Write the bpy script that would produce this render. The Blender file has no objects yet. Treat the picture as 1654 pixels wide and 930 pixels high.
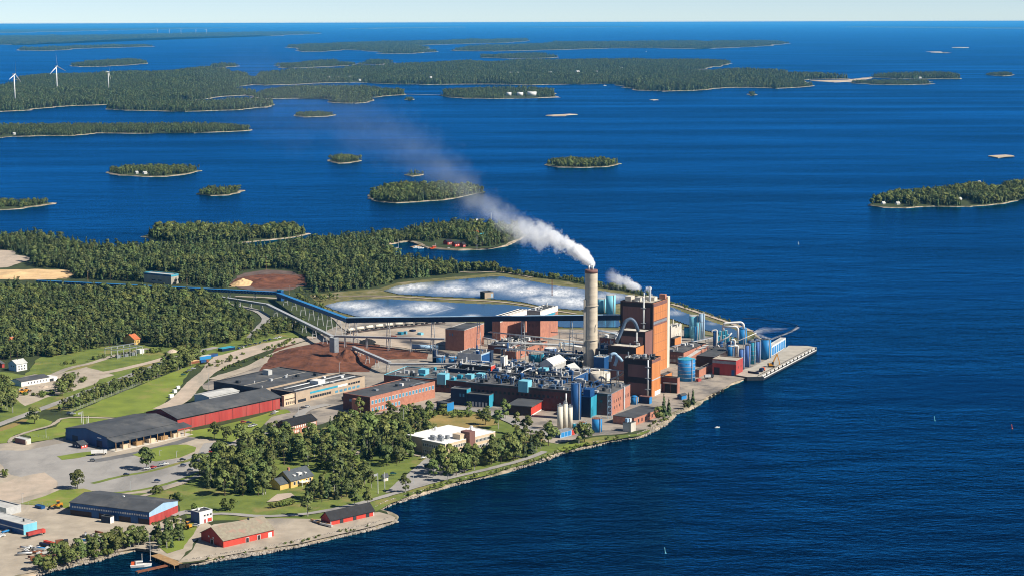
import bpy, bmesh, math, random
import numpy as np
from mathutils import Vector, Matrix, noise as mnoise

random.seed(7); RNG = np.random.default_rng(7)
R = math.radians
scene = bpy.context.scene
col = scene.collection

# ------------------------------------------------------------------ camera
CAMH, FPX, PW, PH = 300.0, 3000.0, 1654.0, 930.0      # photo pixels
TH = math.atan((PH / 2 - 36.5) / FPX)
_s = 0.0028; _c = math.sqrt(1 - _s * _s)
_r = Vector((1, 0, 0)); _u = Vector((0, math.sin(TH), math.cos(TH))); FW = Vector((0, math.cos(TH), -math.sin(TH)))
RV = _r * _c - _u * _s; UV = _r * _s + _u * _c
CAM = Vector((0, 0, CAMH))
cd = bpy.data.cameras.new('camera'); cam = bpy.data.objects.new('camera', cd); col.objects.link(cam)
cd.sensor_fit = 'HORIZONTAL'; cd.sensor_width = 36.0; cd.lens = 36.0 * FPX / PW
cd.clip_start = 5.0; cd.clip_end = 600000.0
m = Matrix((RV, UV, -FW)).transposed().to_4x4(); m.translation = CAM; cam.matrix_world = m
scene.camera = cam

# ------------------------------------------------------------------ sky, sun, exposure
SUN_AZ, SUN_EL = R(-21), R(40)                          # direction towards the sun, in the ground plane from +X
world = bpy.data.worlds.new('World'); scene.world = world; world.use_nodes = True
wn = world.node_tree.nodes; wl = world.node_tree.links
bg = wn['Background']; sky = wn.new('ShaderNodeTexSky'); sky.sky_type = 'NISHITA'; sky.sun_disc = False
sky.sun_elevation = SUN_EL; sky.sun_rotation = math.pi / 2 - SUN_AZ
sky.altitude = 300; sky.air_density = 0.45; sky.dust_density = 0.05; sky.ozone_density = 1.2
wl.new(sky.outputs[0], bg.inputs['Color']); bg.inputs['Strength'].default_value = 0.081
sl = bpy.data.lights.new('sun', 'SUN'); sun = bpy.data.objects.new('sun', sl); col.objects.link(sun)
sl.energy = 5.0; sl.angle = R(0.53); sl.color = (1.0, 0.93, 0.82)
sd = Vector((math.cos(SUN_EL) * math.cos(SUN_AZ), math.cos(SUN_EL) * math.sin(SUN_AZ), math.sin(SUN_EL)))
sun.rotation_euler = sd.to_track_quat('Z', 'Y').to_euler(); sun.location = (300, 900, 400)
vs = scene.view_settings; vs.view_transform = 'Standard'; vs.look = 'None'; vs.gamma = 1.0; vs.exposure = 0.5
vs.use_curve_mapping = False
scene.render.engine = 'CYCLES'
cy = scene.cycles; cy.use_denoising = True; cy.max_bounces = 16; cy.filter_width = 1.05; cy.diffuse_bounces = 2; cy.glossy_bounces = 2
cy.transmission_bounces = 2; cy.volume_bounces = 14; cy.transparent_max_bounces = 12; cy.caustics_reflective = False
cy.caustics_refractive = False; cy.volume_step_rate = 1.0; cy.volume_max_steps = 600

# ------------------------------------------------------------------ helpers
Z0 = 2.0                                                # level of the land over the water
def ray(x, y):
    return (FW * FPX + RV * (x - PW / 2) + UV * (PH / 2 - y))
def G(x, y, z=Z0):                                      # photo pixel -> point on the level z
    d = ray(x, y); t = (z - CAMH) / d.z
    return Vector((d.x * t, d.y * t, z))
def P(v):                                               # point -> photo pixel
    q = Vector(v) - CAM; f = q.dot(FW)
    return (PW / 2 + FPX * q.dot(RV) / f, PH / 2 - FPX * q.dot(UV) / f)
def bis(fn, lo, hi, inc):
    for _ in range(40):
        mid = (lo + hi) / 2
        if (fn(mid) > 0) == inc: hi = mid
        else: lo = mid
    return (lo + hi) / 2
def zat(p, ypx):                                        # height over point p that is seen at row ypx
    return bis(lambda z: ypx - P((p.x, p.y, z))[1], -5, 260, True)

class MB:
    def __init__(s): s.v = []; s.f = []; s.m = []
    def add(s, vs, fs, mi=0):
        o = len(s.v); s.v += [tuple(a) for a in vs]; s.f += [tuple(i + o for i in f) for f in fs]; s.m += [mi] * len(fs); return s
    def box(s, x0, x1, y0, y1, z0, z1, mi=0):
        return s.add([(x0,y0,z0),(x1,y0,z0),(x1,y1,z0),(x0,y1,z0),(x0,y0,z1),(x1,y0,z1),(x1,y1,z1),(x0,y1,z1)],
                     [(3,2,1,0),(4,5,6,7),(0,1,5,4),(1,2,6,5),(2,3,7,6),(3,0,4,7)], mi)
    def cyl(s, x, y, z0, z1, r0, r1=None, n=14, mi=0, cap=True):
        r1 = r0 if r1 is None else r1; v = []
        for z, r in ((z0, r0), (z1, r1)):
            v += [(x + r * math.cos(2*math.pi*i/n), y + r * math.sin(2*math.pi*i/n), z) for i in range(n)]
        f = [(i, (i+1) % n, n + (i+1) % n, n + i) for i in range(n)]
        if cap: f += [tuple(range(n))[::-1], tuple(range(n, 2*n))]
        return s.add(v, f, mi)
    def lathe(s, prof, n=16, x=0, y=0, mi=0):
        v = []; f = []
        for r, z in prof: v += [(x + r*math.cos(2*math.pi*i/n), y + r*math.sin(2*math.pi*i/n), z) for i in range(n)]
        for k in range(len(prof)-1):
            f += [(k*n+i, k*n+(i+1) % n, (k+1)*n+(i+1) % n, (k+1)*n+i) for i in range(n)]
        f += [tuple(range(n))[::-1], tuple(range((len(prof)-1)*n, len(prof)*n))]
        return s.add(v, f, mi)
    def tube(s, pts, r, n=8, mi=0):
        pts = [Vector(p) for p in pts]; v = []; f = []; up = Vector((0, 0, 1))
        for i, p in enumerate(pts):
            d = (pts[min(i+1, len(pts)-1)] - pts[max(i-1, 0)]).normalized()
            a = d.cross(up if abs(d.z) < .95 else Vector((1, 0, 0))).normalized(); b = a.cross(d)
            rr = r[i] if isinstance(r, (list, tuple)) else r
            v += [p + a * (rr*math.cos(2*math.pi*k/n)) + b * (rr*math.sin(2*math.pi*k/n)) for k in range(n)]
        for i in range(len(pts)-1):
            f += [(i*n+k, (i+1)*n+k, (i+1)*n+(k+1) % n, i*n+(k+1) % n) for k in range(n)]
        f += [tuple(range(n)), tuple(range((len(pts)-1)*n, len(pts)*n))[::-1]]
        return s.add(v, f, mi)
    def beam(s, a, b, w, h, mi=0):                      # box beam between two points, top face up
        a = Vector(a); b = Vector(b); d = (b-a).normalized(); sd_ = d.cross(Vector((0, 0, 1)))
        sd_ = sd_.normalized() if sd_.length > 1e-4 else Vector((1, 0, 0)); up = sd_.cross(d)
        v = [q + sd_*(w/2*i) + up*(h/2*j) for q in (a, b) for j in (-1, 1) for i in (-1, 1)]
        return s.add(v, [(0,1,3,2),(6,7,5,4),(0,4,5,1),(1,5,7,3),(3,7,6,2),(2,6,4,0)], mi)
    def mesh(s, name, mats, smooth=False):
        me = bpy.data.meshes.new(name); me.from_pydata(s.v, [], s.f)
        for mt in (mats if isinstance(mats, (list, tuple)) else [mats]): me.materials.append(mt)
        me.polygons.foreach_set('material_index', s.m)
        if smooth: me.polygons.foreach_set('use_smooth', [True]*len(s.f))
        me.update(); return me
    def build(s, name, mats, parent=None, smooth=False):
        return obj(name, s.mesh(name, mats, smooth), parent)

def obj(name, me, parent=None, loc=None, rot=None, sc=None):
    o = bpy.data.objects.new(name, me); col.objects.link(o)
    if parent: o.parent = parent
    if loc is not None: o.location = loc
    if rot is not None: o.rotation_euler = rot
    if sc is not None: o.scale = sc if hasattr(sc, '__len__') else (sc,)*3
    return o
def tag(o, label=None, cat=None, group=None, kind=None):
    if label: o['label'] = label
    if cat: o['category'] = cat
    if group: o['group'] = group
    if kind: o['kind'] = kind
    return o
def empty(name, loc, rz=0, label=None, cat=None, group=None):
    o = bpy.data.objects.new(name, None); col.objects.link(o); o.location = loc; o.rotation_euler = (0, 0, rz)
    o.empty_display_size = .5
    return tag(o, label, cat, group)
def copy_tree(o, parent=None):
    c = o.copy(); col.objects.link(c); c.parent = parent
    for ch in o.children: copy_tree(ch, c)
    return c

# ------------------------------------------------------------------ materials
M = {}
def nodes(name):
    mt = bpy.data.materials.new(name); mt.use_nodes = True; nt = mt.node_tree; return mt, nt.nodes, nt.links, nt.nodes['Principled BSDF']
def N(nd, t, **kw):
    n = nd.new('ShaderNode' + t)
    for k, v in kw.items():
        if k in n.inputs: n.inputs[k].default_value = v
        else: setattr(n, k, v)
    return n
def ramp(nd, stops):
    n = nd.new('ShaderNodeValToRGB'); e = n.color_ramp.elements
    while len(e) < len(stops): e.new(.5)
    for k, (p, c) in enumerate(stops): e[k].position = p; e[k].color = (*c, 1) if len(c) == 3 else c
    return n
def mat(name, c, c2=None, scale=.3, rough=.7, metal=0.0, stretch=None, spec=.3, bump=0.0, detail=5.0, lo=.35, hi=.68, objrand=0.0, c3=None, s3=.012, st3=None, lo3=.5, hi3=.62):
    """two tones mixed by world-space noise; stretch=(sx,sy,sz) makes streaks"""
    mt, nd, ln, bs = nodes(name)
    c2 = c2 or tuple(x*.72 for x in c)
    geo = N(nd, 'NewGeometry'); mp = N(nd, 'Mapping'); mp.inputs['Scale'].default_value = stretch or (1, 1, 1)
    ln.new(geo.outputs['Position'], mp.inputs['Vector'])
    nz = N(nd, 'TexNoise', Scale=scale, Detail=detail, Roughness=.62); ln.new(mp.outputs[0], nz.inputs['Vector'])
    rp = ramp(nd, [(lo, c2), (hi, c)]); ln.new(nz.outputs['Fac'], rp.inputs[0]); out = rp.outputs[0]
    if c3:                                              # larger worn patches
        m3 = N(nd, 'Mapping'); m3.inputs['Scale'].default_value = st3 or (1, 1, 1); m3.inputs['Rotation'].default_value = (0, 0, .6); ln.new(geo.outputs['Position'], m3.inputs['Vector'])
        n3 = N(nd, 'TexNoise', Scale=s3, Detail=7.0, Roughness=.68); ln.new(m3.outputs[0], n3.inputs['Vector']); r3 = ramp(nd, [(lo3, (0, 0, 0)), (hi3, (1, 1, 1))]); ln.new(n3.outputs['Fac'], r3.inputs[0])
        mx3 = N(nd, 'MixRGB'); mx3.inputs['Color2'].default_value = (*c3, 1); ln.new(r3.outputs[0], mx3.inputs['Fac']); ln.new(out, mx3.inputs['Color1']); out = mx3.outputs[0]
    if objrand:
        oi = N(nd, 'ObjectInfo'); hs = N(nd, 'HueSaturation'); mr = N(nd, 'MapRange'); mr.inputs['To Min'].default_value = 1-objrand; mr.inputs['To Max'].default_value = 1+objrand
        ln.new(oi.outputs['Random'], mr.inputs['Value']); ln.new(mr.outputs[0], hs.inputs['Value']); ln.new(out, hs.inputs['Color']); out = hs.outputs[0]
    ln.new(out, bs.inputs['Base Color']); bs.inputs['Roughness'].default_value = rough; bs.inputs['Metallic'].default_value = metal
    bs.inputs['Specular IOR Level'].default_value = spec
    if bump:
        bp = N(nd, 'Bump', Strength=1.0, Distance=bump); ln.new(nz.outputs['Fac'], bp.inputs['Height']); ln.new(bp.outputs[0], bs.inputs['Normal'])
    M[name] = mt; return mt
ST = (1, 1, .12)                                        # vertical streaks of weather
mat('orange', (.60,.235,.08), (.50,.19,.065), .3, .6, stretch=ST, c3=(.44,.17,.065), s3=.09, st3=(1,1,.1), lo3=.54, hi3=.7)
mat('brown_dark', (.045,.03,.028), (.03,.02,.02), .2)
mat('brown', (.23,.115,.095), (.18,.09,.078), .2, stretch=ST)  # also the shade of the orange cladding, painted on boiler house fronts
mat('brick', (.47,.21,.14), (.36,.15,.10), .35, c3=(.29,.13,.095), s3=.1, st3=(1,1,.2), lo3=.54, hi3=.68)
mat('brick_dark', (.15,.062,.055), (.09,.04,.038), .3)  # on left-hand faces of brick buildings this tone carries their shade
mat('red', (.43,.06,.05), (.33,.045,.04), .3, stretch=ST, c3=(.37,.085,.07), s3=.12, st3=(1,1,.12), lo3=.52, hi3=.66)
mat('red_bright', (.60,.07,.045), (.47,.05,.035), .2, stretch=ST)
mat('blue', (.018,.085,.24), (.01,.06,.18), .2, .5, stretch=ST)
mat('blue_dark', (.008,.022,.065), (.005,.015,.045), .2, .5, stretch=ST)  # near-black, with the shade of blue walls put into the colour
mat('blue_bright', (.03,.24,.52), (.02,.18,.44), .2, .45, stretch=ST)
mat('teal', (.05,.36,.48), (.03,.27,.4), .2, .5, stretch=ST)
mat('cyan', (.22,.56,.66), (.16,.46,.58), .2, .5, stretch=ST)
mat('pale_blue', (.36,.52,.66), (.28,.43,.58), .2, .5, stretch=ST)
mat('violet_blue', (.12,.24,.55), (.08,.18,.46), .2, .5, stretch=ST)
mat('roof_dark', (.085,.09,.097), (.055,.06,.066), .1, .85, c3=(.12,.12,.118), s3=.05, lo3=.52, hi3=.66)
mat('roof_grey', (.17,.168,.16), (.10,.10,.10), .15, .85, c3=(.08,.08,.085), s3=.08, lo3=.48, hi3=.58)
mat('roof_black', (.022,.023,.026), (.013,.013,.015), .3, .6)
mat('roof_light', (.55,.55,.52), (.4,.4,.38), .15, .8)
mat('roof_tan', (.30,.275,.20), (.24,.20,.15), .5, .9, c3=(.33,.21,.16), s3=.15, lo3=.55, hi3=.65)
mat('roof_white', (.88,.87,.83), (.76,.75,.7), .15, .7)
mat('roof_slate', (.085,.10,.11), (.06,.07,.08), .5, .6)
mat('roof_tile', (.55,.17,.06), (.42,.12,.05), .6, .8)
mat('concrete', (.46,.42,.35), (.34,.31,.26), .12, .9, stretch=(1,1,.5))
mat('concrete_light', (.62,.58,.50), (.5,.46,.39), .15, .9)
mat('chimney', (.64,.555,.43), (.54,.465,.36), .12, .9, stretch=(1,1,3))
mat('white', (.80,.79,.75), (.66,.65,.62), .3, .5)
mat('cream', (.72,.67,.55), (.6,.55,.45), .2, .6, stretch=ST)
mat('tan', (.46,.365,.265), (.37,.29,.21), .2, .8)
mat('beige', (.66,.52,.36), (.56,.43,.30), .25, .8)
mat('yellow', (.68,.47,.15), (.58,.38,.12), .3, .7)
mat('grey_steel', (.34,.36,.38), (.22,.24,.26), .3, .5, .3)
mat('light_steel', (.58,.59,.58), (.44,.45,.45), .3, .45, .2)
mat('dark_steel', (.06,.065,.07), (.035,.04,.045), .3, .5, .3)
mat('glass', (.02,.03,.045), (.012,.018,.03), .5, .12, spec=.6)
mat('glass_blue', (.10,.30,.42), (.06,.20,.32), .4, .25, spec=.5)
mat('orange_machine', (.75,.33,.02), (.6,.25,.02), .8, .5)
mat('rubber', (.018,.018,.018), (.012,.012,.012), 1, .9)
mat('wood', (.42,.27,.13), (.3,.18,.08), .8, .8)
mat('rust', (.26,.10,.05), (.17,.06,.03), .6, .85)
mat('sand', (.56,.46,.33), (.42,.34,.24), .06, .95)
mat('gravel', (.47,.405,.315), (.34,.29,.225), .08, .95, bump=.05, c3=(.27,.24,.20), s3=.03, st3=(1,.25,1), lo3=.52, hi3=.66)
mat('gravel_pink', (.53,.43,.335), (.40,.33,.255), .08, .95, c3=(.33,.29,.23), s3=.04, st3=(1,.3,1), lo3=.5, hi3=.68)
mat('asphalt', (.37,.35,.32), (.29,.275,.255), .05, .9, detail=8, c3=(.235,.225,.21), s3=.03, st3=(1,.35,1), lo3=.5, hi3=.64)
mat('asphalt_dark', (.19,.185,.18), (.125,.125,.125), .08, .9)
mat('yard', (.40,.345,.275), (.25,.22,.19), .05, .95, detail=8, bump=.05, c3=(.16,.145,.13), s3=.035, lo3=.5, hi3=.62)
mat('grass', (.185,.225,.042), (.095,.135,.028), .07, .95, detail=9, bump=.2, c3=(.27,.215,.08), s3=.022, lo3=.54, hi3=.66)
mat('lawn', (.215,.27,.04), (.14,.185,.03), .05, .95, detail=9, bump=.12, c3=(.27,.24,.075), s3=.03, lo3=.55, hi3=.68)
mat('dry_grass', (.34,.235,.085), (.19,.17,.05), .06, .95, detail=8, bump=.15)
mat('forest_floor', (.055,.075,.022), (.03,.042,.014), .05, .95, detail=8, bump=.3)
mat('bark_pile', (.20,.075,.04), (.085,.034,.02), .12, .95, detail=8, bump=.4)
mat('bark_grey', (.17,.12,.10), (.10,.07,.06), .1, .95)
mat('chips', (.72,.50,.26), (.58,.39,.2), .1, .95)
mat('bank', (.20,.18,.065), (.085,.09,.03), .12, .95, detail=9, bump=.3, c3=(.26,.22,.13), s3=.04, lo3=.52, hi3=.64)
mat('duct_blue', (.12,.17,.24), (.08,.12,.18), .3, .5)
mat('shore', (.42,.34,.25), (.13,.12,.07), .06, .95, detail=9, bump=.2, lo=.38, hi=.62)
mat('rock', (.47,.42,.35), (.20,.17,.14), .35, .9, detail=6, objrand=.1)
mat('trunk', (.13,.09,.06), (.07,.05,.035), 1, .9)
mat('birch_trunk', (.5,.47,.42), (.3,.28,.25), 1, .9)
mat('boat_orange', (.75,.13,.03), (.6,.1,.03), .8, .5)
def paint():                                            # car paint: the colour sits on the object
    mt, nd, ln, bs = nodes('car_paint'); oi = N(nd, 'ObjectInfo'); ln.new(oi.outputs['Color'], bs.inputs['Base Color'])
    bs.inputs['Roughness'].default_value = .3; bs.inputs['Coat Weight'].default_value = .5; M['paint'] = mt
paint()
def foliage(name, c, c2, var=.25):
    mt, nd, ln, bs = nodes(name); geo = N(nd, 'NewGeometry'); oi = N(nd, 'ObjectInfo')
    nz = N(nd, 'TexNoise', Scale=.5, Detail=3.0); ln.new(geo.outputs['Position'], nz.inputs['Vector'])
    rp = ramp(nd, [(.35, c2), (.65, c)]); ln.new(nz.outputs['Fac'], rp.inputs[0])
    hs = N(nd, 'HueSaturation'); a = N(nd, 'MapRange'); a.inputs['To Min'].default_value = 1-var; a.inputs['To Max'].default_value = 1+var
    b = N(nd, 'MapRange'); b.inputs['To Min'].default_value = .468; b.inputs['To Max'].default_value = .518
    ln.new(oi.outputs['Random'], a.inputs['Value']); ln.new(a.outputs[0], hs.inputs['Value'])
    w = N(nd, 'Math', operation='FRACT'); w0 = N(nd, 'Math', operation='MULTIPLY'); w0.inputs[1].default_value = 7.31
    ln.new(oi.outputs['Random'], w0.inputs[0]); ln.new(w0.outputs[0], w.inputs[0]); ln.new(w.outputs[0], b.inputs['Value']); ln.new(b.outputs[0], hs.inputs['Hue'])
    ln.new(rp.outputs[0], hs.inputs['Color']); ln.new(hs.outputs[0], bs.inputs['Base Color'])
    bs.inputs['Roughness'].default_value = .65; bs.inputs['Specular IOR Level'].default_value = .25
    tr = N(nd, 'BsdfTranslucent'); ln.new(hs.outputs[0], tr.inputs['Color']); mx = N(nd, 'MixShader'); mx.inputs[0].default_value = .18
    ln.new(bs.outputs[0], mx.inputs[1]); ln.new(tr.outputs[0], mx.inputs[2]); ln.new(mx.outputs[0], nd['Material Output'].inputs['Surface'])
    M[name] = mt
foliage('leaf', (.185,.23,.065), (.10,.132,.038), .38)
foliage('leaf_spruce', (.105,.155,.048), (.048,.075,.028), .45)
foliage('leaf_pine', (.14,.185,.058), (.066,.094,.034), .45)
foliage('leaf_bush', (.16,.21,.04), (.09,.125,.028), .3)

def water(name, base, rough, w1, w2, dist, spec=.5, foam=False):
    mt, nd, ln, bs = nodes(name); geo = N(nd, 'NewGeometry')
    def nz(sx, sy, rz, det=3.0, r=.55):
        mp = N(nd, 'Mapping'); mp.inputs['Scale'].default_value = (1/sx, 1/sy, 1); mp.inputs['Rotation'].default_value = (0, 0, rz)
        n = N(nd, 'TexNoise', Scale=1.0, Detail=det, Roughness=r); ln.new(geo.outputs['Position'], mp.inputs[0]); ln.new(mp.outputs[0], n.inputs['Vector']); return n.outputs['Fac']
    a = nz(w1*1.5, w1, .25); b = nz(w2*1.9, w2, -.12, 6.0, .6)
    mb = N(nd, 'Math', operation='MULTIPLY_ADD'); mb.inputs[1].default_value = w2/w1*.5; ln.new(b, mb.inputs[0]); ln.new(a, mb.inputs[2])
    bp = N(nd, 'Bump', Strength=1.0, Distance=dist); ln.new(mb.outputs[0], bp.inputs['Height'])
    big = nz(1500, 260, .12, 6.0, .62)                  # wind patches: ruffled and calmer water
    ms = N(nd, 'MapRange'); ms.inputs['From Min'].default_value = .35; ms.inputs['From Max'].default_value = .65; ms.inputs['To Min'].default_value = .12; ms.inputs['To Max'].default_value = 1.05; ln.new(big, ms.inputs['Value']); ln.new(ms.outputs[0], bp.inputs['Strength'])
    mr = N(nd, 'MapRange'); mr.inputs['From Min'].default_value = .3; mr.inputs['From Max'].default_value = .7
    mr.inputs['To Min'].default_value = rough*.8; mr.inputs['To Max'].default_value = rough*1.2; ln.new(big, mr.inputs['Value'])
    df = N(nd, 'BsdfDiffuse'); df.inputs['Color'].default_value = (*base, 1)            # light scattered back by the deep water
    gl = N(nd, 'BsdfGlossy'); gl.inputs['Color'].default_value = (*spec, 1); ln.new(mr.outputs[0], gl.inputs['Roughness']); ln.new(bp.outputs[0], gl.inputs['Normal'])
    fr = N(nd, 'Fresnel', IOR=1.33); ln.new(bp.outputs[0], fr.inputs['Normal']); ws = N(nd, 'MixShader')
    ln.new(fr.outputs[0], ws.inputs[0]); ln.new(df.outputs[0], ws.inputs[1]); ln.new(gl.outputs[0], ws.inputs[2])
    nd.remove(bs); bs = ws; ln.new(ws.outputs[0], nd['Material Output'].inputs['Surface'])
    if foam:
        at = N(nd, 'Attribute', attribute_name='foam'); n2 = N(nd, 'TexNoise', Scale=.2, Detail=10.0, Roughness=.72); ln.new(geo.outputs['Position'], n2.inputs['Vector'])
        mpf = N(nd, 'Mapping'); mpf.inputs['Scale'].default_value = (1, .28, 1); ln.new(geo.outputs['Position'], mpf.inputs[0]); ln.new(mpf.outputs[0], n2.inputs['Vector'])
        c1 = N(nd, 'MapRange'); c1.inputs['From Min'].default_value = .33; c1.inputs['From Max'].default_value = .66; c1.inputs['To Min'].default_value = .28; c1.inputs['To Max'].default_value = 1.1; ln.new(n2.outputs['Fac'], c1.inputs['Value'])
        c2 = N(nd, 'MapRange'); c2.inputs['From Min'].default_value = .1; c2.inputs['From Max'].default_value = .95; ln.new(at.outputs['Fac'], c2.inputs['Value'])
        m2 = N(nd, 'Math', operation='MULTIPLY'); m2.use_clamp = True; ln.new(c1.outputs[0], m2.inputs[0]); ln.new(c2.outputs[0], m2.inputs[1])
        fb = N(nd, 'BsdfDiffuse'); fb.inputs['Color'].default_value = (.72, .74, .75, 1); mx = N(nd, 'MixShader')
        ln.new(m2.outputs[0], mx.inputs[0]); ln.new(bs.outputs[0], mx.inputs[1]); ln.new(fb.outputs[0], mx.inputs[2]); ln.new(mx.outputs[0], nd['Material Output'].inputs['Surface'])
    M[name] = mt
water('sea', (.0003,.0035,.013), .22, 3.0, 46.0, 1.25, (.04,.435,.91))
water('pond', (.06,.105,.145), .12, 2.0, 6.0, .10, (.25,.6,.95), True)
water('outfall', (.0003,.0035,.013), .22, 3.0, 46.0, 1.25, (.04,.435,.91), True)
# ------------------------------------------------------------------ sea, land, islands, ponds, ground sheets
def struct(o): o['kind'] = 'structure'; return o
def outline(px, z=0.0, step=6.0, amp=1.5, freq=.03, closed=True, seed=0.0):
    w = [G(x, y, z) for x, y in px]; out = []
    n = len(w)
    for i in range(n if closed else n-1):
        a, b = w[i], w[(i+1) % n]; d = b-a; k = max(1, int(d.length/step)); pr = Vector((-d.y, d.x, 0)).normalized() if d.length > 0 else Vector()
        for j in range(k):
            p = a + d*(j/k); nn = mnoise.fractal(Vector((p.x*freq, p.y*freq, seed)), 1.0, 2.0, 3)
            out.append(p + pr*(nn*amp*2*(1 if j else .5)))
    return out
def area(w): return sum(w[i].x*w[(i+1) % len(w)].y - w[(i+1) % len(w)].x*w[i].y for i in range(len(w)))/2
def inset(w, d, vary=0.0):
    n = len(w); out = []; d0 = d; fq = .1/max((w[1]-w[0]).length, 1e-3)
    for i in range(n):
        d = d0*(1+vary*mnoise.fractal(Vector((w[i].x*fq, w[i].y*fq, 4)), 1.0, 2.0, 3)) if vary else d0
        t = (w[(i+1) % n]-w[i-1]); t.z = 0; t = t.normalized() if t.length > 1e-6 else Vector((1, 0, 0)); out.append(w[i] + Vector((-t.y, t.x, 0))*d)
    return out
def land(name, px, bank, top, step, amp, freq, mats, label=None):
    w = outline(px, 0, step, amp, freq, seed=px[0][0])
    if area(w) < 0: w.reverse()
    b = MB(); n = len(w); iw = inset(w, bank, 1.6)
    v = [(p.x, p.y, -.8) for p in w] + [(p.x, p.y, top*.55) for p in inset(w, bank*.3)] + [(p.x, p.y, top) for p in iw]
    b.add(v, [], 0); b.f = []; b.m = []
    for k in (0, 1):
        for i in range(n): b.f.append((k*n+i, k*n+(i+1) % n, (k+1)*n+(i+1) % n, (k+1)*n+i)); b.m.append(0)
    b.f.append(tuple(range(2*n, 3*n))); b.m.append(1)
    o = struct(b.build(name, mats)); return o, w, iw

sea = MB(); nS = 160
sea.add([(260000*math.cos(2*math.pi*i/nS), 260000*math.sin(2*math.pi*i/nS), 0) for i in range(nS)], [tuple(range(nS))])
struct(sea.build('sea', M['sea']))

MAIN = [(-260,1015),(-40,962),(20,942),(58,930),(93,921),(123,913.5),(164,905),(188,896),(205,893),(219,889),(240,892),(258,898),(275,906),(288,914),
 (326,911),(360,904),(420,895),(482,883),(550,867),(608,854),(643,842),(645,834),(633,829),(618,825),(619,821),(632,815),(660,807),(696,795),(733,784),(769,775),
 (805,766),(832,759),(860,750),(887,742),(914,731),(960,721),(985,714),(1010,710),(1035,707),(1055,698),(1075,687),(1085,678),(1093,668),(1107,665),(1121,659),
 (1137,647),(1149,642),(1161,635),(1180,625),(1200,615),(1207,611),(1232,606),(1275,584),(1268,560),(1240,553),(1222,541),(1216,535),(1208,530),(1176,518.5),(1150,508.5),
 (1110,496),(1083,488),(1030,473),(1010,467),(966,462),(940,457),(920,450),(860,445),(830,440),(800,436),(770,434),(740,433),(700,430),(660,423),(632,418.5),(641,414.5),
 (632,409),(621,404),(617,397),(660,391),(690,402),(740,405),(790,403),(820,398),(843,387),(852,381),(842,374),(800,366),(740,362),(690,366),(640,376),(600,384),(560,388),
 (520,390),(470,395),(440,399),(430,404),(405,405),(380,400),(300,402),(240,403),(180,406),(128,404),(122,396),(90,390),(40,386),(-260,381)]
main_o, main_w, main_iw = land('mainland', MAIN, 4.0, Z0, 7.0, 1.6, .03, [M['shore'], M['forest_floor']])

def pip(poly, x, y):                                    # vectorised point in polygon
    px = np.array([p.x for p in poly]); py = np.array([p.y for p in poly]); ins = np.zeros(len(x), bool); j = len(px)-1
    for i in range(len(px)):
        c = ((py[i] > y) != (py[j] > y)) & (x < (px[j]-px[i])*(y-py[i])/((py[j]-py[i]) if py[j] != py[i] else 1e-9)+px[i]); ins ^= c; j = i
    return ins
def fillpts(poly, sp, jit=.42):
    xs = [p.x for p in poly]; ys = [p.y for p in poly]
    gx, gy = np.meshgrid(np.arange(min(xs), max(xs), sp), np.arange(min(ys), max(ys), sp))
    gx = gx.ravel(); gy = gy.ravel(); gx = gx + RNG.uniform(-jit, jit, len(gx))*sp; gy = gy + RNG.uniform(-jit, jit, len(gy))*sp
    k = pip(poly, gx, gy); return gx[k], gy[k]

def canopy(name, poly, sp, h, parent=None):             # far woods: a broken canopy of crowns seen edge on
    x, y = fillpts(poly, sp, .45)
    if len(x) < 3: return None
    n = len(x); hh = h*RNG.uniform(.6, 1.15, n); r = sp*RNG.uniform(.28, .5, n); an = RNG.uniform(0, 6.28, n)
    V = np.zeros((n, 5, 3))
    for k in range(4):
        V[:, k, 0] = x + r*np.cos(an+k*math.pi/2); V[:, k, 1] = y + r*np.sin(an+k*math.pi/2); V[:, k, 2] = hh*.12
    V[:, 4, 0] = x; V[:, 4, 1] = y; V[:, 4, 2] = hh
    F = (np.arange(n)[:, None, None]*5 + np.array([[0,1,4],[1,2,4],[2,3,4],[3,0,4]])[None]).reshape(-1, 3)
    me = bpy.data.meshes.new(name); me.from_pydata(V.reshape(-1, 3).tolist(), [], F.tolist()); me.materials.append(M['leaf_spruce'])
    return obj(name, me, parent)

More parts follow.
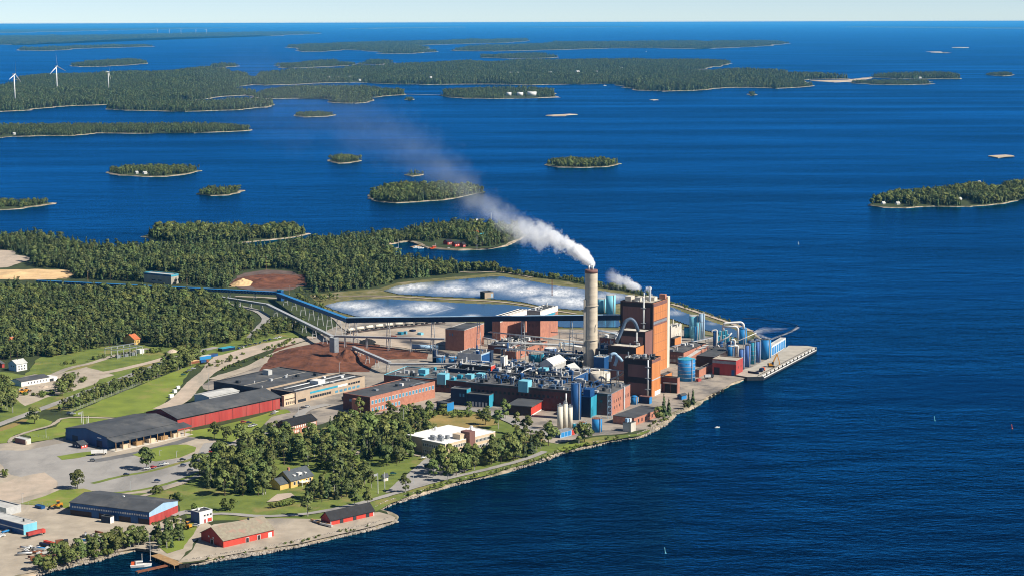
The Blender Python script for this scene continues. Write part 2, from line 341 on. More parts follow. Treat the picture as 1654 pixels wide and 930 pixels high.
# islands: near shore left to right, then the back shore; sp = spacing of the trees (0 = bare), far = wooded by canopy
ISL = [
 ('wooded island with a white cottage, left of the small oval islet', [(172,280),(190,284),(230,286),(270,286),(300,282),(328,276.5),(300,274),(250,273),(200,274),(180,277)], 5.5, 11),
 ('small oval wooded islet right of the cottage island', [(316,314),(340,317),(370,316),(397,308),(385,307),(350,306),(325,309)], 5, 9),
 ('wooded island cut by the left edge of the picture', [(-60,341),(0,340),(30,338),(60,334),(92,328.5),(70,328),(40,327),(0,328),(-60,328)], 5.5, 10),
 ('broad wooded island with a sandy front beach, in the smoke', [(590,321),(605,326),(640,329),(680,327),(730,322),(782,311),(760,306),(720,303),(650,303),(610,308),(595,315)], 6, 13),
 ('round wooded islet left of the smoke', [(527,261),(545,265),(565,264),(584,260),(570,256),(545,255),(532,258)], 5.5, 11),
 ('tiny islet just behind the beach island', [(652,283),(665,286),(685,282),(670,280)], 8, 7),
 ('long flat wooded island in open water right of the smoke', [(878,267),(900,271),(950,271.5),(985,270),(1005,265),(980,262),(920,261),(890,263)], 6, 12),
 ('large wooded island with sandy shore at the right edge', [(1402,332),(1425,336),(1465,337),(1510,334),(1570,335),(1620,330),(1654,322),(1750,312),(1750,292),(1654,300),(1600,304),(1540,308),(1500,314),(1470,317),(1450,315),(1430,322),(1405,329)], 6, 14),
 ('bare sandy islet with one tree near the right edge', [(1596,253),(1612,256),(1638,254),(1625,251)], 0, 8),
 ('tiny tree-topped islet far out at the right edge', [(1593,121.5),(1620,123.5),(1640,121.5),(1620,119)], 10, 9),
 ('low bare shoal in the middle of the bay', [(882,187.5),(910,188),(935,185.5),(920,184.8),(895,186)], 0, 0),
 ('small wooded islet left of centre', [(472,186),(490,190),(515,189),(540,186),(520,183.5),(490,184)], 7, 9),
 ('long narrow wooded island reaching in from the left edge', [(-60,224),(0,223.5),(20,221),(89,220),(122,219.6),(157,215.5),(203,216),(254,215.5),(317,216),(376,213),(406,211),(400,209),(330,205),(200,206),(100,206),(0,207),(-60,207)], 7, 13),
 ('big wooded island under the three wind turbines', [(-60,184),(0,181),(38,179),(89,173),(173,170),(215,168),(250,165),(320,163),(350,158),(420,152),(381,148),(379,141.5),(410,137.5),(400,124),(343,115),(254,118),(162,121),(100,124),(22,129),(30,132),(50,137.5),(0,141),(-60,142)], 9.5, 15),
 ('wooded point in front of the turbine island', [(172,177),(200,179),(300,181),(385,178),(440,174),(440,168),(380,165),(300,168.5),(200,169)], 9, 13),
 ('very large wooded island with a pink beach in the upper middle', [(400,137),(428,138.5),(476,137),(532,134.5),(575,134),(618,136),(705,137),(820,137),(853,138),(881,137),(995,136),(998,142),(1028,146.5),(1074,148.5),(1117,147),(1140,144),(1206,142),(1254,144),(1301,141),(1296,133),(1304,129),(1375,128),(1350,126),(1280,121),(1220,118),(1160,116.5),(1050,115),(1060,112.5),(1140,112.5),(1185,103),(1140,99.5),(1000,99.5),(900,100.5),(800,101.5),(700,103.5),(640,107),(610,112),(560,115),(500,117),(420,121)], 12, 15),
 ('wooded island with a cleared beach, left of the causeway', [(400,158),(430,160),(532,160),(535,165),(552,167.5),(578,168),(603,165.5),(600,159),(621,156.5),(656,153),(650,149),(600,145),(540,144),(480,145),(430,150),(400,154)], 9, 13),
 ('wooded island carrying three white oil tanks', [(715,155),(745,159.7),(800,160),(860,159),(903,157),(890,150),(850,148),(780,147),(730,150)], 9, 12),
 ('tiny dark islet beside the causeway', [(653,161.5),(662,163),(668,161.5),(660,160.5)], 9, 9),
 ('wooded island upper left of the large island', [(452,107.5),(460,111),(500,110),(560,106.5),(574,103.5),(540,101.5),(490,102.5),(460,105)], 16, 14),
 ('small rounded island above the long wooded ridge', [(580,103.5),(610,105),(638,103),(620,99.5),(590,100)], 16, 14),
 ('small island touching the long wooded ridge', [(551,113),(580,115),(607,113),(598,109),(570,109)], 15, 12),
 ('long far wooded island under the middle of the horizon', [(462,77),(485,79.5),(484,84),(522,84),(557,81),(613,84),(616,87),(674,87),(705,84),(679,77),(679,73.5),(820,69.5),(856,66.5),(850,65),(760,66),(600,70),(500,73),(470,75)], -27, 17),
 ('far wooded island with pale beaches right of the middle', [(725,82.5),(800,83.5),(820,83),(901,81),(978,78.5),(1054,78),(1130,80),(1181,77.5),(1238,75),(1272,70),(1240,68),(1150,68.5),(1000,69),(900,70),(880,72),(840,74),(760,77)], -27, 17),
 ('thin far island above the large island', [(771,93.5),(820,95),(880,94.5),(903,93),(880,90),(800,90)], 18, 14),
 ('island cluster beside the tallest wind turbine', [(112,106),(127,108.7),(178,108),(234,103.6),(220,99),(170,99),(125,104)], 17, 13),
 ('small low island behind the turbine island', [(335,109),(360,109.5),(384,107.5),(375,104.5),(345,105)], 17, 14),
 ('dark thin far island in the upper left', [(24,82),(76,82.5),(127,79),(244,75.7),(240,74),(130,76),(30,80)], -27, 16),
 ('long far wooded coast in the upper left', [(-60,73),(0,72),(25,73.6),(127,68.5),(157,66.5),(228,63),(420,58),(433,59),(512,55),(500,52.5),(420,53),(300,55),(200,58),(100,59),(-60,60)], -42, 20),
 ('low land along the left horizon', [(-80,55),(0,54),(160,50),(330,46.5),(400,44.6),(330,44.4),(100,47),(-80,50)], -120, 22),
 ('faint thin island just under the horizon', [(560,47.5),(605,46.6),(750,44.6),(740,43.6),(600,45.4)], -90, 20),
 ('thin far island under the centre of the horizon', [(833,44.8),(930,44.9),(1039,44.3),(1020,43),(840,43.7)], -90, 20),
 ('thin far shore at the right end of the horizon', [(1359,44.3),(1500,45.5),(1720,47.3),(1720,46),(1500,44),(1380,43.3)], -90, 18),
 ('wooded island right of the shallow spit', [(1414,125),(1440,127.5),(1485,128.6),(1549,128),(1540,123.5),(1480,121.5),(1430,122)], 12, 13),
 ('flat island in front of the island by the spit', [(1380,134),(1404,137),(1456,138),(1514,136),(1500,132.5),(1440,131.5),(1400,132.5)], 12, 10),
 ('bare reef far out on the right', [(1493,84.5),(1520,86),(1534,86.5),(1515,84)], 0, 0),
 ('pale sandbar far out on the right', [(1541,77.3),(1555,78),(1562,77.3),(1550,76.8)], 0, 0),
 ('small rock islet below the large island', [(1206,153),(1215,155),(1225,153.5),(1215,151.5)], 9, 10),
 ('shoal below the large island', [(1046,162),(1056,162.6),(1067,162),(1056,161.3)], 0, 0),
 ('pale bar between the large island and the spit', [(1305,131),(1345,133.5),(1385,131.5),(1412,126),(1400,125.5),(1370,129.5),(1330,130)], 0, 0),
 ('wooded island close in front of the mainland forest', [(228,383),(250,389),(290,393),(340,395),(380,394),(420,390),(470,385),(504,378),(480,374),(400,372),(300,373),(250,376)], 5, 14),
]
far_pts = []                                            # trees of the islands for one scatter object
for lab, px, sp, th in ISL:
    c = sum((G(x, y, 0) for x, y in px), Vector())/len(px); D = c.length
    bank = 3.0 + D*.0005; step = max(5.0, D*.0035)
    o, w, iw = land('island', px, bank, 1.2 + D*.00006, step, step*(.35 if D < 4500 else .8), (.25 if D < 4500 else .12)/step, [M['sand'] if sp == 0 else M['shore'], M['sand'] if sp == 0 else M['forest_floor']])
    tag(o, lab, 'island')
    if sp > 0 or sp > -50:
        if sp == 0: continue
        sp = abs(sp); x, y = fillpts(inset(iw, sp*.25), sp)
        if len(x) > 40:                                 # keep sandy tips and thin the edge
            dn = np.array([mnoise.noise(Vector((a*.02, b*.02, 5))) for a, b in zip(x, y)]); k = dn > (-.42 if D < 4500 else -.3); x = x[k]; y = y[k]
        for a, b in zip(x, y): far_pts.append((a, b, o.bound_box[6][2]-.3, th*random.uniform(.62, 1.15) if sp < 8 else th*random.choice((.6, .8, .95, 1.1, 1.3, 1.5))*(1+.75*mnoise.noise(Vector((a*.004, b*.002, 9)))), D, sp))
    else:
        canopy('far_wood', iw, -sp, th, o)

# ponds of the treatment plant: fine sheets that carry a foam attribute
def sheet_px(px, z, step, amp, seed=0.0, freq=.05):
    w = outline(px, z, step, amp, freq, seed=seed)
    if area(w) < 0: w.reverse()
    return w
def pond(name, px, jets, lines, label, z):
    w = sheet_px(px, z, 5, .6, px[0][0]); xs = [p.x for p in w]; ys = [p.y for p in w]; st = 2.2
    gx = np.arange(min(xs)-st, max(xs)+st, st); gy = np.arange(min(ys)-st, max(ys)+st, st*1.5); X, Y = np.meshgrid(gx, gy); ny, nx = X.shape
    ins = pip(w, X.ravel(), Y.ravel()).reshape(X.shape)
    fo = np.zeros_like(X)
    for jx, jy, rx, st_ in jets:
        c = G(jx, jy, z); d = np.hypot((X-c.x)/rx, (Y-c.y)/(rx*1.6)); fo = np.maximum(fo, st_*(.75*np.exp(-(d*1.6)**2)+.35*np.exp(-(d*.75)**2)))
    for pts in lines:
        q = [G(a, b, z) for a, b in pts]
        for a, b in zip(q[:-1], q[1:]):
            e = b-a; L2 = e.x**2+e.y**2; t = np.clip(((X-a.x)*e.x+(Y-a.y)*e.y)/L2, 0, 1); d = np.hypot(X-a.x-t*e.x, Y-a.y-t*e.y); fo = np.maximum(fo, .55*np.exp(-(d/1.8)**2))
    idx = -np.ones(X.shape, int); k = 0; V = []; A = []
    F = []
    for i in range(ny-1):
        for j in range(nx-1):
            if ins[i, j] and ins[i+1, j] and ins[i, j+1] and ins[i+1, j+1]:
                q = []
                for a, b in ((i, j), (i, j+1), (i+1, j+1), (i+1, j)):
                    if idx[a, b] < 0: idx[a, b] = k; V.append((X[a, b], Y[a, b], z)); A.append(fo[a, b]); k += 1
                    q.append(idx[a, b])
                F.append(q)
    me = bpy.data.meshes.new(name); me.from_pydata(V, [], F); at = me.attributes.new('foam', 'FLOAT', 'POINT'); at.data.foreach_set('value', A)
    me.materials.append(M['pond'] if name != 'foam_water' else M['outfall']); o = obj(name, me); struct(o); return o
# banks first: a grassy rim sheet under each pond
P1 = [(617,469.5),(640,461),(680,456),(740,451),(790,446.5),(815,446.5),(850,452),(900,461),(945,466),(980,470),(1020,476),(1037,483),(1010,489),(975,493),(960,499),(935,501),(900,498),(870,494),(850,489),(820,484.5),(780,481.5),(700,478.5),(640,475)]
P2 = [(520,493),(545,486.5),(570,483.5),(620,482),(700,486),(760,489.5),(820,491),(850,494.5),(885,502),(906,509),(1000,506),(1003,528),(905,528),(870,520),(780,517),(700,515),(600,514),(570,510),(540,501)]
P3 = [(1070,492),(1083,494),(1110,504.5),(1145,516.5),(1185,529.5),(1212,540),(1195,547),(1150,536),(1100,521),(1070,510)]
LAY = [0]
def sheet(name, mt, px, amp=1.0, step=5.0):
    LAY[0] += 1; w = sheet_px(px, Z0 + .012*LAY[0], step, amp, LAY[0]*3.1, .06); b = MB(); b.add(w, [tuple(range(len(w)))]); return struct(b.build(name, M[mt]))
def strip(name, mt, px, wd, amp=.35):
    LAY[0] += 1; z = Z0 + .012*LAY[0]; q = [G(a, b, z) for a, b in px]; pts = []
    for i in range(len(q)-1):
        p0, p1, p2, p3 = q[max(i-1, 0)], q[i], q[i+1], q[min(i+2, len(q)-1)]; k = max(2, int((p2-p1).length/5))
        for j in range(k):
            t = j/k; pts.append(.5*((2*p1)+(p2-p0)*t+(2*p0-5*p1+4*p2-p3)*t*t+(3*p1-p0-3*p2+p3)*t**3))
    pts.append(q[-1]); L = []; Rr = []
    for i, p in enumerate(pts):
        d = pts[min(i+1, len(pts)-1)]-pts[max(i-1, 0)]; d.z = 0; d.normalize(); s_ = Vector((-d.y, d.x, 0)); ww = wd[0]+(wd[1]-wd[0])*i/len(pts) if isinstance(wd, tuple) else wd
        L.append(p+s_*(ww/2+random.uniform(-amp, amp))); Rr.append(p-s_*(ww/2+random.uniform(-amp, amp)))
    b = MB(); n = len(pts); b.add(L+Rr, [(i, n+i, n+i+1, i+1) for i in range(n-1)]); o = struct(b.build(name, M[mt]))
    o['_px'] = 1; del o['_px']; ROADS.append(([Vector((p.x, p.y, 0)) for p in pts], (wd[0] if isinstance(wd, tuple) else wd)/2)); return o
ROADS = []
# large surfaces
sheet('grass_bank', 'bank', [(500,476),(560,470),(612,466),(640,457),(690,451),(750,446),(800,441),(830,443),(860,448),(920,455),(966,465),(1010,470),(1040,478),(1083,491),(1110,499),(1150,512),(1185,524),(1216,535.5),(1220,541),(1195,551),(1120,535),(1060,520),(1000,535),(900,535),(760,520),(600,518),(560,513),(520,500)], 1)
sheet('mill_yard', 'yard', [(425,588),(470,562),(505,545),(540,528),(565,516),(700,518),(800,522),(905,531),(1000,533),(1070,520),(1130,540),(1190,552),(1230,556),(1266,562),(1270,584),(1232,604),(1205,608),(1178,620),(1150,636),(1130,646),(1112,656),(1096,660),(1085,668),(1070,680),(1045,692),(1000,700),(950,704),(900,716),(870,712),(840,690),(800,668),(760,660),(700,656),(640,668),(560,672),(500,690),(440,690),(420,680),(452,662),(440,640),(350,640),(325,622),(350,605)], 1.5)
sheet('park_grass', 'grass', [(188,800),(300,772),(352,756),(385,720),(400,705),(440,692),(500,697),(560,678),(600,670),(700,660),(760,662),(800,668),(840,690),(870,712),(905,716),(955,706),(1000,702),(1030,700),(1050,693),(1035,702),(1010,706),(960,716),(912,727),(860,745),(805,761),(733,779),(696,790),(660,801),(632,811),(616,820),(600,828),(540,838),(440,838),(330,840),(300,836),(288,815),(240,806)], 1)
sheet('gravel_lot', 'gravel', [(-120,722),(0,712),(45,716),(108,704),(125,712),(170,722),(305,692),(330,700),(395,704),(400,716),(352,752),(300,778),(240,795),(190,800),(150,792),(118,806),(250,845),(290,835),(330,842),(345,850),(320,866),(312,886),(290,905),(268,898),(240,886),(219,884),(190,890),(164,898),(123,906),(93,913),(58,922),(-120,965)], 1.5)
sheet('quay_gravel', 'gravel', [(288,908),(312,886),(322,870),(312,862),(345,846),(400,838),(450,836),(530,838),(560,834),(612,826),(632,831),(640,835),(636,840),(606,849),(550,861),(482,877),(420,888),(360,897),(326,904)], .8)
sheet('asphalt_yard', 'asphalt', [(-80,731),(0,727),(36,727),(110,713),(160,726),(165,738),(200,735),(215,733),(240,745),(290,740),(320,730),(330,715),(385,712),(392,716),(360,737),(300,757),(230,780),(150,791),(95,788),(88,776),(70,762),(40,770),(18,766),(0,747),(-80,752)], 1)
sheet('parking_lot', 'asphalt', [(152,791),(200,768),(240,762),(300,746),(352,729),(378,724),(372,742),(332,766),(300,776),(240,790),(200,795),(165,794)], .6)
strip('verge', 'grass', [(149,780),(200,767.5),(240,760.5),(302,743.5),(352,727)], 4.5)
strip('verge', 'grass', [(165,796),(200,794),(245,787),(300,771),(330,758)], 4)
strip('loading_road', 'asphalt_dark', [(150,744),(185,738),(230,729),(280,716),(312,706)], 9)
sheet('dirt_apron', 'gravel_pink', [(-60,790),(0,780),(40,768),(72,762),(92,776),(94,786),(60,797),(30,806),(0,812),(-60,825)], .8)
sheet('lawn', 'lawn', [(32,813),(72.6,800),(96,790),(135,788),(150,793),(126,806),(113,811),(113,821),(102,819),(55,815)], .6)
sheet('lawn', 'lawn', [(214,733.5),(251,722.5),(281,717.5),(301,717),(317,721.5),(315,728),(290,738),(252,744.5),(238,742),(226,737)], .3)
sheet('lawn', 'lawn', [(92,736),(130,730),(150,728),(152,733),(125,739),(100,742)], .3)
sheet('lawn', 'lawn', [(290,702),(302,696),(350,688),(400,676),(440,664),(462,660),(470,665),(440,672),(420,690),(395,703),(372,714),(345,708),(318,706)], .5)
sheet('lawn', 'lawn', [(300,845),(324,834),(318,850),(305,870),(296,885),(270,893),(256,882),(262,860),(288,850)], .5)
sheet('lawn', 'lawn', [(116,666),(227,621),(300,592),(318,588),(302,607),(288,626),(272,642.5),(263,657),(232,666),(189,673),(118,671.5)], .8)
sheet('lawn', 'lawn', [(-60,722),(0,713),(-10,694),(45,677),(69,675),(85,680),(80,686),(54,693),(22,702),(16,708),(20,713)], .5)
sheet('dry_meadow', 'dry_grass', [(-60,704),(0,696),(20,690),(42,680),(46,676),(36,676),(0,690),(-60,700)], .5)
sheet('lawn', 'lawn', [(91,688),(101.6,675),(127,675),(181,675),(150,684),(107,693),(105,706),(51,713),(49,704),(36,700.5)], .5)
sheet('dry_meadow', 'dry_grass', [(640,684),(690,672),(720,668),(785,668),(806,684),(770,692),(728,690),(700,700),(655,702)], 1.5)
sheet('dry_meadow', 'dry_grass', [(830,700),(870,704),(878,712),(846,718),(815,714)], 1)
sheet('lawn', 'lawn', [(900,722),(920,717),(950,712),(952,716),(918,726),(905,727)], .5)
sheet('meadow', 'grass', [(90,562),(140,556),(200,558),(270,555),(330,552),(380,545),(430,528),(490,540),(480,549),(425,562),(380,574),(325,592),(318,588),(300,590),(227,619),(116,664),(60,660),(0,684),(-80,700),(-80,640),(0,600),(40,605),(60,580)], 1.5)
sheet('old_yard', 'gravel', [(25,632),(55,612),(90,604),(140,592),(165,599),(185,605),(160,612),(155,619),(125,628),(80,640),(40,655),(28,645)], 1)
sheet('sawdust_field', 'chips', [(-60,440),(0,435.5),(30,435),(80,437),(106,439),(108,445),(90,451),(60,452),(0,451),(-60,453)], 1.5)
sheet('gravel_pit', 'gravel_pink', [(-60,405),(0,404),(20,405),(30,412),(46,415),(48,420),(10,432),(-60,436)], 1.5)
sheet('bark_field', 'bark_grey', [(376,452),(392,441),(430,435.5),(470,438),(490,448),(492,460),(470,468),(440,470),(400,468),(378,462)], 1.5)
sheet('bark_field', 'bark_pile', [(390,455),(405,447),(440,442),(478,446),(486,456),(478,464),(450,466),(412,465)], 1.5)
sheet('chip_field', 'bark_pile', [(424,586),(450,574),(490,558),(530,549),(575,553),(640,562),(690,570),(668,577),(625,580),(600,590),(560,600),(520,602),(470,598),(440,592)], 2)
sheet('clay_yard', 'gravel_pink', [(560,540),(620,532),(700,526),(735,532),(716,552),(690,566),(640,560),(590,552)], 1.5)
sheet('service_yard', 'gravel_pink', [(345,576),(380,566),(420,555),(470,545),(490,545),(480,549),(430,561),(400,571),(370,585),(340,600),(330,612),(318,612),(330,590)], 1)
# roads and paths
strip('road', 'asphalt', [(-60,706),(0,684),(60,662),(127,637),(214,604),(262,586),(300,572),(350,560)], 8)
strip('sand_road', 'gravel_pink', [(262,660),(290,645),(318,615),(345,595),(385,578),(430,563),(470,553),(505,543)], (16, 11))
strip('sand_road', 'gravel', [(500,552),(470,562),(440,574),(410,590),(370,604),(345,612)], 12)
strip('sand_road', 'gravel_pink', [(85,610),(130,606),(175,600),(220,590),(260,580),(275,574)], 9)
strip('gravel_lane', 'gravel', [(60,618),(90,603),(115,593),(150,585),(190,572),(240,562)], 7)
strip('gravel_lane', 'gravel', [(0,625),(10,619),(20,614),(60,604)], 6)
strip('footpath', 'gravel', [(16,714),(20,706),(50,695),(80,687),(92,680),(100,675),(130,673),(190,675)], 3.5)
strip('footpath', 'asphalt', [(318,836),(345,829),(372,829),(410,832),(450,832),(500,828),(540,821),(580,812),(612,803),(650,792),(690,780),(730,770),(790,756),(850,740),(880,728)], 5)
strip('footpath', 'gravel', [(190,805),(230,800),(280,784),(300,778)], 4)
strip('access_road', 'asphalt', [(392,712),(420,704),(445,695),(470,684),(485,668),(497,660),(530,652)], 8)
strip('access_road', 'asphalt', [(280,832),(300,826),(330,829)], 8)
strip('park_lane', 'gravel', [(512,700),(540,712),(560,730),(575,735),(590,725),(640,728),(680,735)], 5)
sheet('office_parking', 'asphalt', [(622,795),(640,778),(662,760),(680,745),(690,738),(715,750),(740,757),(760,757),(735,768),(690,780),(650,791)], .6)
sheet('house_drive', 'gravel_pink', [(430,810),(448,797),(470,795),(476,800),(450,808)], .4)
strip('mill_street', 'asphalt', [(700,657),(760,660),(810,672),(850,690),(880,698),(900,703)], 10)
strip('gravel_lane', 'asphalt', [(405,545),(420,528),(430,516),(422,505),(400,497),(360,490)], 9)
strip('gravel_lane', 'gravel', [(380,478),(430,480),(470,484),(510,495),(540,512),(560,530),(590,545)], 7)
strip('pond_track', 'gravel_pink', [(505,478),(560,477.5),(620,477.5),(700,481.5),(790,485.5),(845,491.5),(890,500),(930,506)], 4)
strip('dyke_track', 'gravel_pink', [(1085,490),(1110,498),(1150,511),(1185,523),(1214,534)], 5)
strip('dyke_track', 'gravel_pink', [(640,440),(700,436),(760,440),(810,439),(860,448)], 4)
LAY[0] += 1
pond('pond', P1, [(672,463,26,.9),(652,467,24,.75),(735,458,20,.5),(730,467,28,.95),(800,462,30,.95),(770,471,24,.6),(850,470,30,.95),(905,473,30,1.0),(880,484,26,.8),(935,487,32,1.05),(985,478,26,.7),(830,457,20,.6)],
     [[(700,470),(735,458),(750,455)],[(640,470),(720,474),(740,469)],[(820,470),(850,458)],[(870,480),(905,462)],[(860,489),(930,475),(990,481)]], '', Z0 + .012*LAY[0])
LAY[0] += 1
pond('pond', P2, [(580,494,22,1.0),(555,492,20,.75),(612,505,26,1.05),(685,496,24,1.1),(640,509,20,.6),(762,510,10,.7)],
     [[(570,502),(590,488),(600,488)],[(640,494),(700,488),(732,497),(690,508)],[(602,489),(627,499)]], '', Z0 + .012*LAY[0])
LAY[0] += 1
pond('pond', P3, [(1087,505,14,.5),(1150,522,10,.3)], [], '', Z0 + .012*LAY[0])
pond('foam_water', [(1212,541),(1216,534),(1228,528),(1250,522),(1285,524),(1298,529),(1286,534),(1268,542),(1250,549),(1236,550),(1222,546)],
     [(1218,534,12,.5),(1232,532,16,.3),(1222,541,9,.35),(1250,532,20,.15)], [[(1205,538),(1226,527),(1240,522)],[(1216,536),(1236,531),(1270,530)],[(1216,536),(1246,548)],[(1244,548),(1262,541),(1280,535),(1289,528)]], '', .04)

# riprap along the near shore: too many stones to pick apart
def stones(name, px, wid, n, smin, smax, label, z0=.1, z1=1.9):
    w = [G(a, b, 0) for a, b in px]; seg = [(a, b, (b-a).length) for a, b in zip(w[:-1], w[1:])]; tot = sum(s[2] for s in seg)
    ico = bmesh.new(); bmesh.ops.create_icosphere(ico, subdivisions=1, radius=1); iv = np.array([v.co[:] for v in ico.verts]); ifc = np.array([[v.index for v in f.verts] for f in ico.faces]); ico.free()
    V = []; F = []
    for k in range(n):
        t = random.uniform(0, tot)
        for a, b, L in seg:
            if t <= L: break
            t -= L
        d = (b-a).normalized(); nrm = Vector((-d.y, d.x, 0)); u = random.random(); p = a + d*t + nrm*(u*wid - .4)
        s_ = random.uniform(smin, smax); sc = np.array([s_*random.uniform(.7, 1.3), s_*random.uniform(.7, 1.3), s_*random.uniform(.5, .9)]); an = random.uniform(0, 6.28)
        q = iv*RNG.uniform(.75, 1.2, (len(iv), 1))*sc; c_, s2 = math.cos(an), math.sin(an)
        q = np.stack([q[:, 0]*c_-q[:, 1]*s2+p.x, q[:, 0]*s2+q[:, 1]*c_+p.y, q[:, 2]+z0+(z1-z0)*u], 1); F.append(ifc+len(V)*len(iv)); V.append(q)
    me = bpy.data.meshes.new(name); me.from_pydata(np.concatenate(V).tolist(), [], np.concatenate(F).tolist()); me.materials.append(M['rock'])
    return tag(obj(name, me), label, 'stones', kind='stuff')
stones('riprap', [(300,913),(326,911),(360,904),(420,895),(482,883),(550,867),(608,854),(643,842)], 7, 1900, .5, 1.15, 'pale stone rubble bank below the red sheds')
stones('riprap', [(617,823),(632,815),(660,807),(696,795),(733,784),(769,775),(805,766),(832,759),(860,750),(887,742),(914,731),(960,721)], 5, 1300, .4, .95, 'grey stone bank along the park shore')
stones('riprap', [(960,721),(985,714),(1010,710),(1035,707),(1055,698),(1075,687),(1085,678),(1093,668),(1107,665),(1121,659),(1137,647)], 5, 500, .5, 1.2, 'tan stone bank below the mill')
stones('riprap', [(58,930),(93,921),(123,913.5),(164,905),(188,896),(219,889)], 4, 260, .5, 1.1, 'stone bank below the bushes at bottom left')
# ------------------------------------------------------------------ buildings
FOOT = []                                               # footprints, to keep trees and cars out
class Bd: pass
UNIT = MB().box(-.5, .5, -.5, .5, 0, 1)
def bld(name, label, F, base=None, h=None, l=0, r=0, a=64, wall='brick', roof='roof_dark', trim=None, lit=None, cat='building', par=.7,
        gable=None, rise=3.0, over=.5, group=None, dark=None, z=Z0, edge=.45):
    """front top corner F in photo pixels, its base row (or height), the columns where the two visible faces end,
    a = heading of the right-hand face. Local x runs along the right-hand face, local y along the left-hand one."""
    av = R(a); v = Vector((math.cos(av), math.sin(av), 0)); u = Vector((-v.y, v.x, 0))
    if base is not None: c = G(F[0], base, z); h = zat(c, F[1]) - z
    else: q = G(F[0], F[1], z+h); c = Vector((q.x, q.y, z))
    t = Vector((c.x, c.y, z+h))
    lx = bis(lambda s: P(t+v*s)[0]-r, .5, 400, True); ly = bis(lambda s: l-P(t+u*s)[0], .5, 400, True)
    b = Bd(); b.h, b.lx, b.ly, b.a, b.c, b.u, b.v, b.name = h, lx, ly, av, c, u, v, name
    b.root = empty(name, c, av, label, cat, group)
    wm = [M[wall], M[lit or wall], M[dark or wall]]  # lit and dark: separate tones that put sun and shade into the faces
    w = MB(); H = h if gable else h+par
    w.add([(0,0,-.5),(lx,0,-.5),(lx,ly,-.5),(0,ly,-.5),(0,0,H),(lx,0,H),(lx,ly,H),(0,ly,H)], [(1,2,6,5),(2,3,7,6)], 0)
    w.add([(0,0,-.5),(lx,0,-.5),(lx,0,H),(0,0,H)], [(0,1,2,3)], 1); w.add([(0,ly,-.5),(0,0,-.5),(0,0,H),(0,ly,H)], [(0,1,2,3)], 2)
    if gable == 'x':
        for x, mi, o in ((0, 2, -1), (lx, 0, 1)): w.add([(x,0,h),(x,ly,h),(x,ly/2,h+rise)], [(0,2,1) if o < 0 else (0,1,2)], mi)
    elif gable == 'y':
        for y, mi in ((0, 1), (ly, 0)): w.add([(0,y,h),(lx,y,h),(lx/2,y,h+rise)], [(0,1,2)], mi)
    w.build('wall', wm, b.root)
    f = MB()
    if gable:
        L, W = (lx, ly) if gable == 'x' else (ly, lx); sl = rise/(W/2); th = .3
        for s_ in (0, 1):
            pr = [(-over, -over*sl), (W/2, rise), (W/2, rise+th), (-over, -over*sl+th)]
            vv = []
            for e in (-over, L+over):
                for d, zz in pr:
                    d = d if s_ == 0 else W-d; vv.append((e, d, h+zz+.02) if gable == 'x' else (d, e, h+zz+.02))
            f.add(vv, [(0,1,2,3),(7,6,5,4),(0,4,5,1),(1,5,6,2),(2,6,7,3),(3,7,4,0)])
        f.build('roof', M[roof], b.root)
        b.slope = sl; b.rise = rise
    else:
        f.box(.02, lx-.02, .02, ly-.02, h-.3, h); f.build('roof', M[roof], b.root)
        tm = MB(); e = edge
        for x0, x1, y0, y1 in ((-.06, lx+.06, -.06, e), (-.06, lx+.06, ly-e, ly+.06), (-.06, e, e, ly-e), (lx-e, lx+.06, e, ly-e)): tm.box(x0, x1, y0, y1, H-.32, H+.05)
        tm.build('roof_edge', M[trim or roof], b.root)
    FOOT.append([c-u*2-v*2, c+v*(lx+2)-u*2, c+v*(lx+2)+u*(ly+2), c-v*2+u*(ly+2)])
    return b
def row(b, face, n, s0, s1, z0, z1, fill=.6, mt='glass', name='window', proud=.08, frame=None):
    """n equal pieces along a face; s0..s1 are fractions of its length, z0..z1 fractions of the wall height"""
    L = b.lx if face in 'RB' else b.ly; st = (s1-s0)*L/n; w = st*fill; hh = (z1-z0)*b.h
    k = MB().box(-w/2, w/2, -proud, .05, 0, hh) if face == 'R' else MB().box(-proud, .05, -w/2, w/2, 0, hh)
    me = k.mesh(name, M[mt]); fm = None
    if frame:
        q = MB(); e = .18
        for a0, a1, c0, c1 in ((-w/2-e, w/2+e, -e, 0), (-w/2-e, w/2+e, hh, hh+e), (-w/2-e, -w/2, 0, hh), (w/2, w/2+e, 0, hh)):
            q.box(a0, a1, -proud-.05, .05, c0, c1) if face == 'R' else q.box(-proud-.05, .05, a0, a1, c0, c1)
        fm = q.mesh('frame', M[frame])
    for i in range(n):
        s_ = s0*L + st*(i+.5); o = obj(name, me, b.root, (s_, 0, z0*b.h) if face == 'R' else (0, s_, z0*b.h))
        if fm: obj('frame', fm, o)
def band(b, face, s0, s1, z0, z1, mt, name='band', proud=.1):
    row(b, face, 1, s0, s1, z0, z1, 1.0, mt, name, proud)
def on(b, name, mt, x0, x1, y0, y1, z0, z1, smooth=False):       # box part in fractions of the plan, metres over the roof
    k = MB().box(x0*b.lx, x1*b.lx, y0*b.ly, y1*b.ly, b.h+z0, b.h+z1); return k.build(name, M[mt], b.root)
_cl = {}
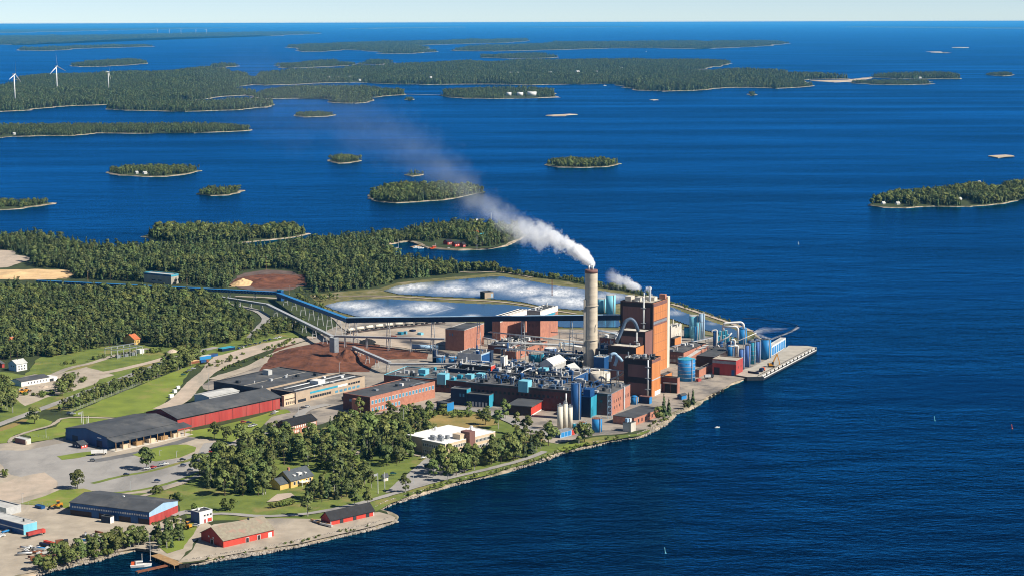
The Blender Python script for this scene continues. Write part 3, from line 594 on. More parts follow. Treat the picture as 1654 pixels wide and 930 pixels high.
def clutter(b, n, seed, mats=('grey_steel','light_steel','blue','dark_steel','blue_dark','duct_blue','dark_steel'), big=1.0, x=(.05,.95), y=(.03,.97)):
    rd = random.Random(seed)
    if not _cl:
        for k in ('grey_steel','light_steel','white','blue','dark_steel','teal','cream','roof_grey','blue_dark','duct_blue'):
            _cl['b'+k] = MB().box(-.5,.5,-.5,.5,0,1).mesh('roof_unit', M[k]); _cl['c'+k] = MB().cyl(0,0,0,1,.5,n=10).mesh('vent', M[k])
            _cl['d'+k] = MB().cyl(0,0,0,.7,.32,n=8).cyl(0,0,.7,1,.5,.42,n=8).mesh('hooded_vent', M[k])
            t = MB().tube([(-.5,0,0),(-.5,0,.5),(-.46,0,.56),(.46,0,.56),(.5,0,.5),(.5,0,0)], .06, 8); _cl['p'+k] = t.mesh('duct', M[k])
    for i in range(n):
        k = rd.choice(mats); t = rd.random(); px = rd.uniform(*x)*b.lx; py = rd.uniform(*y)*b.ly; rz = rd.choice((0, math.pi/2))
        if t < .36: s_ = (rd.uniform(1.5, 5)*big, rd.uniform(1.5, 4)*big, rd.uniform(1, 3.2)*big); nm = 'roof_unit'; me = _cl['b'+k]
        elif t < .6: q = rd.uniform(.7, 1.5)*big; s_ = (q, q, rd.uniform(2, 6)*big); nm = 'vent_pipe'; me = _cl['c'+k]
        elif t < .78: q = rd.uniform(1.2, 2.2)*big; s_ = (q, q, rd.uniform(1.5, 3)*big); nm = 'roof_vent'; me = _cl['d'+k]
        else: q = rd.uniform(7, 20)*big; s_ = (q, 9*big, rd.uniform(2, 5)*big); nm = 'duct'; me = _cl['p'+k]
        lim = (b.lx if rz == 0 else b.ly)*.9
        if nm == 'duct': s_ = (min(s_[0], lim), s_[1], s_[2]); ax = s_[0]/2+.5; px = min(max(px, ax), b.lx-ax) if rz == 0 else px; py = min(max(py, ax), b.ly-ax) if rz else py
        obj(nm, me, b.root, (px, py, b.h), (0, 0, rz), s_)

# --- boiler houses
B = bld('boiler_house', 'tallest orange clad boiler house block beside the chimney', (1053.5,490.5), base=603, l=1002, r=1078, a=62, wall='orange', dark='brown', lit='orange', roof='concrete', trim='brown_dark', edge=1.2)  # brown front is the orange cladding with its shade painted in
for s0, s1 in ((0,.075), (.925,1)): band(B, 'L', s0, s1, 0, 1, 'brown_dark', 'corner_panel')
band(B, 'L', .075, .925, .94, 1, 'brown_dark', 'cornice'); band(B, 'L', .075, .925, .50, .57, 'brown_dark', 'cornice')
band(B, 'R', 0, .06, 0, 1, 'brown_dark', 'corner_panel'); band(B, 'R', .06, .97, .95, 1, 'brown', 'cornice')
band(B, 'R', .06, .97, .675, .70, 'brown', 'cornice'); band(B, 'R', .06, .97, .70, .735, 'grey_steel', 'louvre'); band(B, 'R', .06, .97, .735, .75, 'brown', 'cornice')
row(B, 'R', 7, .06, .97, .02, .67, .02, 'brown', 'panel_joint', .04); row(B, 'R', 7, .06, .97, .76, .94, .02, 'brown', 'panel_joint', .04); row(B, 'L', 9, .09, .91, .58, .93, .015, 'brown_dark', 'panel_joint', .04)
for z_ in (.14, .28, .42, .55, .85): band(B, 'R', .06, .97, z_, z_+.003, 'brown', 'panel_joint', .04)
MB().box(B.lx+.05, B.lx+5, -.3, 5, -.5, B.h+2.2).build('stair_shaft', M['cream'], B.root)
on(B, 'roof_house', 'concrete_light', .15, .4, .45, .62, 0, 4); on(B, 'roof_house', 'concrete_light', .1, .35, .72, .9, 0, 4.5); on(B, 'roof_house', 'cream', .55, .75, .2, .5, 0, 3)
on(B, 'roof_house', 'brick', .88, .99, .02, .2, 0, 4.5)
clutter(B, 16, 3, ('light_steel','white','grey_steel'), .8, (.1,.9), (.1,.9))
MB().cyl(B.lx*.32, B.ly*.24, B.h, B.h+13, .9, n=12).build('vent_stack', M['light_steel'], B.root)
MB().cyl(B.lx*.5, B.ly*.3, B.h, B.h+11, .5, n=10).build('vent_stack', M['white'], B.root)
S1 = bld('boiler_annex', 'upper stepped brown block against the boiler house', (1041.5,537), base=611, l=1000, r=1054, a=62, wall='brown', lit='brown', roof='concrete_light', trim='brown_dark', edge=1)
for s0, s1 in ((0,.07), (.93,1)): band(S1, 'L', s0, s1, 0, 1, 'brown_dark', 'corner_panel')
band(S1, 'L', .07, .93, .9, 1, 'brown_dark', 'cornice')
S2 = bld('boiler_annex', 'lower stepped brown block with pale roof below the boiler house', (1027,562), base=616, l=982, r=1042, a=62, wall='brown', lit='orange', roof='concrete_light', trim='brown_dark', edge=1)
band(S2, 'L', 0, 1, .8, 1, 'brown_dark', 'cornice')
clutter(S2, 6, 5, ('light_steel','white'), .7)
S3 = bld('boiler_house', 'shorter boiler house with dark brown front and orange side', (1052.5,582), base=641, l=1008, r=1067, a=64, wall='orange', dark='brown', lit='orange', roof='roof_grey', trim='brown_dark', edge=1)  # front takes a shaded tone of the cladding, set by colour
for s0, s1 in ((0,.09), (.86,1)): band(S3, 'L', s0, s1, 0, 1, 'brown_dark', 'corner_panel')
band(S3, 'L', .09, .86, .86, 1, 'brown_dark', 'cornice'); band(S3, 'L', .09, .86, .36, .52, 'brown_dark', 'cornice'); band(S3, 'R', 0, 1, .92, 1, 'brown', 'cornice')
band(S3, 'R', 0, 1, .44, .47, 'light_steel', 'louvre'); band(S3, 'R', .35, 1, 0, .12, 'roof_white', 'plinth')
row(S3, 'R', 5, .02, .98, .14, .43, .02, 'brown', 'panel_joint', .04); row(S3, 'R', 5, .02, .98, .5, .9, .02, 'brown', 'panel_joint', .04)
clutter(S3, 16, 8, ('grey_steel','dark_steel','light_steel'), .9)
MB().cyl(.5*1, S3.ly*.1, 0, S3.h+1, .6, n=8).build('downpipe', M['grey_steel'], S3.root, True)
# --- brick blocks
BT = bld('brick_block', 'tall windowless red brick block with a dark flat roof', (749.8,534), base=567, l=719.3, r=781.6, a=65, wall='brick', roof='roof_dark', trim='roof_light')
row(BT, 'L', 2, .56, .82, .72, .84, .4, 'glass_blue')
BA = bld('brick_hall', 'long brick hall with a white top band behind the conveyor', (808,513), base=549, l=795, r=851, a=62, wall='brick', roof='roof_dark', trim='roof_white')
band(BA, 'R', 0, 1, .8, 1, 'roof_white', 'fascia'); on(BA, 'roof_rib', 'roof_white', 0, 1, .45, .5, 0, .6); row(BA, 'R', 5, .5, .9, .55, .6, .25)
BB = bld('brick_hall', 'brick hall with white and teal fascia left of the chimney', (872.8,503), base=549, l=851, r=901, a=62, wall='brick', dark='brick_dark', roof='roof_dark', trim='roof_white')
band(BB, 'R', 0, 1, .84, 1, 'roof_white', 'fascia'); band(BB, 'R', .05, .85, .76, .83, 'teal', 'panel_strip', .2); band(BB, 'L', 0, 1, .8, 1, 'concrete', 'fascia'); row(BB, 'L', 3, .2, .9, .45, .55, .15); clutter(BB, 7, 11, ('white','light_steel'), .8)
bld('blue_tower', 'dark blue clad shaft at the end of the brick hall', (795,515), base=541, l=782, r=799, a=62, wall='blue_dark', lit='blue_bright', roof='blue_dark')
BC = bld('brick_hall', 'low brick hall with cluttered roof in the middle of the mill', (834,569), base=580, l=812, r=884, a=63, wall='brick', roof='roof_grey', trim='brick'); clutter(BC, 26, 12, ('grey_steel','light_steel','white','roof_grey','cream'), .9); row(BC, 'R', 6, .1, .9, .3, .6, .3)
# --- paper halls
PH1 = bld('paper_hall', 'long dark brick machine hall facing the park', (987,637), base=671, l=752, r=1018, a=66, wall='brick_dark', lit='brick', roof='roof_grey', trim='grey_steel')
clutter(PH1, 150, 21, big=1.0); row(PH1, 'R', 4, .1, .55, .55, .68, .22); row(PH1, 'R', 3, .1, .5, .25, .38, .22); row(PH1, 'R', 3, .72, .95, .5, .66, .25)
band(PH1, 'R', .62, .68, 0, 1.1, 'light_steel', 'duct', .8)
row(PH1, 'L', 30, .05, .95, .60, .72, .5, 'glass'); band(PH1, 'L', .02, .98, .92, 1, 'dark_steel', 'fascia')
MB().cyl(-.9, PH1.ly*.3, 0, PH1.h*.9, .7, n=8).build('downpipe', M['light_steel'], PH1.root, True)
PH2 = bld('paper_hall', 'long low teal edged hall left of the dark machine hall', (758,617), h=10, l=620, r=792, a=66, wall='brick_dark', roof='roof_grey', trim='cyan'); clutter(PH2, 34, 22, ('grey_steel','light_steel','teal','dark_steel'), 1.0); row(PH2, 'L', 14, .1, .95, .4, .7, .55, 'glass')
PH3 = bld('paper_hall', 'flat roofed process hall packed with pipes behind the machine hall', (926,611), h=13, l=722, r=950, a=66, wall='blue_dark', lit='blue', roof='roof_grey', trim='light_steel'); clutter(PH3, 170, 23, ('grey_steel','light_steel','duct_blue','blue','white','dark_steel','blue_dark','dark_steel'), 1.15)
PH4 = bld('process_hall', 'low hall crowded with ducts between the brick halls and the chimney', (940,584), h=8, l=862, r=962, a=64, wall='blue_dark', lit='concrete', roof='roof_grey', trim='light_steel'); clutter(PH4, 90, 24, ('grey_steel','light_steel','duct_blue','blue','white','dark_steel','blue_dark'), 1.1)
PH5 = bld('process_hall', 'small cluttered hall below the blue shaft', (826,560), h=7, l=788, r=858, a=64, wall='brick_dark', roof='roof_grey', trim='light_steel'); clutter(PH5, 55, 25, ('grey_steel','light_steel','white','cream','roof_grey'), 1.0)
PH6 = bld('equipment_block', 'dark blue equipment block between the chimney and the boiler house', (993,566), h=17, l=964, r=1010, a=62, wall='blue_dark', lit='blue', roof='dark_steel', trim='pale_blue'); clutter(PH6, 45, 26, ('grey_steel','light_steel','blue','white'), 1.1)
PH7 = bld('process_hall', 'grey roofed hall between the grey hall and the ribbed roof hall', (868,598), h=9, l=800, r=890, a=64, wall='dark_steel', lit='concrete', roof='roof_grey', trim='light_steel'); clutter(PH7, 60, 27, ('grey_steel','light_steel','duct_blue','blue','dark_steel'), 1.0)
PH8 = bld('pump_house', 'long low brick pump house with rooftop pipes behind the boiler house', (1010,549), h=9, l=968, r=1040, a=62, wall='brick_dark', lit='brick', roof='roof_grey'); clutter(PH8, 24, 28, ('grey_steel','light_steel','white'), .9)
for b_, x0_, t0, s_ in ((PH1,-1.5,.56,8.5),(PH1,.5,.96,6),(PH2,-1.2,.27,8),(PH2,.35,.6,7),(PH2,.3,.05,6),(PH3,.3,.25,7)):
    x0_ = x0_ if x0_ < 0 else x0_*b_.lx; MB().box(x0_, x0_+s_, t0*b_.ly, t0*b_.ly+s_*.95, b_.h-(3.5 if x0_ < 0 else 0), b_.h+s_*.62).build('fan_house', M['cyan'], b_.root)
Q = bld('blue_annex', 'tall dark blue annex at the left end of the machine hall', (754,629.5), base=654, l=728, r=761, a=66, wall='blue_dark', lit='teal', roof='roof_grey', trim='grey_steel'); row(Q, 'L', 2, .1, .5, .55, .75, .5, 'glass_blue')
Q = bld('blue_annex', 'low dark blue annex with loading doors on the mill street', (790,639), base=658, l=754, r=797, a=66, wall='blue_dark', lit='teal', roof='roof_dark'); row(Q, 'L', 6, .05, .95, .03, .42, .55, 'light_steel', 'loading_door')
Q = bld('red_shed', 'black roofed shed with a bright red end wall by the mill street', (857.7,657), base=671.5, l=821, r=876, a=70, wall='red_bright', dark='brown_dark', roof='roof_black', par=.3, over=1); MB().box(-1.2, Q.lx+1.2, -1.2, Q.ly+1.2, Q.h+.32, Q.h+.9).build('roof_slab', M['roof_dark'], Q.root); band(Q, 'R', 0, 1, 0, .12, 'white', 'plinth')
Q = bld('blue_block', 'dark blue block with teal side beside the blue silo tower', (954.3,642), base=674, l=932, r=966, a=66, wall='blue_dark', lit='teal', roof='roof_grey', trim='blue'); on(Q, 'roof_house', 'blue', .1, .7, .1, .6, 0, 6)
Q = bld('grey_hall', 'pale grey corrugated hall in the middle of the mill', (777,573), base=599, l=739, r=797, a=64, wall='pale_blue', dark='light_steel', roof='roof_grey', trim='light_steel'); clutter(Q, 10, 31, ('white','light_steel','blue'), .9); band(Q, 'R', .05, .8, .1, .95, 'blue', 'cladding')
Q = bld('dark_shed', 'dark shed with a red gable end on the process hall', (793,592), h=17, l=746, r=800, a=66, wall='brown_dark', lit='red_bright', roof='roof_light', trim='roof_light'); clutter(Q, 6, 32, ('grey_steel','light_steel'), .7)
Q = bld('white_tower', 'narrow white concrete tower in the mill core', (814,577), h=22, l=808, r=820, a=64, wall='white', roof='roof_light'); band(Q, 'R', .4, .6, 0, 1, 'concrete', 'rib')
Q = bld('white_hall', 'hall with a ribbed white roof and louvred side in the mill core', (893,588), h=14, l=872, r=914, a=60, wall='white', roof='roof_white', gable='x', rise=4, cat='building'); row(Q, 'R', 12, .02, .98, .3, .9, .5, 'roof_grey', 'louvre')
Q = bld('grey_hall', 'hall with a smooth grey pitched roof left of the chimney', (926,600), h=11, l=904, r=938, a=60, wall='dark_steel', roof='roof_light', gable='x', rise=5)
Q = bld('blue_block', 'navy block with pinkish roof at the foot of the chimney', (976,578), h=20, l=959, r=984, a=64, wall='blue', dark='blue', roof='gravel_pink', trim='pale_blue'); clutter(Q, 5, 34, ('light_steel',), .7)
Q = bld('concrete_block', 'grey concrete panel block behind the boiler house', (1084,530), h=17, l=1070, r=1101, a=62, wall='concrete_light', roof='roof_grey', trim='concrete_light'); clutter(Q, 10, 35, ('light_steel','white','cream'), .9); row(Q, 'R', 5, .1, .95, .4, .6, .1)
Q = bld('brick_shed', 'small orange brick shed behind the boiler house', (1090,547), h=8, l=1083, r=1100, a=62, wall='orange', dark='brown_dark', roof='roof_grey')
Q = bld('brown_hall', 'brown hall with a slatted window front right of the boiler house', (1104,570), base=588, l=1077, r=1140, a=63, wall='brown', lit='brick', roof='roof_dark', trim='brown_dark'); row(Q, 'L', 12, .05, .95, .15, .4, .5, 'light_steel', 'window'); row(Q, 'L', 10, .05, .95, .62, .8, .5, 'brick', 'panel'); clutter(Q, 8, 36, ('white','light_steel'), .8)
Q = bld('pump_house', 'pink walled pump house with a grey roof behind the blue tank', (1129,598), base=609, l=1122, r=1151, a=64, wall='brick', roof='roof_grey')
Q = bld('dark_shed', 'low dark shed under the evaporator towers', (1153,577), h=9, l=1125, r=1190, a=64, wall='brown_dark', roof='roof_dark')
Q = bld('red_shed', 'red quay house with a grey top band and open dark gate', (1188.7,583), base=607, l=1151, r=1200, a=64, wall='red', lit='red', dark='red', roof='concrete'); band(Q, 'L', 0, 1, .78, .96, 'grey_steel', 'fascia', .3); row(Q, 'L', 1, .68, .95, 0, .5, .9, 'brown_dark', 'gate'); row(Q, 'L', 1, .05, .2, 0, .4, .9, 'blue', 'door'); row(Q, 'R', 2, .2, .9, .45, .6, .15)
Q = bld('quay_shed', 'long blue doored shed at the root of the pier', (1246,559), base=575, l=1238, r=1269, a=67, wall='white', roof='roof_light', par=.3); row(Q, 'R', 6, .02, .98, .05, .85, .8, 'blue_bright', 'door')
Q = bld('brick_shed', 'low brick building with a broad dark roof by the shore', (1024,675), base=687, l=990, r=1069, a=57, wall='brick', roof='roof_dark', par=.3); row(Q, 'R', 7, .1, .95, .25, .7, .3)
Q = bld('concrete_hut', 'small pale concrete hut with rooftop boxes near the shore', (1019,684), base=697.5, l=1006, r=1027, a=57, wall='concrete_light', roof='roof_grey'); on(Q, 'roof_unit', 'pale_blue', .1, .4, .5, .8, .6, 3.5); on(Q, 'roof_unit', 'white', .5, .8, .4, .6, .6, 3)
Q = bld('brick_shed', 'brick building with an open steel canopy front near the quay', (1094,611), base=635, l=1068, r=1098, a=62, wall='brick', dark='brick_dark', roof='roof_grey'); row(Q, 'L', 2, .05, .8, 0, .62, .9, 'rubber', 'gate_opening'); row(Q, 'L', 1, .05, .85, .62, .70, 1, 'grey_steel', 'canopy_beam', 1.5)
Q = bld('brick_shed', 'small orange brick block tucked against the shorter boiler house', (1074,606), h=7, l=1066, r=1086, a=62, wall='orange', roof='roof_grey')
Q = bld('blue_hut', 'dark blue hut below the shorter boiler house', (1049,641), base=652, l=1032, r=1053, a=62, wall='blue_dark', lit='blue_bright', roof='brown', par=.2)
Q = bld('blue_hut', 'small bright blue hut alone on the quay road', (1101,638.5), base=645, l=1094, r=1109, a=50, wall='blue', lit='blue_bright', roof='roof_dark', gable='x', rise=1, cat='hut'); row(Q, 'L', 2, .1, .9, .2, .6, .4)
# --- brick office and tan complex
Q = bld('brick_office', 'two storey brick office with rows of blue windows', (598,642), base=668, l=554, r=702.6, a=53, wall='brick', dark='brick_dark', roof='roof_dark', trim='brick'); row(Q, 'R', 19, .01, .99, .58, .80, .55, 'glass_blue', frame='white'); row(Q, 'R', 9, .01, .46, .12, .34, .5, 'glass_blue', frame='white'); row(Q, 'L', 1, .62, .8, .6, .75, .6, 'glass_blue'); on(Q, 'roof_vent', 'dark_steel', .58, .6, .4, .5, .7, 2); clutter(Q, 6, 41, ('white','grey_steel'), .8, (.3,.9))
MB().box(-4, 0, Q.ly*.32, Q.ly*.55, 0, Q.h*.85).build('stair_tower', M['brick'], Q.root)
Q = bld('blue_annex', 'bright blue low annex with white fence by the brick office', (722,652), h=6, l=705, r=733, a=55, wall='blue_bright', dark='blue_dark', roof='roof_dark')
H1 = bld('flat_hall', 'wide black roofed warehouse behind the red hall', (424,628.5), h=9, l=345, r=530, a=54, wall='blue_dark', lit='tan', roof='roof_dark', trim='roof_dark'); on(H1, 'roof_house', 'roof_light', .6, .66, .7, .82, 0, 4); on(H1, 'roof_seam', 'concrete', .02, .98, .42, .435, 0, .12)
clutter(H1, 9, 42, ('white','light_steel','dark_steel'), .7)
H2 = bld('flat_hall', 'tan two storey hall with a long teal window strip', (478,634.5), base=652, l=437, r=589, a=54, wall='tan', roof='roof_dark', trim='tan', dark='blue_dark')
band(H2, 'R', .2, .6, .64, .82, 'teal', 'window_strip'); band(H2, 'R', .6, .74, .62, .82, 'white', 'panel'); row(H2, 'R', 9, .2, .5, .2, .42, .85); row(H2, 'R', 5, .75, .93, .6, .78, .8); row(H2, 'R', 6, .55, .93, .15, .36, .7, 'glass_blue'); band(H2, 'R', .03, .14, .1, .35, 'glass', 'window_strip')
for y0 in (.2, .62): MB().tube([(H2.lx*.05, H2.ly*y0, H2.h+1), (H2.lx*.5, H2.ly*y0, H2.h+1), (H2.lx*.93, H2.ly*y0, H2.h+1)], .55, 8).build('roof_duct', M['light_steel'], H2.root, True)
on(H2, 'air_handler', 'white', .42, .52, .28, .62, 0, 3.2); on(H2, 'air_handler', 'dark_steel', .44, .5, .63, .8, 0, 2.5); clutter(H2, 8, 43, ('white','light_steel'), .6)
Q = bld('yellow_annex', 'small yellow annex at the end of the red hall', (459,640), base=656, l=455, r=478, a=54, wall='beige', roof='roof_grey', trim='beige'); band(Q, 'R', .05, .95, .62, .7, 'brown_dark', 'sign_band'); row(Q, 'R', 5, .1, .9, .12, .4, .5)
Q = bld('grey_shed', 'low grey roofed shed with a blue end behind the red hall', (338,641), h=7, l=314, r=386, a=52, wall='light_steel', dark='pale_blue', roof='roof_light', gable='x', rise=1.2)
# --- halls on the left
RH = bld('red_hall', 'long red wooden warehouse with a black roof', (287,675), base=695, l=236, r=452, a=50, wall='red', roof='roof_dark', gable='x', rise=4.5, over=1)
band(RH, 'R', 0, 1, .86, .98, 'brown_dark', 'clerestory'); row(RH, 'R', 40, .01, .99, .87, .97, .6, 'glass', proud=.2); row(RH, 'R', 7, .06, .99, 0, .86, .02, 'brown_dark', 'joint')
BH = bld('blue_hall', 'dark blue gabled warehouse with a long open loading canopy', (174,706), base=725, l=106, r=286, a=50, wall='blue', dark='blue', roof='roof_dark', gable='x', rise=3.5, over=.6)
row(BH, 'L', 1, .12, .26, 0, .6, .95, 'blue_dark', 'sliding_door'); row(BH, 'L', 1, .14, .24, .78, .86, .9, 'white', 'sign_panel'); row(BH, 'L', 1, .70, .85, 0, .55, .9, 'blue_dark', 'sliding_door')
k = MB(); k.add([(-1,-10,BH.h-2.2),(BH.lx+6,-10,BH.h-2.2),(BH.lx+6,-.2,BH.h-.6),(-1,-.2,BH.h-.6),(-1,-10,BH.h-1.9),(BH.lx+6,-10,BH.h-1.9),(BH.lx+6,-.2,BH.h-.3),(-1,-.2,BH.h-.3)], [(3,2,1,0),(4,5,6,7),(0,1,5,4),(1,2,6,5),(2,3,7,6),(3,0,4,7)]); k.build('canopy', M['roof_dark'], BH.root)
pm = MB().box(-.2, .2, -.2, .2, 0, BH.h-2.1).mesh('canopy_post', M['wood'])
for i in range(12): obj('canopy_post', pm, BH.root, (i*(BH.lx+5)/11, -9.3, 0))
for i in range(5):
    MB().box(BH.lx*(.12+.18*i), BH.lx*(.22+.18*i), -8, -4, 0, 3).build('timber_bay', M['wood' if i % 2 else 'beige'], BH.root)
MB().box(-2, BH.lx+6, -10.5, .2, -.3, .35).build('loading_deck', M['concrete_light'], BH.root)
Q = bld('red_hut', 'tiny red hut with a dark pitched roof before the blue hall', (131,718.5), base=724, l=117, r=141, a=50, wall='red_bright', dark='blue_dark', roof='roof_dark', gable='x', rise=2, cat='hut'); row(Q, 'R', 2, .1, .9, .35, .75, .45, 'white'); row(Q, 'L', 2, .2, .8, .35, .75, .4, 'white')
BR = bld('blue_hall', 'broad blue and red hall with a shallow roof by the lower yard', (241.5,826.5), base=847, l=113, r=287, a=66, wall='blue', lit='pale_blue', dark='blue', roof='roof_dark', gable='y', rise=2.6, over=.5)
band(BR, 'R', 0, 1, 0, .62, 'red', 'lower_wall'); band(BR, 'L', 0, 1, 0, .42, 'brown_dark', 'lower_wall', .06); row(BR, 'L', 44, .02, .98, .62, .76, .55, 'light_steel'); row(BR, 'L', 3, .06, .8, 0, .62, .38, 'blue', 'sliding_door', .25)
on(BR, 'roof_vent', 'white', .5, .54, .5, .52, 2.2, 3.4)
Q = bld('small_shed', 'little dark shed leaning on the front of the blue and red hall', (178,836), h=3.5, l=163, r=184, a=66, wall='blue_dark', lit='white', roof='roof_dark', cat='hut')
LB = bld('light_blue_hall', 'pale blue workshop cut by the left edge of the picture', (38.5,847), base=863.5, l=-60, r=59.5, a=52, wall='cyan', lit='cyan', dark='blue', roof='roof_light', par=.2); band(LB, 'L', 0, 1, .45, .55, 'light_steel', 'wall_strip'); on(LB, 'roof_vent', 'dark_steel', .5, .55, .1, .12, 0, 1.5)
bld('grey_shed', 'low shed with a pale roof at the left edge above the workshop', (10,822), h=4, l=-60, r=34, a=52, wall='light_steel', roof='roof_light')
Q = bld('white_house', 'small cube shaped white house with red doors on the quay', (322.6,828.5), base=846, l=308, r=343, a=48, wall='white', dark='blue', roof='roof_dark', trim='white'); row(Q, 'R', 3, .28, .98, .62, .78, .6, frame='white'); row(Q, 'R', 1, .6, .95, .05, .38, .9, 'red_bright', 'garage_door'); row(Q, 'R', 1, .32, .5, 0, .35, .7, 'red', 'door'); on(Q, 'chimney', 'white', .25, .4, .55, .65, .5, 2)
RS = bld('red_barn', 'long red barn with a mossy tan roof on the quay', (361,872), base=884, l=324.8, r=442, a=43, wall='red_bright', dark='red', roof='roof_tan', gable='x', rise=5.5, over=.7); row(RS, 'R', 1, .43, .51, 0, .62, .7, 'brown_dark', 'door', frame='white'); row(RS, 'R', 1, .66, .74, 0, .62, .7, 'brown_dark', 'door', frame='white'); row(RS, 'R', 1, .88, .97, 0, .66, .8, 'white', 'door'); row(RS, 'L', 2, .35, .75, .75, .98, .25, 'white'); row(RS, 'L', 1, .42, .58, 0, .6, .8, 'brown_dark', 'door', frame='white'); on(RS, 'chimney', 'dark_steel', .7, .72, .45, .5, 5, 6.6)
RB = bld('red_boathouse', 'low red boathouse with a black roof on the stone bank', (534,839.5), base=848, l=518.5, r=604, a=42, wall='red_bright', dark='red', roof='roof_black', gable='x', rise=4, over=.6); row(RB, 'R', 3, .1, 1.0, 0, .85, .22, 'dark_steel', 'door', frame='brown_dark'); band(RB, 'R', .0, .012, 0, 1, 'white', 'corner_board'); band(RB, 'R', .985, 1, 0, 1, 'white', 'corner_board')
YH = bld('yellow_house', 'yellow two storey house with slate roof and dormers', (470,776), base=788, l=446, r=505.6, a=50, wall='yellow', roof='roof_slate', gable='x', rise=5.2, over=.6); row(YH, 'R', 2, .08, .42, .35, .75, .45, 'glass', frame='white'); row(YH, 'R', 2, .62, .95, .35, .75, .45, 'glass', frame='white'); row(YH, 'R', 1, .46, .56, 0, .7, .7, 'white', 'door')
MB().box(YH.lx*.2, YH.lx*.27, YH.ly*.45, YH.ly*.55, YH.h+4, YH.h+7).build('chimney', M['brick'], YH.root)
for s_, ww in ((.25, 1.6), (.5, 3.2), (.75, 1.6)):
    d = MB().box(YH.lx*s_-ww/2, YH.lx*s_+ww/2, YH.ly*.1, YH.ly*.4, YH.h+.6, YH.h+(3.4 if ww > 2 else 2.8)).build('dormer', M['white'], YH.root); MB().box(YH.lx*s_-ww/3, YH.lx*s_+ww/3, YH.ly*.1-.1, YH.ly*.1, YH.h+1.1, YH.h+2.2).build('pane', M['glass'], d)
MB().box(YH.lx*.35, YH.lx*.72, -3.2, 0, 2.6, 2.9).box(YH.lx*.35, YH.lx*.36, -3.2, -3, 0, 2.6).box(YH.lx*.71, YH.lx*.72, -3.2, -3, 0, 2.6).build('porch', M['white'], YH.root)
k = MB(); k.box(-8, 0, 1.5, YH.ly-1.5, -.3, YH.h*.75); k.build('side_wing', M['yellow'], YH.root)
k = MB(); h_ = YH.h*.75; W_ = YH.ly-3; k.add([(-8.5,1,h_-.2),(0,1,h_-.2),(0,YH.ly/2,h_+3.4),(-8.5,YH.ly/2,h_+3.4),(-8.5,YH.ly-1,h_-.2),(0,YH.ly-1,h_-.2)], [(0,1,2,3),(3,2,5,4)]); k.add([(-8,1.5,h_),(-8,YH.ly-1.5,h_),(-8,YH.ly/2,h_+3.2)], [(0,2,1)], 1); k.build('wing_roof', [M['roof_slate'], M['yellow']], YH.root)
Q = bld('brick_house', 'brick office house with a black pitched roof in the park', (465.3,688), base=703, l=445.3, r=511.5, a=51, wall='brick', dark='brick_dark', roof='roof_black', gable='x', rise=3.6, over=.6); row(Q, 'R', 14, .03, .97, .62, .86, .55, 'white'); row(Q, 'R', 6, .04, .4, .15, .4, .5, 'white'); row(Q, 'R', 5, .6, .97, .15, .4, .5, 'white'); row(Q, 'R', 1, .47, .56, 0, .5, .8, 'white', 'door'); on(Q, 'chimney', 'dark_steel', .4, .46, .47, .53, 3, 5)
WO = bld('white_office', 'beige office with a bright white roof among the park trees', (719,717), base=741, l=681, r=800, a=49, wall='beige', dark='concrete', roof='roof_white', trim='roof_white', par=.3); row(WO, 'L', 10, .05, .95, .62, .80, .6, frame='white'); row(WO, 'L', 10, .05, .95, .2, .38, .6, frame='white'); row(WO, 'R', 9, .1, .4, .62, .80, .6, frame='white'); row(WO, 'R', 14, .60, .98, .62, .80, .6, frame='white'); row(WO, 'R', 12, .62, .98, .2, .38, .6, frame='white')
MB().box(WO.lx*.43, WO.lx*.54, -2.5, 6, 0, WO.h+5).build('stair_tower', M['brown'], WO.root); on(WO, 'penthouse', 'beige', .33, .43, .08, .4, 0, 3.5); on(WO, 'penthouse', 'beige', .54, .6, .05, .3, 0, 3.8)
for xx, yy in ((.1,.35),(.16,.5),(.2,.66),(.08,.62),(.24,.42),(.12,.8)): on(WO, 'air_handler', 'grey_steel', xx, xx+.045, yy, yy+.1, .3, 2.6)
on(WO, 'rear_wing', 'beige', .08, .86, 1.0, 1.75, -WO.h, .2); on(WO, 'rear_roof', 'roof_white', .06, .88, .96, 1.78, .2, .6); on(WO, 'roof_vent', 'white', .5, .53, 1.5, 1.56, .6, 3); on(WO, 'roof_vent', 'white', .85, .88, .7, .78, .3, 3.2)
# --- houses at the edge of the forest
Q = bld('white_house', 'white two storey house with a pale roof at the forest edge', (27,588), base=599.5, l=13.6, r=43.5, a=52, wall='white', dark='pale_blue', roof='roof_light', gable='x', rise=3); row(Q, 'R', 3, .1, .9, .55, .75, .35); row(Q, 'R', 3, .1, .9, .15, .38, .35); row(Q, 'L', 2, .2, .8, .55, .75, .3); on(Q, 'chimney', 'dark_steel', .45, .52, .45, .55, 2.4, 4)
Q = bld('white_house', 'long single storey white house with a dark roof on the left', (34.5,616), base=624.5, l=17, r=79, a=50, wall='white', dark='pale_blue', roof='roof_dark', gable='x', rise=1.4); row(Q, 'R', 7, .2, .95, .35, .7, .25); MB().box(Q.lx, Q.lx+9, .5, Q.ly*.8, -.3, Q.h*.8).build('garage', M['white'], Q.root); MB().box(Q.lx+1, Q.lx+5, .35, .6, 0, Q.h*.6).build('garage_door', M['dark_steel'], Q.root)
Q = bld('yellow_hut', 'small pale yellow hut with a flat grey roof on the left', (41.7,709.8), base=718, l=23.6, r=50, a=52, wall='cream', dark='brown', roof='roof_light', par=.2, cat='hut'); row(Q, 'R', 1, .1, .3, 0, .7, .6, 'brown', 'door')
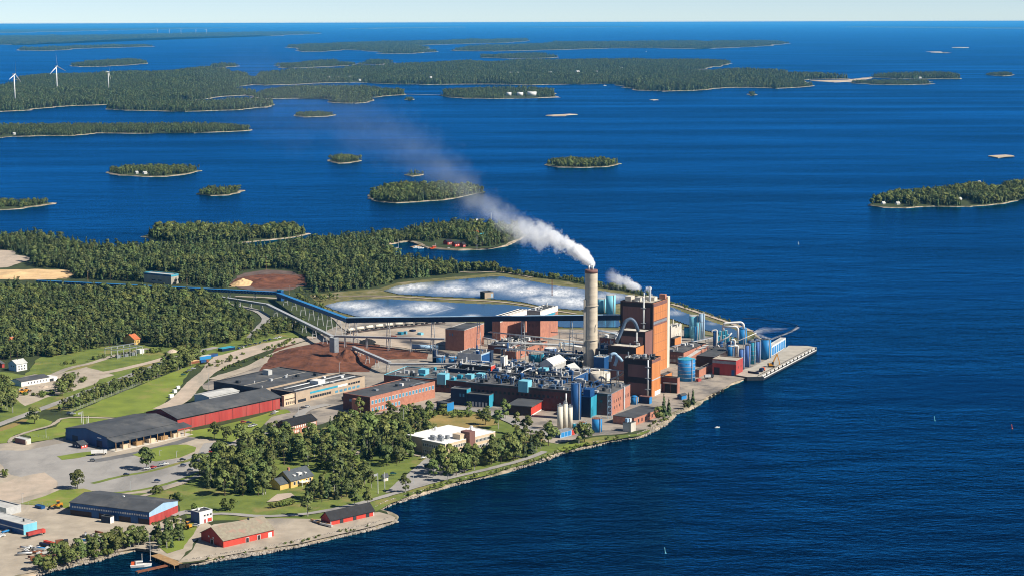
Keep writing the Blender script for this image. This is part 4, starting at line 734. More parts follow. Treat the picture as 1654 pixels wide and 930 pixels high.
Q = bld('orange_roofed_house', 'yellow house with an orange tiled roof in the forest', (217,548), h=5, l=200, r=226, a=52, wall='yellow', roof='roof_tile', gable='x', rise=4, cat='house'); row(Q, 'R', 3, .1, .9, .35, .75, .4); on(Q, 'chimney', 'dark_steel', .3, .38, .45, .55, 3.3, 5)
Q = bld('orange_roofed_house', 'house with an orange roof among trees at the left edge', (15,551), h=4, l=8, r=32, a=50, wall='white', roof='roof_tile', gable='x', rise=3, cat='house'); on(Q, 'chimney', 'white', .45, .53, .45, .55, 2.4, 4)
Q = bld('red_hut', 'dark roofed red hut at the far left edge by the white house', (3,587), h=3.5, l=-12, r=7, a=52, wall='red', roof='roof_dark', gable='x', rise=2, cat='hut')
Q = bld('debarking_hall', 'grey hall with a blue edged roof at the forest edge', (276.6,445), base=460, l=232, r=288.4, a=58, wall='concrete', dark='concrete', roof='roof_light', trim='teal', edge=1); band(Q, 'R', 0, 1, .84, 1, 'teal', 'fascia'); band(Q, 'L', 0, 1, .88, 1, 'blue', 'fascia'); row(Q, 'L', 2, .3, .75, .3, .42, .6); row(Q, 'R', 2, .3, .9, .1, .5, .2)
Q = bld('pond_hut', 'tan pump hut on the dyke between the two ponds', (783,473), base=482.5, l=775.5, r=797, a=30, wall='tan', dark='rubber', roof='roof_dark', cat='hut'); row(Q, 'R', 1, .7, .95, .2, .8, .7, 'pale_blue', 'door')
# sheds and containers along the service yard
for F_, bs_, l_, r_, wl_, rf_, lb_ in (((322,576),582,318,341,'blue_bright','roof_light','open blue shed with a pale roof by the sand road'), ((359,563),568,352,380,'blue_dark','teal','dark shed with a teal roof by the sand road'), ((340,572),577,336,352,'blue','roof_dark','small blue shed between the two yard sheds'), ((306,584),588.5,302,322,'rust','chips','rusty orange hut by the sand road')):
    bld('yard_shed', lb_, F_, base=bs_, l=l_, r=r_, a=48, wall=wl_, roof=rf_, par=.2, cat='shed')
for F_, bs_, l_, r_, wl_, lb_, g_ in (((274.5,637),642.5,272,281,'white','nearest of the white containers beside the lawn',None), ((281,629.5),634.5,278,286,'white','middle white container beside the lawn',None), ((286,623.5),628,284,291,'white','farthest of the white containers beside the lawn',None),
        ((640,542.5),545,631,641,'boat_orange','orange skip on the clay yard',None), ((648,536.5),541,642,652,'teal','teal container left of its lighter neighbour',None), ((656,535),540,652,658,'cyan','light blue container right of the teal one',None), ((667,533),536,661,672,'blue_dark','dark blue flat container on the clay yard',None), ((680,537.5),541.5,674,684,'cyan','pale cyan container alone on the clay yard',None),
        ((67,817.5),822,56,73,'blue','blue skip beside the triangular lawn',None), ((80,880),885,63,83,'blue_dark','blue scrap bin below the yard',None), ((84,876),880,70,88,'red_bright','red scrap bin behind the blue one',None),
        ((1225,601),606,1208,1226,'blue_dark','dark blue container on the quay',None), ((1128,612),616,1124,1133,'red','small red container beside the big blue tank',None)):
    q = bld('container', lb_, F_, base=bs_, l=l_, r=r_, a=52, wall=wl_, roof=wl_, par=.05, cat='container', edge=.2); row(q, 'R', 1, .1, .9, .05, .95, .9, wl_, 'door', .05)
# ------------------------------------------------------------------ chimney, tanks, pipes, conveyors, quay
def mpp(p): return (Vector(p)-CAM).dot(FW)/FPX          # metres per photo pixel at a point
def atY(x, y, Y):                                       # point seen at a pixel, at ground distance Y
    d = ray(x, y); t = Y/d.y; return CAM + d*t
cb = G(954.5, 603); cr = 10.2*mpp(cb); chh = zat(cb, 436)-Z0
ch = empty('chimney', cb, 0, 'tall round concrete chimney giving off the main plume of smoke', 'chimney')
pr = [(cr*1.04, -.5)]; 
for i in range(13): pr += [(cr*(1.04-.05*i/13), chh*i/13+.01), (cr*(1.04-.05*(i+.96)/13), chh*(i+.96)/13), (cr*(1.043-.05*(i+.97)/13), chh*(i+.97)/13)]
pr += [(cr*.99, chh), (cr*.8, chh), (cr*.8, chh-1)]
MB().lathe(pr, 40).build('shaft', M['chimney'], ch, True)
MB().lathe([(cr*1.0, chh-2.6), (cr*1.02, chh-2.6), (cr*1.02, chh+.25), (cr*.98, chh+.25)], 40).build('rim', M['brown'], ch, True)
for dx, dy in ((-2.0,-.6),(1.2,-1.2),(.6,1.8)): MB().cyl(dx, dy, chh-1, chh+4, .85, n=14).build('flue', M['light_steel'], ch, True)
MB().box(-cr*1.2, -cr*.4, -cr*.75, cr*.1, 0, chh*.72).build('cable_shaft', M['concrete'], ch)
for zz in (.33, .66): MB().lathe([(cr*1.04, chh*zz), (cr*1.16, chh*zz), (cr*1.16, chh*zz+.3), (cr*1.04, chh*zz+.3)], 40).build('gallery_ring', M['concrete'], ch)
FOOT.append([cb+Vector((a, b, 0)) for a, b in ((-8,-8),(8,-8),(8,8),(-8,8))])

def tank(name, label, cx, ytop, ybase, wpx, mt, top='flat', roof=None, group=None, z=Z0, bands=0, rail=True, cat='tank', ladder=True):
    g = G(cx, ybase, z); r = wpx/2*mpp(g); c = Vector((g.x + g.x/g.y*r, g.y+r, z)); h = zat(c, ytop)-z
    e = empty(name, c, 0, label, cat, group); n = 28
    MB().cyl(0, 0, -.4, h, r, n=n).build('shell', M[mt], e, True).data.polygons.foreach_set('use_smooth', [True]*n+[False]*2)
    if top == 'dome': prf = [(r*1.0, h+.02), (r*.9, h+r*.28), (r*.6, h+r*.5), (r*.2, h+r*.6), (.05, h+r*.61)]
    elif top == 'cone': prf = [(r*1.02, h+.02), (r*.5, h+r*.13), (.1, h+r*.26)]
    else: prf = [(r*.99, h+.02), (r*.98, h+.15), (.1, h+.35)]
    MB().lathe(prf, n).build('roof', M[roof or mt], e, top == 'dome')
    for k in range(bands):
        zz = h*(k+1)/(bands+1); MB().lathe([(r, zz), (r*1.012+.05, zz), (r*1.012+.05, zz+.25), (r, zz+.25)], n).build('hoop', M['light_steel'], e)
    if rail:
        q = MB(); q.tube([(r*.97*math.cos(i*math.pi/10), r*.97*math.sin(i*math.pi/10), h+1.2) for i in range(21)], .07, 4)
        for i in range(10): q.box(r*.97*math.cos(i*math.pi/5)-.05, r*.97*math.cos(i*math.pi/5)+.05, r*.97*math.sin(i*math.pi/5)-.05, r*.97*math.sin(i*math.pi/5)+.05, h, h+1.2)
        q.build('guard_rail', M['light_steel'], e)
    if ladder:
        a = -1.0; MB().box(r*math.cos(a)-.1, r*math.cos(a)+.5, r*math.sin(a)-.5, r*math.sin(a)+.1, 0, h+1).build('ladder', M['light_steel'], e)
    FOOT.append([c+Vector((a, b, 0)) for a, b in ((-r,-r),(r,-r),(r,r),(-r,r))])
    e['_r'] = r; del e['_r']; return e, c, r, h
tank('storage_tank', 'cream storage tank in front of the chimney foot', 969.5, 601, 624, 32.5, 'cream', roof='cream')
tank('storage_tank', 'blue tank just left of the cream tank', 947, 594, 620, 12, 'blue', roof='roof_light')
tank('storage_tank', 'big blue ribbed tank with a conical roof near the quay road', 1108.5, 579, 616, 28.5, 'blue_bright', 'cone', 'teal', bands=5)
tank('silo_tower', 'tall blue cylinder tower rising beside the blue block', 930.5, 619, 678, 16.5, 'blue')
for i, (cx, w, yt, yb, mt_, lb) in enumerate(((1236.8,16.6,547.5,580.5,'blue_bright','largest blue tank at the pier end of the tank row'), (1224.3,9,550.5,585,'violet_blue','violet blue tank left of the largest one in the row'), (1216,8.6,552,588,'teal','teal tank in the middle of the quay tank row'),
        (1207.5,9,557,592.5,'violet_blue','violet blue tank second from the red quay house'), (1198,10,563,596.5,'violet_blue','tank of the quay row standing next to the red quay house'))):
    tank('quay_tank', lb, cx, yt, yb, w, mt_, roof='dark_steel', bands=0 if mt_ != 'teal' else 4)
for cx, w, yt, yb, lb in ((1212,10,549,572,'dark topped tank behind the teal tank'), (1222,9,546,570,'dark topped tank behind the violet blue tank')): tank('rear_tank', lb, cx, yt, yb, w, 'blue', roof='dark_steel')
tank('light_tank', 'thick pale cyan tower tank right of the boiler house', 1121, 509.5, 546, 16, 'cyan', roof='roof_light', bands=1)
tank('light_tank', 'slim pale blue tower tank beside the cyan one', 1133.5, 506, 547, 9.5, 'pale_blue', roof='roof_light', bands=2)
tank('light_tank', 'cyan column in front of the pale tower tanks', 1127.5, 521, 551, 7, 'cyan', roof='cyan', rail=False)
tank('low_tank', 'dark teal tank left of the ladder tower', 1110.5, 528, 545, 11.5, 'teal', roof='brown')
tank('column_tank', 'narrow deep blue column beside the ladder tower', 1124, 527.5, 556, 5.5, 'blue_bright', rail=False)
tank('low_tank', 'round teal tank with a pale lid in the mill core', 866, 570, 583, 25, 'teal', roof='cream', z=Z0+6)
tank('low_tank', 'pale lidded blue tank behind the teal one', 889, 561.5, 573, 20, 'blue', roof='white', z=Z0+5)
tank('low_tank', 'blue tank left of the grey hall', 712, 574, 587, 15, 'blue_bright', roof='light_steel')
tank('low_tank', 'blue tank right beside the grey hall', 731, 575, 588, 13, 'blue_bright', roof='light_steel')
tank('column_tank', 'dark blue column left of the brick block', 703, 565, 585, 9, 'blue_dark')
tank('low_tank', 'teal tank behind the conveyor right of the chimney', 972, 482, 505, 15, 'cyan', roof='roof_light')
tank('low_tank', 'taller teal tank behind the conveyor next to the boiler house', 986.5, 476, 508, 15.5, 'cyan', roof='roof_light')
tank('low_tank', 'small blue tank at the corner of the machine hall', 1024.5, 641, 653, 11, 'blue_bright', 'dome', rail=False)
tank('low_tank', 'blue tank with a rusty rim near the shore', 964.3, 675, 698, 16.5, 'blue_bright', roof='rust')
tank('low_tank', 'teal tank behind the shore trees', 941, 681, 692, 13, 'teal', roof='rust')
tank('low_tank', 'little teal tank beside the white silos', 929, 683, 691, 8, 'teal', roof='light_steel', rail=False)
for cx, w, yt, yb, lb in ((904.5,9,655.5,696,'left and nearest of the three white silos'), (913.2,7.4,651,694,'middle one of the three white silos'), (921,7.6,657,691,'right one of the three white silos')):
    e, c, r_, h_ = tank('white_silo', lb, cx, yt, yb, w, 'cream', 'flat', 'grey_steel', cat='silo', ladder=False); MB().box(-.6, .6, -.6, .6, h_, h_+2.4).build('filter_box', M['grey_steel'], e)
q = bld('silo_house', 'blue and red cladded house below the white silos', (905,698), base=707, l=893, r=928, a=48, wall='blue', lit='pale_blue', roof='grey_steel', par=.1); band(q, 'R', .8, 1, 0, 1, 'red_bright', 'red_panel'); row(q, 'R', 3, .05, .75, .1, .9, .85, 'blue_bright', 'panel')

# evaporation plant: domed columns and looping white pipes
Ye = G(1175, 581).y
tank('evaporator', 'blue domed evaporator column above the red quay house', 1179.5, 554, 583, 13, 'blue_bright', 'dome', 'blue', rail=False)
tank('evaporator', 'blue domed vessel at the far end of the evaporation plant', 1199.5, 531, 556, 13, 'blue_bright', 'dome', 'blue_bright', rail=False)
tank('evaporator', 'dark slim evaporator column on the left of the plant', 1154.5, 536, 566, 6, 'blue', 'dome', rail=False)
tank('evaporator', 'short blue evaporator drum beside the tall column', 1165.5, 553, 575, 9, 'blue', 'dome', rail=False)
for i, (cx, yt, lb) in enumerate(((1163,535,'leftmost teal drum in the back row of the evaporation plant'),(1168,532,'highest teal drum in the back row of the evaporation plant'),(1172.5,534,'right teal drum in the back row of the evaporation plant'),(1161,543,'left teal drum in the front row of the evaporation plant'),(1169,542,'middle teal drum in the front row of the evaporation plant'),(1176,540,'teal drum just behind the blue domed column'),(1183,546,'rightmost small teal drum of the evaporation plant'))):
    tank('evaporator_drum', lb, cx, yt, yt+22, 5.5, 'teal', 'dome', 'cyan', group='evaporator drums', rail=False)
def pipe(name, label, pts, r, mt, Y, cat='pipe', group=None, legs=(), zmin=Z0):
    q = [atY(a, b, Y) for a, b in pts]; sm = []
    for i, p in enumerate(q):                           # round the elbows
        if 0 < i < len(q)-1:
            a = (q[i-1]-p); b = (q[i+1]-p); k = min(3.0*r, a.length*.45, b.length*.45); a = p+a.normalized()*k; b = p+b.normalized()*k
            sm += [a*(1-t)**2+p*(2*t*(1-t))+b*t*t for t in (0, .25, .5, .75, 1)]
        else: sm.append(p)
    c = Vector((q[0].x, q[0].y, zmin)); e = empty(name, c, 0, label, cat, group)
    MB().tube([p-c for p in sm], r, 10).build('pipe', M[mt], e, True)
    for t in legs:
        p = q[0].lerp(q[-1], t)-c; MB().box(p.x-.25, p.x+.25, p.y-.25, p.y+.25, 0, p.z).build('leg', M['grey_steel'], e)
    return e
pipe('steam_pipe', 'thick white pipe looping high over the evaporation plant', [(1168,534),(1168,521.5),(1197,520),(1201,523),(1201,530)], 1.05, 'white', Ye+20)
pipe('steam_pipe', 'white pipe dropping down the right side of the plant', [(1168,527),(1189,527),(1192,530),(1192,548)], 1.0, 'white', Ye+10)
pipe('steam_pipe', 'white pipe arched over the tall evaporator column', [(1181,556),(1181,548),(1187,548),(1187,560),(1192,557),(1192,576)], .75, 'white', Ye-6)
pipe('steam_pipe', 'white hooked pipe left of the evaporator drums', [(1150,537),(1150,533),(1158.5,532),(1158.5,556),(1162,560)], .55, 'white', Ye)
pipe('steam_pipe', 'slanting white pipe across the evaporator drums', [(1160,552),(1176,544),(1182,537)], .6, 'white', Ye-2)
pipe('steam_pipe', 'white pipe bundle at the foot of the plant', [(1176,558),(1184,559),(1190,557)], .7, 'white', Ye-10)
pipe('conveyor_pipe', 'long thin light pipe bridge from the plant to the tanks', [(1118,566),(1190,551),(1222,537)], .35, 'light_steel', Ye+4, legs=(.2,.5,.8))
pipe('flue_duct', 'great grey arched duct on the boiler house front', [(996,552),(1004,534),(1010,518),(1019,513.5),(1026,520),(1031,534)], 1.5, 'duct_blue', S1.c.y+4)
pipe('flue_duct', 'pale blue bent duct above the shorter boiler house', [(985,583),(987,571),(995,570.5),(997,578),(993,590)], 1.3, 'pale_blue', S3.c.y+8)
pipe('flue_duct', 'short pale blue duct elbow joining the shorter boiler house', [(995,573),(1001,577),(1005,583)], 1.2, 'pale_blue', S3.c.y+6)
for i, (pts, r_, mt_, yb, lb) in enumerate(([[(861,618),(861,603),(867,600),(867,613)], .9, 'cream', 628, 'cream hairpin duct on the machine hall roof'],
    [[(849,604),(850,595),(916,599),(916,608)], .7, 'cream', 622, 'long cream pipe over the process hall roof'],
    [[(800,553),(845,554),(918,557),(940,560)], 1.0, 'light_steel', 575, 'grey main pipe in front of the brick hall'],
    [[(903,560),(903,553),(946,557)], .6, 'pale_blue', 585, 'pale blue pipe left of the chimney'],
    [[(905,566),(946,569)], .5, 'pale_blue', 588, 'lower pale blue pipe left of the chimney'],
    [[(752,596),(765,603),(770,601)], .6, 'white', 620, 'short white pipe beside the teal fan house'],
    [[(868,600),(888,591)], .7, 'white', 612, 'slanting white duct before the ribbed roof hall'],
    [[(1010,600),(1000,607),(985,613)], .9, 'cream', 630, 'cream slanting duct right of the cream tank'],
    [[(982,597),(998,597),(998,612)], .4, 'pale_blue', 625, 'thin blue pipe frame beside the cream tank'],
    [[(953,601),(953,595),(968,595),(968,600)], .55, 'white', 618, 'white pipe bent over the cream tank'],
    [[(838,612),(850,600)], .6, 'white', 622, 'small white sloping pipe on the process hall'])):
    pipe('roof_pipe', lb, pts, r_, mt_, G(pts[0][0], yb).y, legs=(.1,.9) if len(pts) == 2 else ())
for x_, y0_, y1_, r_, mt_, lb in ((818.5,573,600,.55,'white','white vent mast beside the white tower'), (906,553,580,.7,'concrete','slim concrete stack by the ribbed roof hall'), (911,551,580,.5,'light_steel','leaning steel stack by the ribbed roof hall'), (820,553,570,.8,'blue','blue column stack behind the process hall'), (811,558,572,.6,'blue_dark','dark blue stack behind the process hall')):
    pipe('vent_stack', lb, [(x_, y1_+8), (x_, y0_)], r_*1.2, mt_, G(x_, y1_+8).y, cat='stack')

# pipe racks criss-crossing the mill core
def rack(x0, y0, x1, y1, z, n, lab, mts=('light_steel','grey_steel','blue','cream')):
    a = G(x0, y0); b = G(x1, y1); e = empty('pipe_rack', a, 0, lab, 'pipe rack'); d = (b-a); L = d.length; d.normalize(); s_ = Vector((-d.y, d.x, 0))
    for i in range(n):
        o = s_*(i-(n-1)/2)*1.1; MB().tube([o+Vector((0,0,z)), o+d*L+Vector((0,0,z))], .4 if i % 2 else .28, 7).build('pipe', M[mts[i % len(mts)]], e, True)
    k = max(2, int(L/14)); w = n*.6
    lm = MB().box(-.2, .2, -.2, .2, 0, z-.3).mesh('leg', M['grey_steel']); cm = MB().beam(s_*-w, s_*w, .35, .35).mesh('cross_beam', M['grey_steel'])
    for i in range(k):
        p = d*(L*(i+.5)/k)
        for sg in (-1, 1): obj('leg', lm, e, p+s_*sg*w)
        obj('cross_beam', cm, e, p+Vector((0, 0, z-.45)))
    return e
rack(790,556,960,575,12,4,'long pipe rack in front of the brick halls'); rack(700,592,790,600,9,3,'pipe rack running past the grey hall'); rack(800,588,945,601,15,5,'broad pipe rack across the mill core', ('white','light_steel','blue','grey_steel'))
rack(990,560,1075,545,8,3,'pipe rack behind the boiler annexes'); rack(960,628,1010,634,18,3,'pipe rack beside the cream tank'); rack(1085,575,1150,560,9,3,'pipe rack by the brown hall'); rack(890,548,1000,552,7,3,'pipe rack along the pond edge')
rack(940,545,1000,556,10,4,'pipe rack right of the chimney', ('pale_blue','light_steel','blue','white')); rack(760,552,800,560,7,3,'short pipe rack below the blue shaft')

# conveyor galleries
def gallery(name, label, p0, z0, p1, z1, w, h, legs, body, top, truss=False, side=None):
    a = G(*p0); b = G(*p1); e = empty(name, a, 0, label, 'conveyor'); d = b-a; d.z = z1-z0; A = Vector((0, 0, z0)); Bq = A+d
    up = Vector((0, 0, h*.5))
    MB().beam(A, Bq, w, h).build('gallery', M[body], e); MB().beam(A+up+Vector((0,0,.2)), Bq+up+Vector((0,0,.2)), w+.5, .3).build('roof', M[top], e)
    hd = Vector((d.x, d.y, 0)).normalized(); s_ = Vector((-hd.y, hd.x, 0))
    if truss:
        n = int(d.length/4); q = MB()
        for i in range(n):
            for sg in (-1, 1):
                o = s_*sg*(w/2+.15); x0 = A+d*(i/n)+o; x1 = A+d*((i+1)/n)+o; q.beam(x0-up, x1+up, .18, .18); q.beam(x0-up, x0+up, .18, .18)
        q.build('truss', M['light_steel'], e)
    for t in legs:
        p = A+d*t; q = MB(); zz = p.z-h/2
        for sg in (-1, 1): q.beam(Vector((p.x, p.y, 0))+s_*sg*(w*.5+zz*.09), Vector((p.x, p.y, zz))+s_*sg*w*.35, .5, .5)
        for k in range(1, max(2, int(zz/5))):
            f_ = k/max(2, int(zz/5)); ww = (w*.5+zz*.09)*(1-f_)+w*.35*f_; q.beam(Vector((p.x, p.y, zz*f_))-s_*ww, Vector((p.x, p.y, zz*f_))+s_*ww, .25, .25)
        q.build('leg', M['light_steel'], e)
    return e
gallery('conveyor', 'long dark blue conveyor bridge running behind the chimney to the boiler house', (562,554), 22, (1003,598), 46.5, 4.2, 4.4, (.03,.16,.33,.5,.66,.83), 'blue_dark', 'pale_blue')
gallery('conveyor', 'rising teal blue conveyor from the forest to the long bridge', (449,485.5), 7, (566,554), 21, 4, 3.6, (.12,.25,.38,.5,.62,.74,.86,.97), 'blue', 'blue_bright')
gallery('conveyor', 'low blue trussed conveyor along the forest edge', (60,462), 5, (453,485), 7.5, 3.6, 3, (.1,.2,.3,.4,.5,.6,.7,.8,.9,.99), 'blue', 'blue_bright', True)
gallery('conveyor', 'upper grey conveyor crossing the meadow', (342,487), 6, (432,503), 7, 3, 2, (.1,.3,.5,.7,.9), 'grey_steel', 'light_steel')
gallery('conveyor', 'grey conveyor sloping down to the bark pile tower', (431,502.5), 7, (537,563), 11, 3, 2.2, (.15,.3,.45,.6,.75,.9), 'grey_steel', 'light_steel', True)
gallery('conveyor', 'grey conveyor from the bark pile to the mill', (571,577), 9, (630,603), 9, 2.6, 2.2, (.15,.4,.65,.95), 'grey_steel', 'light_steel')
gallery('conveyor', 'thin grey conveyor bridge over the bark yard', (540,560), 10, (718,572), 14, 2, 1.4, (.1,.3,.5,.7,.9), 'grey_steel', 'light_steel')
gallery('conveyor', 'low grey pipe bridge left of the blue tanks', (630,603), 8, (738,604), 9, 2, 1.2, (.2,.5,.8), 'grey_steel', 'light_steel')
gallery('conveyor', 'pink sided sloping gallery beside the brown hall', (1106,590), 4, (1141,574), 8, 3.4, 3.2, (.3,.8), 'brick', 'roof_light')
Q = bld('transfer_tower', 'small steel transfer tower at the corner of the conveyors', (454,470), base=486, l=447, r=458, a=40, wall='blue', roof='teal', cat='tower')
tank('bark_tower', 'steel discharge tower over the bark pile', 538, 546, 566, 8, 'light_steel', 'cone', 'grey_steel', cat='tower'); Q = bld('tower_head', 'steel platform on top of the bark discharge tower', (540,547), h=12, l=532, r=547, a=45, wall='grey_steel', roof='light_steel', z=Z0+9, cat='platform')
bld('pile_wall', 'concrete retaining wall in the bark pile', (574,565), base=577, l=566, r=588, a=35, wall='concrete', roof='concrete', par=.1, cat='wall')
# three step ladder tower and lattice masts
def lattice(name, label, x, yb, yt, w, mt='light_steel', cat='mast'):
    c = G(x, yb); h = zat(c, yt)-Z0; e = empty(name, c, 0, label, cat); n = max(3, int(h/4))
    for i, (sx, sy) in enumerate(((-1,-1),(1,-1),(1,1),(-1,1))): MB().beam((sx*w/2, sy*w/2, 0), (sx*w/2, sy*w/2, h), .25, .25).build('leg', M[mt], e)
    q = MB()
    for k in range(n):
        z_ = h*(k+1)/n; za = h*k/n
        for (ax, ay), (bx, by) in (((-1,-1),(1,-1)),((1,-1),(1,1)),((1,1),(-1,1)),((-1,1),(-1,-1))):
            q.beam((ax*w/2, ay*w/2, z_-.1), (bx*w/2, by*w/2, z_-.1), .18, .18); q.beam((ax*w/2, ay*w/2, za), (bx*w/2, by*w/2, z_), .14, .14)
    q.build('bracing', M[mt], e); return e
lattice('stair_tower', 'pale blue lattice stair tower on the machine hall corner', 985, 675, 637, 3, 'pale_blue', 'tower'); lattice('stair_tower', 'pale lattice ladder tower by the cyan tanks', 1118.5, 555, 527, 2.6, 'cyan', 'tower')
lattice('lattice_mast', 'red lattice mast standing in the upper pond', 892, 478, 452, 1.2, 'rust'); lattice('lattice_mast', 'tall thin mast on the harbour point', 793.5, 362, 344, 1.0, 'white')
# boiler house pipes with platforms
for (b_, fy, z0_, z1_) in ((B, .26, .35, 1.08), (S1, .3, .0, 1.0), (S3, .12, .02, 1.02)):
    MB().cyl(-1.2, b_.ly*fy, b_.h*z0_, b_.h*z1_, .7, n=10).build('riser_pipe', M['light_steel'], b_.root, True)
    for k in range(3): MB().box(-3, 0, b_.ly*fy-2, b_.ly*fy+2, b_.h*(z0_+(z1_-z0_)*(.2+.3*k)), b_.h*(z0_+(z1_-z0_)*(.2+.3*k))+.3).build('platform', M['grey_steel'], b_.root)

# the quay: a concrete block with kerb and fenders
qp = [(1178,603),(1207,608),(1233,607.5),(1317.5,563),(1319.5,560.5),(1305,558),(1274,557.5),(1258,570),(1215,592)]
k = MB(); w = [G(a, b, 3.2) for a, b in qp]
if area(w) < 0: w.reverse()
n = len(w); k.add([(p.x, p.y, -2) for p in w]+[(p.x, p.y, 3.2) for p in w], [tuple(range(n, 2*n))]+[]); k.add([(p.x, p.y, -2) for p in w]+[(p.x, p.y, 3.2) for p in w], [(i, (i+1) % n, n+(i+1) % n, n+i) for i in range(n)], 1); qo = struct(k.build('quay', [M['concrete'], M['dark_steel']]))  # dark sides stand in for the shadows under a piled deck
e0, e1 = G(1233,607.5,3.2), G(1317.5,563,3.2)
MB().beam(e0+Vector((-1,.3,.3)), e1+Vector((-1,.3,.3)), 1.2, .7).beam(e0+Vector((.5,-.2,-.9)), e1+Vector((.5,-.2,-.9)), .6, .7).build('kerb', M['white'], qo); d = e1-e0
MB().beam(e0+Vector((-5,1.3,.15)), e1+Vector((-5,1.3,.15)), .5, .25).build('crane_rail', M['dark_steel'], qo)
fm = MB().cyl(0, 0, -1.6, .6, .55, n=10).mesh('fender', M['rubber'])
for i in range(14): obj('fender', fm, qo, e0+d*((i+.5)/14)+Vector((1.1, -.6, 1.6-0)))
fm2 = MB().lathe([(1.0,-.4),(1.3,-.4),(1.3,.4),(1.0,.4)], 12).mesh('tyre_fender', M['rubber'])
for x_, y_, lb in ((1147,641.5,'tyre fender nearest the stone bank below the mill'),(1153,638,'second tyre fender along the shore below the mill'),(1160,634,'third tyre fender along the shore below the mill'),(1167,630.5,'tyre fender nearest the pier'),(292,914,'left tyre fender on the gravel quay corner'),(298,913,'middle tyre fender on the gravel quay corner'),(303,912.5,'right tyre fender on the gravel quay corner')):
    o = obj('tyre_fender', fm2, None, G(x_, y_, 1.0), (R(90), 0, R(30))); tag(o, lb, 'fender', 'tyre fenders on the quays')
o = MB().tube([G(a, b, .25) for a, b in ((1200,513.5),(1225,514),(1255,518),(1275,521.5),(1289,524.5),(1283,530),(1268,538),(1250,546))], .18, 6).build('floating_boom', M['dark_steel']); tag(o, 'floating boom round the foaming outfall water', 'boom')

# piles
def heap(name, label, x, y, rx, ry, h, mt, seed, cat='heap', peaks=1):
    c = G(x, y); n = 26; st = 2.0/n; V = []; F = []
    for i in range(n+1):
        for j in range(n+1):
            a, b = -1+2*i/n, -1+2*j/n; d = math.hypot(a, b); f_ = max(0, 1-d)**.8 if peaks == 1 else max(0, 1-d)**.55*(.55+.9*mnoise.noise(Vector((a*2.2+seed, b*2.2, seed))))
            z_ = h*max(0, f_)*(1+.35*mnoise.noise(Vector((a*4, b*4, seed*2)))) - .3; V.append((a*rx, b*ry, z_))
    for i in range(n):
        for j in range(n): q = i*(n+1)+j; F.append((q, q+n+1, q+n+2, q+1))
    me = bpy.data.meshes.new(name); me.from_pydata(V, [], F); me.materials.append(M[mt]); o = obj(name, me, None, (c.x, c.y, Z0+.4)); return tag(o, label, cat)
heap('bark_pile', 'broad heap of red brown bark below the discharge tower', 520, 577, 48, 70, 9, 'bark_pile', 3, peaks=2)
heap('bark_pile', 'sharp dark bark ridge beside the retaining wall', 562, 580, 17, 30, 9, 'bark_pile', 5)
heap('bark_pile', 'low dark bark mound on the mill side of the yard', 655, 575, 20, 14, 3.5, 'bark_pile', 6, peaks=2)
heap('bark_pile', 'round dark heap in the clay yard', 594, 553, 8, 14, 4, 'rubber', 7)
heap('chip_pile', 'bright heap of fresh wood chips at the bark field', 393, 459, 14, 22, 6, 'chips', 8)
heap('bark_pile', 'old grey brown bark bank at the forest', 440, 453, 45, 50, 6, 'bark_pile', 9, peaks=2)
heap('sand_heap', 'long pale sawdust bank at the left edge', 40, 443, 60, 40, 4, 'chips', 10, peaks=2)
heap('sand_heap', 'small pink gravel heap near the substation', 278, 568, 5, 8, 2.5, 'gravel_pink', 12)
heap('sand_heap', 'rubble heap on the old yard', 70, 625, 7, 7, 1.8, 'gravel_pink', 13, peaks=2)
# ------------------------------------------------------------------ vehicles, boats, turbines, poles
def car_proto():
    e = empty('parked_car', (0, 0, -500))
    k = MB(); prof = [(-2.15,.35),(2.15,.35),(2.2,.75),(1.2,.95),(-1.9,.98),(-2.2,.8)]
    k.add([(x,-.86,z) for x, z in prof]+[(x,.86,z) for x, z in prof], [tuple(range(6)), tuple(range(11,5,-1))]+[(i,6+i,6+(i+1) % 6,(i+1) % 6) for i in range(6)])
    k.add([(-1.3,-.68,1.48),(.35,-.68,1.48),(.35,.68,1.48),(-1.3,.68,1.48),(-1.2,-.64,1.52),(.25,-.64,1.52),(.25,.64,1.52),(-1.2,.64,1.52)], [(4,5,6,7),(0,1,5,4),(1,2,6,5),(2,3,7,6),(3,0,4,7)]); k.build('body', M['paint'], e)
    MB().add([(-1.85,-.8,.96),(1.1,-.8,.95),(1.1,.8,.95),(-1.85,.8,.96),(-1.3,-.68,1.48),(.35,-.68,1.48),(.35,.68,1.48),(-1.3,.68,1.48)], [(0,1,5,4),(1,2,6,5),(2,3,7,6),(3,0,4,7)]).build('window', M['glass'], e)
    wm = MB().tube([(0,-.1,0),(0,.1,0)], .32, 10).mesh('wheel', M['rubber'])
    for x in (-1.35, 1.35):
        for y in (-.78, .78): obj('wheel', wm, e, (x, y, .32))
    return e
ORD = 'first second third fourth fifth sixth seventh eighth ninth tenth eleventh twelfth thirteenth fourteenth fifteenth sixteenth seventeenth eighteenth nineteenth twentieth twenty-first twenty-second twenty-third twenty-fourth twenty-fifth twenty-sixth'.split()
proto_car = car_proto(); first = [True]
CC = {'white': (.75,.75,.74), 'silver': (.45,.47,.48), 'black': (.02,.02,.025), 'navy': (.02,.035,.10), 'blue': (.03,.09,.28), 'red': (.45,.02,.02), 'green': (.02,.10,.09), 'grey': (.16,.17,.18)}
def car(x, y, a, c, lab, grp):
    o = proto_car if first[0] else copy_tree(proto_car); first[0] = False; o.name = 'parked_car'; o.location = G(x, y) + Vector((0, 0, .85)); o.rotation_euler = (0, 0, R(a)); tag(o, lab, 'car', grp)
    for ch_ in o.children: ch_.color = (*CC[c], 1)
gl = 'cars in the big parking lot'
